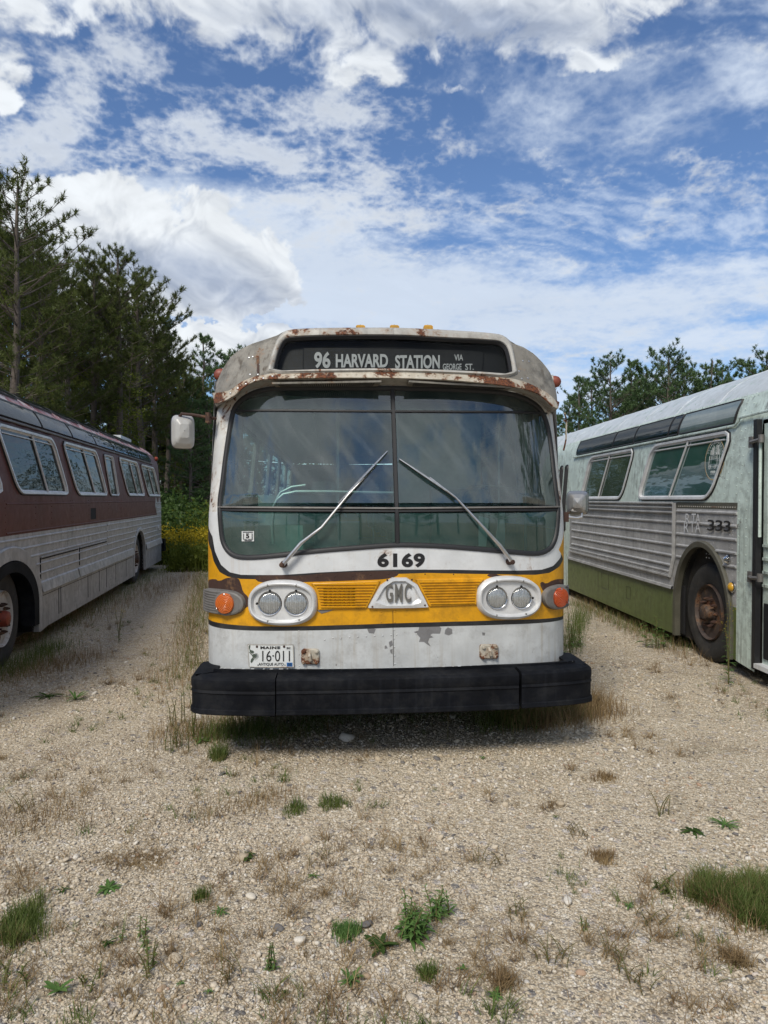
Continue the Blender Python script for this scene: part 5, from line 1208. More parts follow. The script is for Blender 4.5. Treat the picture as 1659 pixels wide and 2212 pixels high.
for (a, b_) in ((1.03, 2.62), (2.66, 6.70), (8.1, 10.3)):
    vs = [L.S.pt(t, z, o_) for t in np.linspace(a, b_, 8) for z, o_ in ((.76, .0), (.745, .018), (.70, .026), (.635, .040), (.62, .012), (.62, 0))]
    T.add(vs, [(i * 6 + j, i * 6 + j + 1, (i + 1) * 6 + j + 1, (i + 1) * 6 + j) for i in range(7) for j in range(5)])
rv = []
for t in (1.02, 1.55, 2.16, 2.22, 2.72, 3.25, 3.31, 4.42, 4.48, 5.40, 6.2, 6.26): rv += [(t, z) for z in np.arange(.80, 1.32, .035)]
L.rivets(T, rv, .005); T.build('fluted_siding', M['flute'], L.root, 30)
T = MB(); rv = []
for z in (1.345, 1.655): rv += [(t, z) for t in np.arange(.0, 9.5, .045)]
for t in (-.03, .9, 1.5, 2.35, 2.45, 3.3, 4.6, 5.5, 5.62, 8.1, 8.3): rv += [(t, z) for z in np.arange(1.40, 1.74, .07)]
for t in (2.16, 2.40, 4.58, 5.55, 8.28): rv += [(t - (z - 1.75) * .75, z) for z in np.arange(1.78, 2.45, .07)]
L.rivets(T, rv, .0055); L.rib(T, .0, 9.5, 1.648, .007, .012); L.rib(T, .0, 9.5, 1.352, .007, .010)
for (ta, tb, za, zb_) in ((1.04, 2.62, .78, 1.02), (2.70, 4.40, .78, 1.02)):
    pass
T.build('riveted_moulding', M['brown'], L.root, 30)
T = MB(); b_ = [(1.04, .79), (2.68, .79), (2.68, 1.045), (1.04, 1.045)]
for a, c_ in ((1.04, 2.66), (2.74, 4.40)):
    T.tube([L.S.pt(a, 1.035, .012), L.S.pt(c_, 1.035, .012)], .010, 6, 0); T.tube([L.S.pt(a, 1.015, .004), L.S.pt(c_, 1.015, .004)], .009, 6, 1); T.tube([L.S.pt(a, .79, .006), L.S.pt(a, 1.03, .006)], .006, 6, 1)
T.build('side_hatch', [M['flute'], M['dark']], L.root, 30)
T = MB()
for t in (1.75, 1.84, 3.2, 3.9, 4.4, 5.1, 6.0): T.box(.001, .004, t, t + .012, .28, .60, 1)
for a, c_ in ((1.1, 7.0),): T.box(.001, .0035, a, c_, .585, .59, 1)
rv = [(t, z) for t in (2.5, 2.56, 4.7, 4.76, 5.6) for z in np.arange(.27, .58, .05)]; L.rivets(T, rv, .006, 0); T.build('skirt_panels', [M['flute'], M['dark']], L.root, 0)
T = MB(); T.box(-.16, -.004, 3.38, 3.75, 1.38, 1.585); T.build('filler_recess', M['dark'], L.root, 0)
T = MB(); T.lathe((-.05, 3.47, 1.40), (0, 0, 1), [(.035, 0), (.035, .10), (.02, .13), (.015, .155)], 14, 0); T.lathe((-.05, 3.47, 1.455), (0, 0, 1), [(.036, 0), (.036, .04)], 14, 1); bo = T.build('oil_bottle', [M['white'], M['hubred']], None, 40)
bo.location = (-3.75, 7.05, 0); bo.rotation_euler = (0, 0, R(9.3)); setprops(bo, 'small white bottle with a red label standing in the filler recess of the brown coach', 'bottle')
L.archlip(.05, .55, .98, .66, .21, M['flute'], .13, .03); L.archlip(7.4, .5, .68, .62, .21, M['flute'], .06, .02)
T = MB(); o = halfcirc(.05, .55, .84, .52, .3, 30); i_ = halfcirc(.05, .50, .70, .46, .3, 30); m = len(o)
vs = [L.S.pt(u, v, q) for P_, q in ((o, -.01), (o, .035), (i_, .03), (i_, -.12)) for u, v in P_]; T.add(vs, [(a * m + k, a * m + k + 1, (a + 1) * m + k + 1, (a + 1) * m + k) for a in range(3) for k in range(m - 1)]); T.build('rubber_fender', M['bumper'], L.root, 50)
for t in (.05, 7.33): wheel(L.root, -.06, t, .505, .28, 1, M['tyre'], M['rimwhite'], M['hubred'] if t < 1 else M['rimrust']); wheel(L.root, -2.47, t, .505, .28, -1, M['tyre'], M['rimwhite'], M['rimrust'])
# upper side glass and roof glass
T = MB(); td = [-2.2, -.05, 1.40, 2.72, 4.08, 5.38, 6.7, 7.98, 9.35]
for a, c_ in zip(td, td[1:]):
    q = resample([(a + .02, 2.545), (c_ - .02, 2.545), (c_ - .05, 2.715), (a - .01, 2.715)], 90); T = MB(); loft(T, L.S, [inset(q, -.012), inset(q, -.004), inset(q, .003)], [.0, .016, .008]); f_ = T.build('upper_window', M['rubber'], L.root, 40)
    T = MB(); pane(T, L.S, a + .02, c_ - .02, a - .01, c_ - .05, 2.545, 2.715, .011); T.build('window_glass', M['dark_glass'], f_, 0)
T = MB(); T.tube([L.S.pt(t, 2.505, .012) for t in np.linspace(-2.2, 9.5, 20)], .014, 6, 0); T.tube([L.S.pt(t, 2.735, .006) for t in np.linspace(-2.2, 9.5, 20)], .012, 6, 0)
T.build('drip_rail', M['oldalu'], L.root, 40)
rS = Surf(L.o, L.rot, lambda t, a: (-(.065 + 1.20 * (1 - math.cos(a))), t, 2.45 + .66 * math.sin(a)), (2, .8), 1)
if rS.nrm(1, .8)[2] < 0: rS.flip = -1
for a, c_ in zip(td, td[1:]):
    q = resample(rrect((a + c_) / 2, .82, (c_ - a) / 2 - .12, .17, .06, 4), 48); T = MB(); loft(T, rS, [inset(q, -.03), inset(q, -.02), inset(q, .0)], [.0, .022, .022]); f_ = T.build('roof_window', M['rubber'], L.root, 40)
    T = MB(); b_ = (min(p[0] for p in q), max(p[0] for p in q), min(p[1] for p in q), max(p[1] for p in q)); cdt_panel(T, rS, b_, [q], lambda u, v: 0 if inside(q, u, v) else None, .12, off=.026); T.build('window_glass', M['dark_glass'], f_, 60)
T = MB(); rv = []
for a in (.60, .62): 
    for t in np.arange(-.4, 9.4, .04): T.dome(rS.pt(t, a, 0), rS.nrm(t, a), .006, .004, 0, 5)
T.build('roof_rivets', M['redroof'], L.root, 0)
T = MB(); c = L.S.pt(10.30, 2.66, .02); T.lathe(c, (1, .2, .1), [(.05, -.02), (.05, .02), (.03, .05), (.001, .055)], 16, 0); T.build('marker_light', M['hubred'], L.root, 40)
T = MB(); T.box(-.7, -1.7, 9.2, 10.45, 2.98, 3.14, 0); T.build('air_unit_hump', M['proof'], L.root, 30)
T = MB()
T.box(-2.50, .06, 10.45, 10.70, .42, .72, 0); T.build('rear_bumper', M['bumper'], L.root, 0)
T = MB(); T.lathe(L.S.pt(9.85, 1.02, 0), L.S.nrm(9.8, 1.0), [(.05, 0), (.05, .02), (.04, .03), (.001, .03)], 16, 0); T.build('fuel_cap', M['alu'], L.root, 40)
T = MB(); T.box(-2.35, -.2, -2.2, 10.3, .16, 1.2); T.build('chassis', M['under'], L.root, 0)
T = MB(); T.box(.0, .03, -1.35, -.98, 1.17, 1.23, 0); T.build('side_reflector', M['rustp'], L.root, 0)
# cabin inside, seen only as darkness behind the glass
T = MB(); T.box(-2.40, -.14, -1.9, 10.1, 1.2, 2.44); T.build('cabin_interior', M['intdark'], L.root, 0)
for o_ in (bodyL,): pass
# coach front (outside the picture)
T = MB(); S_ = Surf(L.o, L.rot, lambda u, v: (u, L.t0 - .455, v), (0, 2), 1); q = resample(rrect(-1.265, 1.98, .92, .45, .2), 60); loft(T, S_, [inset(q, -.03), q], [.012, .012], 0); loft(T, S_, [q, q], [.006, .006], 1, cap_last=True); T.build('front_windshield', [M['rubber'], M['dark_glass']], L.root, 40)

# ---------------- pale green bus on the right
Rb = SideBus('transit_bus', (3.36, 7.22), R(1.7), -1, 'pale green and silver fluted bus numbered 333 parked at the right', -2.35, 9.4, 3.14)
RW = [slantwin(.09, 2.03, 1.69, 2.38, .36, .15), slantwin(2.60, 4.46, 1.69, 2.38, .36, .14)]
arcR = halfcirc(.25, .50, .62, .74, .0); doorh = [(-2.05, .12), (-.76, .12), (-.76, 2.42), (-2.05, 2.42)]
rearw = [rrect(5.38, 1.72, .07, .58, .06), rrect(5.70, 1.72, .07, .58, .06)]
def clsR(u, v):
    if v > 2.70: return 5
    if u < -.44: return 0 if v > 1.3 or u > -.76 else 1
    if v > 1.665: return 0
    if v > 1.595: return 4 if u < .88 else 1
    if v > .66: return 1 if u > -.44 and u < 5.05 else 0
    return 2 if u < 5.15 else 0
hz_lines = [[(Rb.t0, z), (Rb.t1, z), (Rb.t1, z + .0012), (Rb.t0, z + .0012)] for z in (1.595, 1.665, .66)] + [[(t_, .15), (t_ + .0012, .15), (t_ + .0012, 2.6), (t_, 2.6)] for t_ in (5.05, 5.15, .88)] + [[(-.44, .15), (-.4388, .15), (-.4388, 2.6), (-.44, 2.6)]]
bodyR = Rb.shell(RW + [arcR, doorh] + rearw, clsR, [M['pgreen'], M['flute2'], M['olive'], M['rubber'], M['band'], M['proof']], .15, 2.70, hz_lines)
Rb.window(RW[0], M['teal_glass'], [(1.08, .70)]); Rb.window(RW[1], M['olive_glass'], [(3.57, 3.21)])
for q in rearw: Rb.window(q, M['teal_glass'], [], .02, 'rubber', 'door_window')
T = MB(); AR = [(.25, .50, .64, .76)]
for z in (1.56, 1.436, 1.305, 1.175, 1.045): Rb.rib(T, -.44, .86, z, .016, .020, 0, AR)
for z in (1.43, 1.30, 1.17, 1.045, .93): Rb.rib(T, .96, 4.92, z, .016, .020)
for a, b_ in ((0.94, 4.95),):                     # the long side hatch
    for z, r_ in ((1.65, .014), (1.60, .008), (1.545, .012)): T.tube([Rb.S.pt(a, z, .02), Rb.S.pt(b_, z, .02)], r_, 6, 0)
    T.tube([Rb.S.pt(.90, 1.655, .02), Rb.S.pt(.90, 1.03, .02), Rb.S.pt(1.00, .80, .02)], .022, 6, 0)
    for z, r_ in ((.86, .014), (.835, .010), (.81, .018)): T.tube([Rb.S.pt(.98, z, .024), Rb.S.pt(b_, z, .024)], r_, 6, 0)
rv = []
for t in (-.36, -.30, .10, .16): rv += [(t, z) for z in (1.52, 1.475, 1.39, 1.35, 1.26, 1.22, 1.13, 1.09)]
rv += [(-.36, z) for z in (1.0, .96, .88, .80)] + [(.25 + .68 * math.cos(a), .5 + .80 * math.sin(a)) for a in np.arange(.5, 2.9, .11)]
for t in (1.5, 1.56, 2.3, 2.36, 3.1, 3.16, 3.9, 3.96, 4.6): rv += [(t, z) for z in (1.50, 1.46, 1.39, 1.34, 1.26, 1.21, 1.13, 1.09, 1.00)]
Rb.rivets(T, rv, .007); T.build('fluted_siding', M['flute2'], Rb.root, 30)
T = MB(); rv = [(t, 1.618) for t in np.arange(-.40, .84, .045)]; Rb.rivets(T, rv, .008); T.build('band_rivets', M['frame'], Rb.root, 0)
T = MB(); rv = [(t, z) for t in (-.47, -.60) for z in np.arange(.75, 2.38, .085)] + [(t + .36 * (2.38 - z) / .7 * -1 * -.0, z + .03) for t in (-.40,) for z in np.arange(1.72, 2.36, .075)]
rv += [(-.33 + (2.38 - z) * .25, z) for z in np.arange(1.75, 2.36, .07)] + [(t, 2.70) for t in np.arange(-.5, 5.2, .05)] + [(t, 2.675) for t in np.arange(-.5, 5.2, .05)] + [(-.42, z) for z in np.arange(2.44, 2.7, .06)] + [(-.55, z) for z in np.arange(2.44, 2.7, .08)]
Rb.rivets(T, rv, .007); T.build('body_rivets', M['pgreen'], bodyR, 0, kind='stuff')
T = MB(); vs = [Rb.S.pt(t, z, o_) for t in np.linspace(.93, 5.1, 8) for z, o_ in ((.80, .004), (.70, .006), (.695, .03), (.665, .034), (.655, .0))]
T.add(vs, [(i * 5 + j, i * 5 + j + 1, (i + 1) * 5 + j + 1, (i + 1) * 5 + j) for i in range(7) for j in range(4)]); T.build('lower_moulding', M['flute2'], Rb.root, 30)
T = MB(); T.box(-.001, -.004, 3.55, 3.56, .36, .60, 0)
for q in ([(3.1, .38), (3.4, .38), (3.4, .60), (3.1, .60)],): 
    p4 = [Rb.S.pt(*p, .003) for p in q]; T.tube(p4 + [p4[0]], .0025, 4, 0)
p4 = [Rb.S.pt(*p, .003) for p in [(2.25, .36), (2.4, .36), (2.4, .52), (2.25, .52)]]; T.tube(p4 + [p4[0]], .0025, 4, 0); T.build('access_flap_seam', M['band'], Rb.root, 0)
Rb.archlip(.25, .50, .63, .75, .15, M['band'], .055, .035)
wheel(Rb.root, .05, .22, .515, .28, -1, M['tyre'], M['rimrust'], M['rimrust'], True); wheel(Rb.root, 2.48, .22, .515, .28, 1, M['tyre'], M['rimrust'], M['rimrust'])
for x, s_ in ((.05, -1), (2.48, 1)): wheel(Rb.root, x, 7.4, .515, .28, s_, M['tyre'], M['rimrust'], M['rimrust'])
T = MB(); vs = [Rb.S.pt(t, z, -.03) for t in (.75, 1.06) for z in (.20, .70)]; T.box(.03, .05, .74, 1.06, .18, .72); T.build('mud_flap', M['rubber'], Rb.root, 0)
for (t, z, r, m_) in ((-.29, 1.108, .036, 'alu'), (-.44 + .06, .851, .045, 'amber')):
    T = MB(); p, n_ = Rb.S.pt(t, z, .004), Rb.S.nrm(t, z); T.lathe(p, n_, [(r * 1.25, 0), (r * 1.25, .012), (r, .018)], 20, 0); f_ = T.build('side_lamp', M['chrome'], Rb.root, 40)
    T = MB(); T.lathe(p, n_, [(r, .012), (r * .9, .03), (r * .4, .045), (.001, .048)], 20, 0); T.build('side_lamp_lens', M['yellowlens'] if m_ == 'amber' else M['clear'], f_, 50)
# upper windows, gutter
for a, c_, m_ in ((-.25, .95, 'stand_grey'), (1.0, 1.22, 'stand_glass'), (1.26, 2.30, 'stand_glass'), (2.34, 3.1, 'stand_glass'), (3.14, 4.86, 'stand_glass')):
    q = resample([(a, 2.455), (c_, 2.455), (c_ - .06, 2.655), (a - .06, 2.655)], 90); T = MB(); loft(T, Rb.S, [inset(q, -.02), inset(q, -.012), inset(q, .004)], [.0, .018, .008]); f_ = T.build('upper_window', M['rubber'], Rb.root, 40)
    T = MB(); pane(T, Rb.S, a, c_, a - .06, c_ - .06, 2.455, 2.655, .011); T.build('window_glass', M[m_], f_, 0)
T = MB(); T.tube([Rb.S.pt(t, 2.412, .018) for t in np.linspace(-.30, 5.0, 12)], .013, 6, 0); T.tube([Rb.S.pt(-.30, 2.412, .018), Rb.S.pt(-.36, 2.45, .018), Rb.S.pt(-.38, 2.48, .018), Rb.S.pt(-1.2, 2.48, .06), Rb.S.pt(-2.2, 2.48, .06)], .013, 6, 0); T.build('gutter', M['pgreen'], Rb.root, 40)
# lettering
T = MB(); Q6 = lambda x0, y0, x1, y1: pxquad(Rb.S, 1431 + x0 * .14646, 891 + y0 * .14646, 1431 + x1 * .14646, 891 + y1 * .14646)
for k, (x0, x1, y0) in enumerate(((690, 795, 1582), (808, 915, 1588), (930, 1036, 1596))): put_text(T, Rb.S, '3', Q6(x0, y0, x1, y0 + 166), .0185, .015)
T.build('fleet_number', M['text_black'], Rb.root, 0)
T = MB()
for ch, x0, x1 in (('R', 365, 430), ('T', 455, 520), ('A', 515, 585)): put_text(T, Rb.S, ch, Q6(x0, 1492, x1, 1640), .0185, .0)
for ch, x0, x1 in (('R', 345, 412), ('T', 435, 500), ('A', 510, 588)): put_text(T, Rb.S, ch, Q6(x0, 1612, x1, 1770), .0185, .0)
T.build('painted_letters', M['white'], Rb.root, 0)
# oval sticker on the front side window: ring, skyline and a little bus
T = MB(); cT, cZ = .075, 2.105; G = lambda x, y: (cT - x, cZ + y)
def ringp(rx, ry, w_, mi):
    n = 48; vs = [Rb.S.pt(*G((rx + k) * math.cos(a), (ry + k) * math.sin(a)), .004) for k in (0, w_) for a in [2 * math.pi * j / n for j in range(n)]]; T.add(vs, [(j, (j + 1) % n, n + (j + 1) % n, n + j) for j in range(n)], mi)
ringp(.195, .205, .008, 1); ringp(.188, .198, .003, 0)
def ln(pts, w_=.0028, mi=0): T.tube([Rb.S.pt(*G(*p), .004) for p in pts], w_ * .6, 4, mi)
ln([(-.11, -.04), (-.11, .04), (.10, .05), (.11, -.03), (.11, -.07), (-.11, -.07), (-.11, -.04)]); ln([(-.11, .0), (.11, .01)]); ln([(.05, .045), (.06, -.07)])
for k in range(6): ln([(-.10 + .028 * k, .005), (-.10 + .028 * k, .038)], .002)
for x in (-.09, .02): ln([(x + .016 * math.cos(a), -.075 + .02 * math.sin(a)) for a in np.linspace(0, 2 * math.pi, 13)])
for x0, x1, h in ((-.09, -.075, .10), (-.06, -.045, .125), (-.035, -.02, .14), (.02, .04, .15), (.055, .07, .145), (.08, .095, .10)): ln([(x0, .05), (x0, h), (x1, h), (x1, .05)])
ln([(-.04, .05), (-.02, .075), (.02, .075), (.04, .05)])
for k in range(13):
    a = R(25 + k * 130 / 12); x, y = .165 * math.cos(a), .175 * math.sin(a); ln([(x - .006, y - .008), (x - .002, y + .009), (x + .006, y - .004)], .002)
for x in (-.05, -.025, .0, .025): ln([(x - .008, -.115), (x, -.14), (x + .006, -.115)], .0025)
ln([(-.06, -.15), (.05, -.15)])
T.build('oval_sticker', [M['paper'], plain('gold sticker edge', (.45, .30, .10), .5)], Rb.root, 0)
# door leaf folded by the frame
T = MB(); T.box(-.02, .03, -.80, -.745, .15, 2.42, 1); T.box(.05, .09, -1.42, -.80, .20, 1.30, 0); T.box(.05, .09, -1.42, -.80, 2.3, 2.38, 0); T.box(.05, .09, -.86, -.80, 1.30, 2.3, 0); T.box(.05, .09, -1.42, -1.36, 1.30, 2.3, 0)
for z in (1.28, 1.16, 1.04, .92): T.box(.03, .05, -1.40, -.82, z - .012, z + .012, 0)
dr = T.build('entrance_door', [M['pgreen'], M['rubber']], Rb.root, 0)
T = MB(); T.box(.06, .075, -1.36, -.86, 1.36, 2.30); T.box(.045, .05, -1.34, -.88, .30, .72); T.build('door_glass', M['teal_glass'], dr, 0)
T = MB(); T.box(.035, .05, -1.40, -.84, .26, .76); T.build('lower_pane_seal', M['rubber'], dr, 0)
T = MB(); T.box(.05, .09, -2.05, -1.44, .20, 2.38, 0); T.build('entrance_door', [M['pgreen']], Rb.root, 0)
for z in (2.22, .985):
    T = MB(); T.tube([(-.02, -.70, z), (-.05, -.80, z), (-.045, -.92, z + .01)], .017, 8, 0); T.lathe((-.045, -.92, z - .02), (0, 0, 1), [(.026, 0), (.026, .07)], 10, 0); T.box(-.03, .01, -.74, -.68, z - .05, z + .05, 0); T.build('door_hinge', M['oldalu'], Rb.root, 40)
T = MB(); T.tube([(-.03, -.88, 1.36), (-.03, -.88, 2.25)], .014, 8, 0); T.build('door_rod', M['pgreen'], Rb.root, 40)
T = MB(); T.box(-.03, .5, -2.05, -.80, .17, .21, 0); T.build('door_step', M['white'], Rb.root, 0)
T = MB(); T.box(.10, 2.40, -2.2, 9.3, .13, 1.2); T.build('chassis', M['under'], Rb.root, 0)  # underside box brought low to block light from beyond the bus
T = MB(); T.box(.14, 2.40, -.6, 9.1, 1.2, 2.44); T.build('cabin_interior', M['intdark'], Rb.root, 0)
T = MB(); S_ = Surf(Rb.o, Rb.rot, lambda u, v: (u, Rb.t0 - .455, v), (0, 2), 1); q = resample(rrect(1.265, 1.98, .92, .45, .2), 60); loft(T, S_, [inset(q, -.03), q], [.012, .012], 0); loft(T, S_, [q, q], [.006, .006], 1, cap_last=True); T.build('front_windshield', [M['rubber'], M['dark_glass']], Rb.root, 40)
# ============================================================ trees
def needles(C, Dr, n, ln, wd, rs, spread=1.0):
    """tufts of thin needles: C centres (m,3), Dr directions (m,3)"""
    m = len(C); C = np.repeat(C, n, 0); Dr = np.repeat(Dr, n, 0); k = len(C)
    d = rs.normal(size=(k, 3)) * spread + Dr * .9; d /= np.linalg.norm(d, axis=1)[:, None]
    s = np.cross(d, rs.normal(size=(k, 3))); s /= np.linalg.norm(s, axis=1)[:, None] + 1e-9
    L = ln * rs.uniform(.7, 1.25, (k, 1)); st = C + Dr * rs.uniform(-.06, .06, (k, 1))
    V = np.stack([st - s * wd, st + s * wd, st + d * L + s * wd * .3], 1).reshape(-1, 3); F = np.arange(k * 3).reshape(-1, 3); return V, F
def pine(seed, h, base, rad, shape='red', nn=15, wn=.011, ln=.15, tufts=1.0):
    rs = np.random.default_rng(seed); r0 = .012 * h + .03
    tp = [Vector((0, 0, -.1))]; x = y = 0
    for i in range(1, 9): x += rs.normal() * .05; y += rs.normal() * .05; tp.append(Vector((x, y, h * i / 8)))
    T = MB(); T.tube(tp, [r0 * (1.15 - i / 8.3) for i in range(9)], 8, 0)
    def at(z): f = max(0, min(7.999, z / h * 8)); i = int(f); return tp[i].lerp(tp[i + 1], f - i)
    C = []; D_ = []; z = base
    while z < h - .15:
        f = (z - base) / (h - base)
        if shape == 'red': L0 = rad * (math.sin(math.pi * min(1, f * .80 + .16)) ** .8) * (1.0 if f < .7 else 1.0)
        else: L0 = rad * (1 - f) ** .75 + .25
        for _ in range(rs.integers(3, 6)):
            a = rs.uniform(0, 2 * math.pi); L = L0 * rs.uniform(.45, 1.15); up = rs.uniform(.05, .35) + f * .7 if shape == 'red' else rs.uniform(-.05, .22) + f * .5
            p0 = at(z + rs.uniform(-.1, .1)); d = Vector((math.cos(a), math.sin(a), up)).normalized(); side = Vector((-math.sin(a), math.cos(a), 0))
            bend = rs.normal() * .15; pts = [p0]; 
            for k in range(1, 6): t = k / 5; pts.append(p0 + d * L * t + side * bend * L * t * t + Vector((0, 0, (.16 if shape == 'red' else .10) * L * t * t)))
            T.tube(pts, [max(.006, .018 * L / 2 * (1.1 - k / 5)) + .004 for k in range(6)], 4, 0, cap=False)
            nt = max(3, int(L * 7.5 * tufts))
            for j in range(nt):
                t = rs.uniform(.28, 1.0) ** .8; i = min(4, int(t * 5)); q = pts[i].lerp(pts[i + 1], t * 5 - i); s_ = rs.choice([-1, 1]) * rs.uniform(.05, .42) * L * (1.15 - t) + rs.normal() * .03
                tip = q + side * s_ + d * abs(s_) * .6 + Vector((0, 0, rs.uniform(0, .12) + abs(s_) * .15))
                if abs(s_) > .12: T.tube([q, q.lerp(tip, .5) - Vector((0, 0, .02)), tip], [.006, .005, .004], 3, 0, cap=False)
                dd = ((tip - q).normalized() * .6 + Vector((0, 0, .7))).normalized(); C.append(tip); D_.append(dd)
                if rs.random() < .7: C.append(q.lerp(tip, .55)); D_.append(dd)
            C.append(pts[-1]); D_.append((d + Vector((0, 0, .6))).normalized())
        z += rs.uniform(.20, .42) * (1.0 if shape == 'red' else .95)
    for k in range(5): C.append(tp[-1] + Vector((rs.normal() * .05, rs.normal() * .05, -k * .10))); D_.append(Vector((0, 0, 1)))
    zz = 1.2
    while zz < base:                             # dead lower branches
        a = rs.uniform(0, 6.28); p0 = at(zz); L = rs.uniform(.5, 1.9); d = Vector((math.cos(a), math.sin(a), rs.uniform(-.15, .3)))
        pts = [p0, p0 + d * L * .5, p0 + d * L + Vector((0, 0, -.1 * L + rs.normal() * .1))]; T.tube(pts, [.014, .009, .003], 4, 0, cap=False)
        for q_ in range(3): b_ = p0 + d * L * rs.uniform(.3, .9); T.tube([b_, b_ + Vector((rs.normal(), rs.normal(), rs.normal() * .4)) * .25], [.005, .002], 3, 0, cap=False)
        zz += rs.uniform(.12, .45)
    V, F = needles(np.array([tuple(c) for c in C]), np.array([tuple(c) for c in D_]), nn, ln, wn, rs)
    return T, V, F
TREES = {}
def proto(key, args, nmat):
    T, V, F = pine(*args); o1 = T.build('trunk', M['bark'], None, 60); o2 = np_mesh('crown', V, F, M[nmat]); TREES[key] = (o1.data, o2.data); bpy.data.objects.remove(o1); bpy.data.objects.remove(o2)
proto('ra', (1, 11.2, 4.8, 2.3, 'red', 15, .011, .15, 1.25), 'needles'); proto('rb', (2, 11.6, 5.4, 2.1, 'red', 15, .011, .15, 1.25), 'needles'); proto('rc', (3, 10.5, 4.0, 2.4), 'needles'); proto('rd', (4, 9.4, 3.0, 1.9), 'needles')
proto('wa', (5, 10.0, 1.5, 2.3, 'white', 15, .015, .15, .8), 'needles2'); proto('wb', (6, 9.0, 1.2, 2.9, 'white', 15, .016, .16, .75), 'needles2'); proto('wc', (7, 10.6, 1.6, 3.1, 'red', 15, .017, .17, .8), 'needles2'); proto('wd', (8, 8.6, 1.0, 2.6, 'red', 15, .017, .16, .8), 'needles2')
HT = dict(ra=11.2, rb=11.6, rc=10.5, rd=9.4, wa=10, wb=9, wc=10.6, wd=8.6)
def tree(key, x, y, h, rot, label, group=None, name='pine_tree', cat='tree'):
    r = empty(name, (x, y, 0), rot, label, cat, group); s = h / HT[key]; sc = s if s > .7 else .7
    for nm, me in zip(('trunk', 'crown'), TREES[key]): o = bpy.data.objects.new(nm, me); COL.objects.link(o); o.parent = r; o.scale = (sc, sc, s)
    return r
def txy(px, Y): return ((px - CX) / FPX * Y, Y)
def th(py, Y): return CAMH + (HZ - py) / FPX * Y
rt = random.Random(5)
for px, py, Y, key, lab in (
    (38, 392, 19.5, 'rc', 'tallest dark pine, its ragged top the highest thing at the left edge'),
    (-80, 400, 21, 'ra', 'dark pine cut off by the left edge behind the brown coach'),
    (92, 520, 23, 'rc', 'dark pine standing just right of the tallest pine on the left'),
    (150, 600, 25, 'rd', 'lower dark pine in the dip between the tallest pine and the twin peaked pines'),
    (205, 572, 26, 'ra', 'dark pine with the left one of the two neighbouring peaks above the brown coach'),
    (262, 552, 27, 'rb', 'dark pine with the higher right one of the two neighbouring peaks'),
    (303, 598, 29, 'rc', 'dark pine on the falling slope right of the twin peaked pines'),
    (338, 652, 31, 'ra', 'dark pine halfway down the sloping edge of the left wood'),
    (365, 728, 33, 'rb', 'dark pine near the lower end of the sloping wood edge'),
    (392, 785, 36, 'rd', 'lowest dark pine at the right end of the left wood, above the left mirror'),
    (442, 728, 38, 'wa', 'slender bright green pine alone against the cloud left of the middle bus'),
    (415, 860, 30, 'wb', 'low dark green pine behind the yellow flowering weeds'), (445, 870, 34, 'wd', 'second low pine to the right behind the flowering weeds'),
    (505, 768, 46, 'wd', 'green pine top peeping out just over the left shoulder of the middle bus'),
    (470, 790, 44, 'wb', 'bushy green pine between the slender pine and the middle bus')):
    x, y = txy(px, Y); tree(key, x, y, th(py, Y), rt.uniform(0, 6), lab)
for i in range(20):                                   # deeper rows of the left wood
    px = -90 + i * 27 + rt.uniform(-8, 8); Y = rt.uniform(28, 36) + max(0, px) * .022; top = np.interp(px, [-100, 40, 150, 260, 340, 400, 520], [430, 480, 640, 620, 720, 830, 850]) + rt.uniform(0, 60)
    x, y = txy(px, Y); tree(rt.choice(['ra', 'rb', 'rc', 'rd'] if px < 380 else ['wb', 'wd']), x, y, th(top, Y), rt.uniform(0, 6), 'dark pine crowded inside the wood behind its front row', 'pines deep in the left wood')
for px, py, Y, key, lab in (
    (1250, 818, 50, 'wa', 'small slim pine top beside the right shoulder of the middle bus'),
    (1318, 780, 45, 'wc', 'broad green pine with the leftmost high crown over the green bus roof'),
    (1362, 782, 46, 'wa', 'narrow green pine close to the right of the broad leftmost one'),
    (1392, 800, 48, 'wd', 'lower pine in the gap left of the tallest pine over the green bus'),
    (1440, 764, 44, 'wc', 'tallest spreading pine over the middle of the green bus roof'),
    (1485, 800, 46, 'wd', 'lower pine in the gap right of the tallest pine over the green bus'),
    (1528, 782, 45, 'wb', 'bushy pyramid shaped pine over the front half of the green bus roof'),
    (1566, 800, 47, 'wd', 'pine on the right flank of the bushy pyramid shaped one'),
    (1612, 776, 43, 'wb', 'pine rising by the right edge above the green bus roof'),
    (1652, 770, 41, 'wc', 'pine cut off by the right edge above the green bus roof')):
    x, y = txy(px, Y); tree(key, x, y, th(py, Y), rt.uniform(0, 6), lab)
for i in range(13):
    px = 1190 + i * 40 + rt.uniform(-10, 10); Y = rt.uniform(50, 56); x, y = txy(px, Y); tree(rt.choice(['wb', 'wd', 'wc']), x, y, th(rt.uniform(815, 862), Y), rt.uniform(0, 6), 'green pine in the back row beyond the green bus', 'pines in the far row at the right')
# wood on the far side of the lot that the coach windows mirror
for i in range(22):
    xx_ = 17 + (i % 2) * 5 + rt.uniform(0, 3)
    if -2 + i * 1.7 > xx_ / .66: continue
    tree(rt.choice(['wb', 'wc', 'wd', 'wa']), xx_, -2 + i * 1.7, rt.uniform(9, 13), rt.uniform(0, 6), 'tall pine outside the picture beyond the green bus', 'pines beyond the right edge')
for i in range(17):
    tree(rt.choice(['wb', 'wc', 'ra', 'rc', 'rb']), -30 + i * 3.6 + rt.uniform(-1, 1), -21 - rt.uniform(0, 5), rt.uniform(7.5, 11.5), rt.uniform(0, 6), 'tall pine across the lot behind the photographer', 'pines behind the photographer')
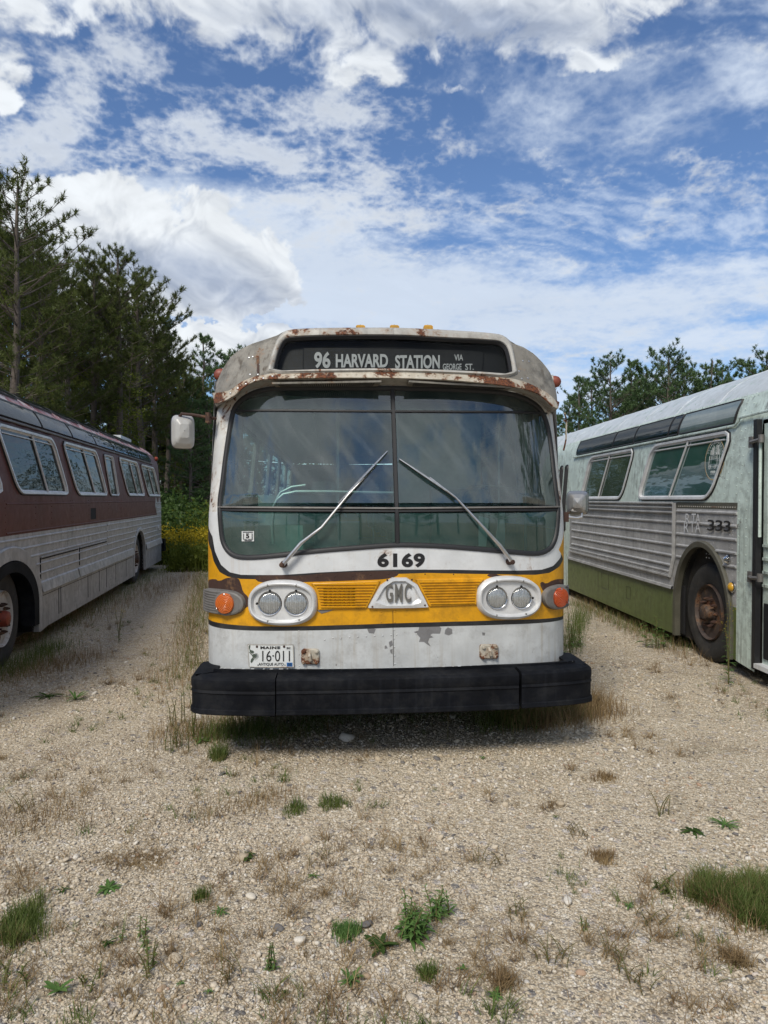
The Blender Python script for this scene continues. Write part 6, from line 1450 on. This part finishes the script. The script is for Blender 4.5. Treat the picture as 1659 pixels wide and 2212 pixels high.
# the wood's far mass: many trunks and dark foliage that read as one
rs = np.random.default_rng(21); C = []; 
for x0, x1, y0, y1, hh, n in ((-34, -6, 36, 44, 8.5, 5200), (-8, 40, 58, 64, 7.5, 3600)):
    u = rs.uniform(0, 1, n); C.append(np.c_[x0 + (x1 - x0) * u, rs.uniform(y0, y1, n), rs.uniform(0, 1, n) * (hh * (.8 + .25 * np.sin(u * 40) + rs.normal(0, .06, n)))])
C = np.concatenate(C); V, F = needles(C, np.tile([0, 0, .5], (len(C), 1)), 12, .42, .05, rs); np_mesh('far_wood', V, F, M['needles'], kind='stuff', label='dark mass of far trees closing the gaps of the wood', cat='trees')
# ---- leafy undergrowth among the trunks
def leafcloud(C, n, size, rs, spread):
    k = len(C) * n; P = np.repeat(C, n, 0) + rs.normal(size=(k, 3)) * spread
    a = rs.normal(size=(k, 3)); a /= np.linalg.norm(a, axis=1)[:, None]; b = np.cross(a, rs.normal(size=(k, 3))); b /= np.linalg.norm(b, axis=1)[:, None]; s = size * rs.uniform(.6, 1.3, (k, 1))
    V = np.stack([P - a * s, P + b * s * .45, P + a * s, P - b * s * .45], 1).reshape(-1, 3); return V, np.arange(k * 4).reshape(-1, 4)
def sapling(seed, h, w_):
    rs = np.random.default_rng(seed); T = MB(); tip = (rs.normal() * .3, rs.normal() * .3, h); T.tube([(0, 0, 0), (tip[0] * .4, tip[1] * .4, h * .5), tip], [.035, .022, .006], 5, 0); C = []
    for k in range(int(h * 11)):
        z = rs.uniform(.15, 1) * h; a = rs.uniform(0, 6.28); L = w_ * rs.uniform(.3, 1) * (1.1 - z / h * .6); p0 = Vector((tip[0] * z / h, tip[1] * z / h, z)); p1 = p0 + Vector((math.cos(a), math.sin(a), .4)) * L
        T.tube([p0, p1], [.008, .003], 3, 0, cap=False)
        for t in (.45, .7, .9, 1): C.append(tuple(p0.lerp(p1, t)))
    V, F = leafcloud(np.array(C), 5, .055, rs, .12); return T, V, F
SAP = []
for s_, h, w_ in ((1, 5.2, 1.3), (2, 3.6, 1.1), (3, 7.4, 1.2)):
    T, V, F = sapling(s_, h, w_); a = T.build('trunk', M['bark'], None, 60); b_ = np_mesh('crown', V, F, M['leaves']); SAP.append((a.data, b_.data)); bpy.data.objects.remove(a); bpy.data.objects.remove(b_)
k = 0
for px in list(range(-20, 340, 26)) + [352, 372, 395, 418, 440]:
    Y = rt.uniform(20.5, 25) + max(0, px) * .018; x, y = txy(px, Y + (6 if px > 350 else 0)); ds = SAP[k % 3]; k += 1
    r = empty('sapling', (x, y, 0), rt.uniform(0, 6), 'thin sapling with yellow green leaves under the left pines', 'sapling', 'saplings along the edge of the left wood'); s = rt.uniform(.7, 1.25)
    for nm, me in zip(('trunk', 'crown'), ds): o = bpy.data.objects.new(nm, me); COL.objects.link(o); o.parent = r; o.scale = (s, s, s * rt.uniform(.9, 1.3))
# ============================================================ weeds, grass, stones
def blades(cx, cy, n, h, rs, spread, wd=.004, lean=.5, z0=None, segs=3, curl=.5):
    """bundle of grass blades; arrays cx, cy broadcast to n"""
    x = cx + rs.normal(0, 1, n) * spread; y = cy + rs.normal(0, 1, n) * spread; a = rs.uniform(0, 6.283, n); H = h * rs.uniform(.45, 1.15, n); ln_ = lean * rs.uniform(.2, 1.2, n)
    dx, dy = np.cos(a), np.sin(a); sx_, sy_ = -np.sin(a + rs.normal(0, .5, n)), np.cos(a); V = []
    for k in range(segs + 1):
        t = k / segs; w_ = wd * (1 - t * .92) * .5; px_ = x + dx * H * ln_ * (t ** (1 + curl)); py_ = y + dy * H * ln_ * (t ** (1 + curl)); pz = H * t * (1 - .25 * ln_ * t)
        V.append(np.stack([np.c_[px_ - sx_ * w_, py_ - sy_ * w_, pz], np.c_[px_ + sx_ * w_, py_ + sy_ * w_, pz]], 1))
    V = np.stack(V, 1).reshape(n, -1, 3); m = 2 * (segs + 1); f = np.array([[2 * k, 2 * k + 1, 2 * k + 3, 2 * k + 2] for k in range(segs)])
    F = (np.arange(n)[:, None, None] * m + f[None]).reshape(-1, 4); return V.reshape(-1, 3), F
def cat_(parts):
    V = []; F = []; b = 0
    for v, f in parts: V.append(v); F.append(f + b); b += len(v)
    return np.concatenate(V), np.concatenate(F)
rs = np.random.default_rng(33)
def spots(n, regs):
    out = []
    for (px0, px1, py0, py1, wgt) in regs:
        k = int(n * wgt)
        for _ in range(k): out.append(ground_at(rs.uniform(px0, px1), rs.uniform(py0, py1)))
    return out
# sparse dead stems and short green grass, in drifts
def drift(n, ylo, yhi, thr, seed, xb=1.0):
    out = []; 
    while len(out) < n:
        Y = 1.9 + (yhi - 1.9) * rs.uniform(0, 1, 4000) ** 1.6; X = rs.uniform(-1, 1, 4000) * (Y * .58 + .4); v = fbm(X * .8, Y * .8, 4, .6, seed) + .35 * fbm(X * 3.1, Y * 3.1, 3, .6, seed + 5)
        ok = (v - .20 * sst(X, -.2, .9) * sst(Y, 2.2, 3.4) > thr) & (Y > ylo); out += list(zip(X[ok], Y[ok]))
    return np.array(out[:n])
def clumps(P, k, h, rs, wd, lean, sp):
    P = np.repeat(P, k, 0); sz = np.repeat(rs.uniform(.5, 1.3, len(P) // k), k); v, f = blades(P[:, 0], P[:, 1], len(P), h, rs, sp, wd, lean, curl=.2); c = np.repeat(P, 8, 0); s = np.repeat(sz, 8); v[:, 0] = c[:, 0] + (v[:, 0] - c[:, 0]) * s; v[:, 1] = c[:, 1] + (v[:, 1] - c[:, 1]) * s; v[:, 2] *= s; return v, f
P = drift(640, 1.9, 11, .05, 130); P2 = drift(5600, 1.9, 11, .0, 130)
V1 = cat_([clumps(P, 16, .065, rs, .0034, 1.6, .016), clumps(P[::2], 8, .13, rs, .003, 1.0, .02), blades(P2[:, 0], P2[:, 1], len(P2), .06, rs, .03, .003, 1.6, curl=.3)])
np_mesh('dry_stems', V1[0], V1[1], M['dry'], kind='stuff', label='thin dead stems scattered over the gravel', cat='dry grass')
P = drift(560, 1.9, 12, .08, 150); P2 = drift(2200, 1.9, 12, .10, 150); V1 = cat_([clumps(P, 14, .06, rs, .0038, 1.1, .014), blades(P2[:, 0], P2[:, 1], len(P2), .05, rs, .03, .0034, 1.0)])
np_mesh('sparse_grass', V1[0], V1[1], M['grass'], kind='stuff', label='sparse short green grass growing through the gravel', cat='grass')
# fringes of grass beside and under the buses
parts = []; partd = []
def fringe(px0, py0, px1, py1, n, h, w_, lst, wd=.004, lean=.6):
    a, b_ = ground_at(px0, py0), ground_at(px1, py1); t = rs.uniform(0, 1, n); lst.append(blades(a[0] + (b_[0] - a[0]) * t + rs.normal(0, w_, n), a[1] + (b_[1] - a[1]) * t + rs.normal(0, w_, n), n, h, rs, .03, wd, lean))
fringe(60, 1395, 350, 1235, 1500, .16, .16, parts); fringe(140, 1355, 420, 1245, 1300, .22, .30, partd); fringe(380, 1500, 440, 1260, 1500, .20, .14, partd); fringe(400, 1480, 440, 1240, 1300, .22, .12, parts)
fringe(450, 1600, 560, 1580, 900, .16, .10, parts); fringe(350, 1600, 520, 1570, 700, .14, .12, partd); fringe(560, 1600, 700, 1575, 350, .10, .10, parts)
fringe(1060, 1575, 1230, 1545, 1500, .17, .09, parts); fringe(1120, 1575, 1320, 1540, 1700, .19, .10, partd); fringe(1250, 1540, 1300, 1520, 500, .20, .06, partd)
fringe(1240, 1305, 1480, 1410, 900, .16, .10, parts); fringe(1240, 1300, 1500, 1430, 900, .18, .12, partd); fringe(1225, 1420, 1260, 1330, 700, .26, .07, parts); fringe(600, 1560, 1100, 1545, 500, .10, .12, parts)
fringe(0, 1470, 120, 1400, 1200, .18, .12, parts); fringe(0, 1480, 200, 1420, 900, .16, .16, partd); fringe(0, 1820, 140, 1740, 600, .07, .10, partd); fringe(400, 1780, 620, 1720, 700, .06, .08, partd)
V1 = cat_(parts); np_mesh('verge_grass', V1[0], V1[1], M['grass'], kind='stuff', label='green grass fringing the parked buses', cat='grass')
V1 = cat_(partd); np_mesh('verge_dry_grass', V1[0], V1[1], M['dry'], kind='stuff', label='brown dry grass fringing the parked buses', cat='dry grass')
def patch(name, ell, n, h, mat, label, cat_n='grass', lean=.6, wd=.004, kind=None, extra=None):
    (px, py, rx, ry) = ell; a = ground_at(px, py); bx = ground_at(px + rx, py)[0] - a[0]; by = (ground_at(px, py - ry)[1] - ground_at(px, py + ry)[1]) / 2
    r = np.sqrt(rs.uniform(0, 1, n)); th_ = rs.uniform(0, 6.283, n); r = r * (.75 + .3 * np.sin(3 * th_ + px) + .22 * np.sin(7 * th_ + py)) + np.abs(rs.normal(0, .10, n)); v, f = blades(r * np.cos(th_) * bx, r * np.sin(th_) * by, n, h, rs, .012, wd, lean)
    if extra: v, f = cat_([(v, f), blades(r[:extra] * np.cos(th_[:extra]) * bx, r[:extra] * np.sin(th_[:extra]) * by, extra, h * 1.25, rs, .01, wd * .7, lean)])
    o = np_mesh(name, v, f, M[mat], None, False, None, label=label, cat=cat_n, kind=kind); o.location = (a[0], a[1], 0); return o
patch('grass_tuft', (1640, 1966, 125, 66), 4800, .105, 'grass', 'large thick green grass tuft at the lower right edge', lean=.85, extra=500)
patch('grass_tuft', (1590, 1962, 110, 62), 900, .10, 'dry', 'straw blades standing through the large green tuft', lean=1.1)
patch('grass_tuft', (28, 2020, 62, 60), 1300, .085, 'grass', 'loose green grass tuft at the lower left edge')
patch('grass_tuft', (431, 1952, 12, 9), 240, .055, 'grass', 'small round grass tuft in the foreground left of centre')
patch('grass_tuft', (748, 2026, 28, 18), 600, .035, 'weedg', 'low dense dark green tuft between two dark stones', wd=.005)
patch('grass_tuft', (470, 1642, 20, 10), 380, .11, 'grass', 'bright grass tuft in front of the left bumper end')
patch('grass_tuft', (637, 1755, 22, 18), 300, .05, 'grass', 'thin grass tuft on the gravel below the plate')
patch('grass_tuft', (718, 1743, 32, 16), 320, .06, 'grass', 'spreading grass tuft on the gravel below the middle of the bumper')
patch('grass_tuft', (1309, 1687, 30, 10), 240, .05, 'dry', 'brownish flat tuft on the gravel right of the bumper')
patch('grass_tuft', (1307, 1862, 32, 16), 300, .045, 'dry', 'yellowing grass tuft left of the large green one')
patch('grass_tuft', (300, 1868, 80, 26), 900, .035, 'dry', 'flat straw coloured tuft in the left foreground', lean=1.6)
patch('grass_tuft', (1600, 2092, 26, 20), 260, .06, 'dry', 'straw coloured tuft below the large green tuft', lean=1.2)
patch('grass_tuft', (924, 2122, 18, 16), 240, .05, 'grass', 'small grass tuft low in the middle foreground', lean=.8)
patch('grass_tuft', (1089, 2140, 28, 26), 260, .07, 'dry', 'brown straw tuft beside the pale rosette at the bottom', lean=1.1)
def leaf(T, p, d, L, w_, up, mi=0, droop=.4, n=4):
    """a curved pointed leaf from p along d"""
    d = Vector(d).normalized(); s = Vector((-d.y, d.x, 0)); s = s.normalized() if s.length > 1e-4 else Vector((1, 0, 0)); vs = []
    for k in range(n + 1):
        t = k / n; c = Vector(p) + d * L * t + Vector((0, 0, up * L * t - droop * L * t * t)); ww = w_ * math.sin(math.pi * min(1, .08 + t * .92)) ** .7
        vs += [c - s * ww, c + Vector((0, 0, -ww * .35)), c + s * ww]
    T.add(vs, [f_ for k in range(n) for f_ in ((3 * k, 3 * k + 1, 3 * k + 4, 3 * k + 3), (3 * k + 1, 3 * k + 2, 3 * k + 5, 3 * k + 4))], mi)
def rosette(px, py, r, n, mat, label, w_=.22, up=.5):
    x, y = ground_at(px, py); T = MB()
    for k in range(n):
        a = 2.4 * k + rt.uniform(-.3, .3); f = rt.uniform(.6, 1.1); leaf(T, (0, 0, .006 + .004 * (k % 3)), (math.cos(a), math.sin(a), 0), r * f, r * w_ * f * .5, up * rt.uniform(.4, 1.2), 0, .4)
    o = T.build('rosette_weed', M[mat], None, 60, label=label, cat='weed'); o.location = (x, y, .0)
def stalk(px, py, h, nl, ll, lw, mat, label, stems=1, spread=.04, flower=0, cat='weed', name='tall_weed', thin=.0025, lean=.15):
    x, y = ground_at(px, py); r = empty(name, (x, y, 0), rt.uniform(0, 6), label, cat); S_ = MB(); T = MB(); Fl = MB()
    for s in range(stems):
        a = rt.uniform(0, 6.28); bx, by = (rt.gauss(0, spread), rt.gauss(0, spread)) if stems > 3 else (0, 0); H = h * rt.uniform(.65, 1.05) if stems > 1 else h; tx, ty = math.cos(a) * lean * H, math.sin(a) * lean * H
        P_ = lambda t: Vector((bx + tx * t * t, by + ty * t * t, H * t)); S_.tube([P_(t) for t in (0, .3, .6, .85, 1)], [thin * 1.4, thin * 1.2, thin, thin * .8, thin * .4], 5, 0)
        for k in range(nl):
            t = (k + 1) / (nl + .5); b_ = 2.4 * k + rt.uniform(-.3, .3); f = (1.15 - .75 * t) * rt.uniform(.7, 1.2); leaf(T, P_(t), (math.cos(b_), math.sin(b_), 0), ll * f, lw * f, rt.uniform(.3, .8), 0, .55, 3)
        for k in range(flower): 
            t = rt.uniform(.72, 1.0); q = P_(t) + Vector((rt.gauss(0, .02), rt.gauss(0, .02), rt.uniform(0, .03))); 
            for _ in range(3): a2 = rt.uniform(0, 6.28); e_ = Vector((math.cos(a2), math.sin(a2), rt.uniform(-.3, .8))) * .007; Fl.add([q, q + e_, q + Vector((e_.y, -e_.x, .004))], [(0, 1, 2)])
    S_.build('stems', M['stem'], r, 60); 
    if nl: T.build('leaves', M[mat], r, 60)
    if flower: Fl.build('flowers', M['flower'], r, 0)
rosette(530, 1864, .05, 16, 'leafdark', 'dark lobed rosette weed left of centre in the mid foreground', .34)
rosette(228, 1933, .062, 22, 'weedg', 'fan shaped dark green rosette weed at the left foreground', .22)
rosette(132, 1936, .045, 12, 'leafdark', 'faint sprawling dark weed left of the fan shaped one', .2)
rosette(472, 1984, .055, 18, 'weedg', 'spiky green rosette weed near the small round tuft', .14)
rosette(822, 2062, .08, 12, 'leafdark', 'dark broad leaved weed at the foot of the bright leafy plant', .30, .7)
rosette(758, 2138, .055, 20, 'weedg', 'upright green rosette weed low in the middle foreground', .18, .9)
rosette(1074, 2172, .038, 12, 'weedg', 'pale green rosette at the bottom edge right of centre', .30)
rosette(225, 2055, .04, 12, 'leafdark', 'dark pointed leaved weed in the lower left', .2)
rosette(675, 1904, .035, 12, 'weedg', 'green weed right of the lobed rosette', .2, .7)
rosette(1504, 1806, .085, 18, 'leafdark', 'dull green creeping rosette weed right of centre at mid distance', .2, .3)
rosette(1572, 1793, .095, 22, 'weedg', 'brighter rosette weed just right of the dull creeping one', .10, .6)
rosette(118, 2160, .055, 10, 'weedg', 'leafy bright weed at the bottom left corner', .34, .9)
rosette(385, 2143, .022, 9, 'weedg', 'tiny green seedling low in the left foreground', .25)
rosette(447, 2160, .020, 9, 'weedg', 'tiny seedling right of another one near the bottom', .25)
rosette(610, 2162, .020, 9, 'leafdark', 'tiny dark seedling near the bottom, below a thin stalked weed', .25)
rosette(1004, 2110, .028, 7, 'weedg', 'little leafy seedling above the pale rosette', .34)
rosette(1364, 1970, .030, 10, 'weedg', 'tiny pale rosette in the right foreground', .25)
rosette(1204, 1774, .025, 10, 'grass', 'tiny green rosette on open gravel right of centre', .2)
rosette(1044, 1643, .035, 9, 'weedg', 'bright little weed on the gravel before the right half of the bumper', .25)
rosette(432, 1605, .08, 14, 'weedg', 'low green weed in front of the bumper end', .2)
rosette(100, 1510, .16, 14, 'leafdark', 'dark green spreading weed on the gravel beside the coach wheel', .16)
rosette(160, 1515, .12, 14, 'weedg', 'upright green weed right of the dark spreading one', .14, .8)
stalk(893, 2040, .15, 20, .055, .006, 'weedg', 'bright green clump of leafy stems in the lower middle', 12, .028, lean=.3)
stalk(935, 1995, .13, 18, .05, .005, 'weedg', 'smaller leafy stem clump on the right of the bright clump', 6, .025, lean=.35)
stalk(1232, 1415, .72, 22, .12, .008, 'weedg', 'tall thin weed rising behind the right bumper end', 1, .01, thin=.0035, lean=.12)
stalk(1245, 1400, .30, 14, .07, .006, 'weedg', 'bushy low weed behind the right bumper end', 9, .06)
stalk(1577, 1480, .75, 34, .085, .006, 'weedg', 'tall goldenrod in front of the rusty wheel of the green bus', 2, .03, 20, thin=.004, lean=.06)
stalk(1415, 1400, .36, 12, .12, .010, 'weedg', 'leafy green weed by the skirt of the green bus', 6, .08)
stalk(255, 1390, .55, 12, .05, .005, 'weedg', 'tall pale weed with small buds beside the coach skirt', 3, .05, 10, thin=.003)
stalk(372, 1625, .22, 14, .03, .004, 'grass', 'yellow green feathery weed left of the bumper, nearest of the feathery ones', 6, .05)
stalk(415, 1600, .42, 26, .035, .004, 'grass', 'tallest feathery weed touching the left bumper end', 3, .03, thin=.003)
stalk(385, 1570, .30, 20, .035, .004, 'grass', 'feathery weed between the other two beside the bumper', 5, .05)
stalk(1115, 1575, .28, 10, .08, .006, 'grass', 'grassy weed under the right half of the bumper', 5, .06)
stalk(968, 1600, .24, 5, .06, .005, 'dry', 'single dry stalk in front of the bumper centre', 1, .01, lean=.02)
stalk(1431, 1768, .14, 8, .02, .003, 'dry', 'small dead twiggy plant on the gravel at the right', 4, .02, lean=.4)
stalk(585, 2105, .11, 16, .022, .003, 'weedg', 'thin stalked small leaved weed in the left foreground', 4, .02)
stalk(295, 2045, .08, 12, .025, .004, 'weedg', 'short green weed right of the dark pointed leaved one', 5, .03)
stalk(305, 2120, .13, 14, .022, .003, 'grass', 'slender upright green weed near the bottom left', 4, .02, lean=.3)
stalk(185, 2140, .05, 10, .02, .003, 'grass', 'low yellowish weed beside the leafy corner weed', 5, .02, lean=.5)
stalk(25, 2120, .10, 12, .025, .003, 'grass', 'scraggly pale green weed at the bottom left edge', 6, .03, lean=.5)
stalk(1454, 1942, .07, 10, .025, .004, 'grass', 'low grassy weed left of the large green tuft', 6, .03, lean=.8)
stalk(1266, 2016, .05, 8, .018, .003, 'weedg', 'tiny upright weed in the right foreground', 4, .012)
for px, py, h, lab in ((480, 2120, .08, 'reddish dead twig plant near the bottom left of centre'), (1110, 1990, .07, 'reddish dead twig plant right of the leafy clump'), (1379, 2139, .10, 'reddish dead twig plant near the bottom right'), (1214, 2092, .09, 'spindly dead plant in the right foreground'),
    (1329, 2072, .08, 'brown dead plant right of the spindly one'), (1419, 2012, .07, 'dead sprawling twigs left of the large green tuft'), (1060, 1870, .07, 'spindly dead plant above the leafy clump'), (1254, 1810, .05, 'flat dead plant in the middle right'), (40, 1760, .12, 'bent dead twig at the left edge'), (690, 1865, .05, 'dark curled dead leaf plant in the centre left')):
    stalk(px, py, h, 10, .018, .002, 'dry', lab, 10, .035, lean=.8, thin=.0014)
# goldenrod meadow and forest floor behind the coach
n = 9000; Y = rs.uniform(16.5, 40, n); X = rs.uniform(-.335, -.215, n) * Y; ok = (X + 3.75 + .1637 * (Y - 7.05) > .25) | (Y > 18.2); X, Y = X[ok], Y[ok]
v, f = cat_([blades(X, Y, len(X), .55, rs, .1, .022, .5), blades(X, Y, len(X), .75, rs, .1, .02, .4)]); np_mesh('meadow_plants', v, f, M['leaves'], kind='stuff', label='tall green meadow plants beyond the brown coach', cat='meadow')
m_ = Y > 18; C = np.c_[X[m_], Y[m_], rs.uniform(.30, .85, m_.sum())]; v, f = leafcloud(C, 7, .035, rs, .07); v2_, f2_ = leafcloud(np.c_[X, Y, rs.uniform(.05, .5, len(X))], 6, .05, rs, .09); np_mesh('meadow_leaves', v2_, f2_, M['leaves'], kind='stuff', label='yellow green leaves low in the meadow beyond the brown coach', cat='meadow'); np_mesh('goldenrod_blooms', v, f, M['flower'], kind='stuff', label='yellow goldenrod blooms behind the brown coach', cat='flowers')
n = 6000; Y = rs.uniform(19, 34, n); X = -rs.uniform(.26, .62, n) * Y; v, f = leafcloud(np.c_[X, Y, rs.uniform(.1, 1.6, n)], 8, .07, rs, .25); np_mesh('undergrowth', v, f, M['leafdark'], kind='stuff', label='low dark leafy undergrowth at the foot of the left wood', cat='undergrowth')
n = 4500; Y = rs.uniform(20, 44, n); X = rs.uniform(-.29, -.20, n) * Y; v, f = leafcloud(np.c_[X, Y, rs.uniform(.1, 1.0, n)], 8, .07, rs, .25); np_mesh('shrub_mass', v, f, M['leaves'], kind='stuff', label='low shrubs crowding the wood edge behind the goldenrod', cat='shrubs')
# ---- stones
ph = (1 + 5 ** .5) / 2; ico = np.array([(-1, ph, 0), (1, ph, 0), (-1, -ph, 0), (1, -ph, 0), (0, -1, ph), (0, 1, ph), (0, -1, -ph), (0, 1, -ph), (ph, 0, -1), (ph, 0, 1), (-ph, 0, -1), (-ph, 0, 1)]) / math.sqrt(1 + ph * ph)
icf = np.array([(0, 11, 5), (0, 5, 1), (0, 1, 7), (0, 7, 10), (0, 10, 11), (1, 5, 9), (5, 11, 4), (11, 10, 2), (10, 7, 6), (7, 1, 8), (3, 9, 4), (3, 4, 2), (3, 2, 6), (3, 6, 8), (3, 8, 9), (4, 9, 5), (2, 4, 11), (6, 2, 10), (8, 6, 7), (9, 8, 1)])
def stones(X, Y, r, rs):
    n = len(X); V = ico[None] * (1 + rs.normal(0, .16, (n, 12, 1))); V = V * (r[:, None, None] * rs.uniform(.6, 1.25, (n, 1, 3)) * np.array([1, 1, .62])); a = rs.uniform(0, 6.28, n); c, s = np.cos(a)[:, None], np.sin(a)[:, None]
    t = rs.normal(0, .3, (n, 1)); x = V[..., 0] * c - V[..., 1] * s; y = V[..., 0] * s + V[..., 1] * c; z = V[..., 2] + x * t
    z0 = .012 * np.sin(X * 1.7 + 1) * np.sin(Y * 1.3)
    V = np.stack([x + X[:, None], y + Y[:, None], z + (z0 + r * .22)[:, None]], -1).reshape(-1, 3); F = (np.arange(n)[:, None, None] * 12 + icf[None]).reshape(-1, 3); return V, F
def stonemat():
    m, n = newmat('gravel stones'); P = n.coord(); a = n.new('ShaderNodeAttribute', attribute_name='tone'); f = n.noise(P, 240, 4, .7)
    c = n.ramp(n.e(a.outputs['Fac']), [(0, (.075, .08, .09)), (.035, (.16, .155, .15)), (.07, (.43, .35, .24)), (.30, (.56, .475, .35)), (.62, (.65, .565, .44)), (.86, (.72, .66, .55)), (.95, (.77, .73, .66)), (.975, (.42, .27, .18)), (1, (.50, .38, .25))])
    c = n.mix((f - .5) * 1.2 + .25, c, (.22, .18, .15)); principled(n, c, .85, 0, .3, n.bump(f, .6, .002)); return m
M['stone'] = stonemat()
nn = 90000; Y = 1.95 + 7.0 * rs.uniform(0, 1, nn) ** 1.5; X = rs.uniform(-1, 1, nn) * (Y * .57 + .25); r = np.exp(rs.normal(math.log(.0050), .36, nn)); coarse = fbm(X * .7, Y * .7, 3, .6, 170)
r = r * (1 + .35 * np.clip(coarse * 2, -.6, 1.2)) * (1 + .05 * (Y - 2)); bigm = rs.uniform(0, 1, nn) < (0.008 + .02 * np.clip(coarse * 2, 0, 1)); r = np.where(bigm, r * rs.uniform(1.5, 2.6, nn), r)
V, F = stones(X, Y, r, rs); np_mesh('gravel', V, F, M['stone'], attrs=np.repeat(rs.uniform(0, 1, nn), 12), kind='stuff', label='loose pale gravel stones strewn over the lot', cat='gravel')
# a few stones large enough to point at
for px, py, r_, tone, lab in (
    (1212, 1744, .024, .12, 'grey rounded stone alone on open gravel at mid right'), (600, 2018, .019, .02, 'dark blue grey oval stone in the middle left foreground'), (791, 2011, .018, .015, 'dark rounded stone left of the leafy clump'),
    (646, 2046, .021, .90, 'pale flat elongated stone right of the dark oval one'), (1231, 1959, .020, .92, 'white angular stone in the right foreground'), (374, 2086, .023, .25, 'flat brownish stone in the lower left foreground'),
    (1260, 2116, .014, .98, 'reddish stone low on the right of centre'), (342, 2151, .014, .99, 'orange brown stone near the bottom left'), (425, 2010, .014, .01, 'small black stone below the round grass tuft'), (540, 1950, .021, .85, 'pale lumpy stone among pebbles left of centre')):
    x, y = ground_at(px, py); s1 = np.random.default_rng(int(px)); n1 = 1; bm = bmesh.new(); bmesh.ops.create_icosphere(bm, subdivisions=3, radius=r_)
    sc = np.array([1.25, .95, .62]) * s1.uniform(.9, 1.1, 3)
    for v_ in bm.verts:
        k_ = 1 + .22 * math.sin(v_.co.x / r_ * 2.1 + px) * math.cos(v_.co.y / r_ * 1.9 + py) + .10 * math.sin(v_.co.z / r_ * 4 + px); v_.co = Vector((v_.co.x * sc[0] * k_, v_.co.y * sc[1] * k_, v_.co.z * sc[2] * k_))
    me = bpy.data.meshes.new('stone'); bm.to_mesh(me); bm.free(); me.materials.append(M['stone']); a_ = me.attributes.new('tone', 'FLOAT', 'POINT'); a_.data.foreach_set('value', [tone] * len(me.vertices)); me.polygons.foreach_set('use_smooth', [True] * len(me.polygons))
    o = bpy.data.objects.new('stone', me); COL.objects.link(o); o.location = (x, y, r_ * .35); o.rotation_euler = (0, 0, s1.uniform(0, 6)); setprops(o, lab, 'stone')
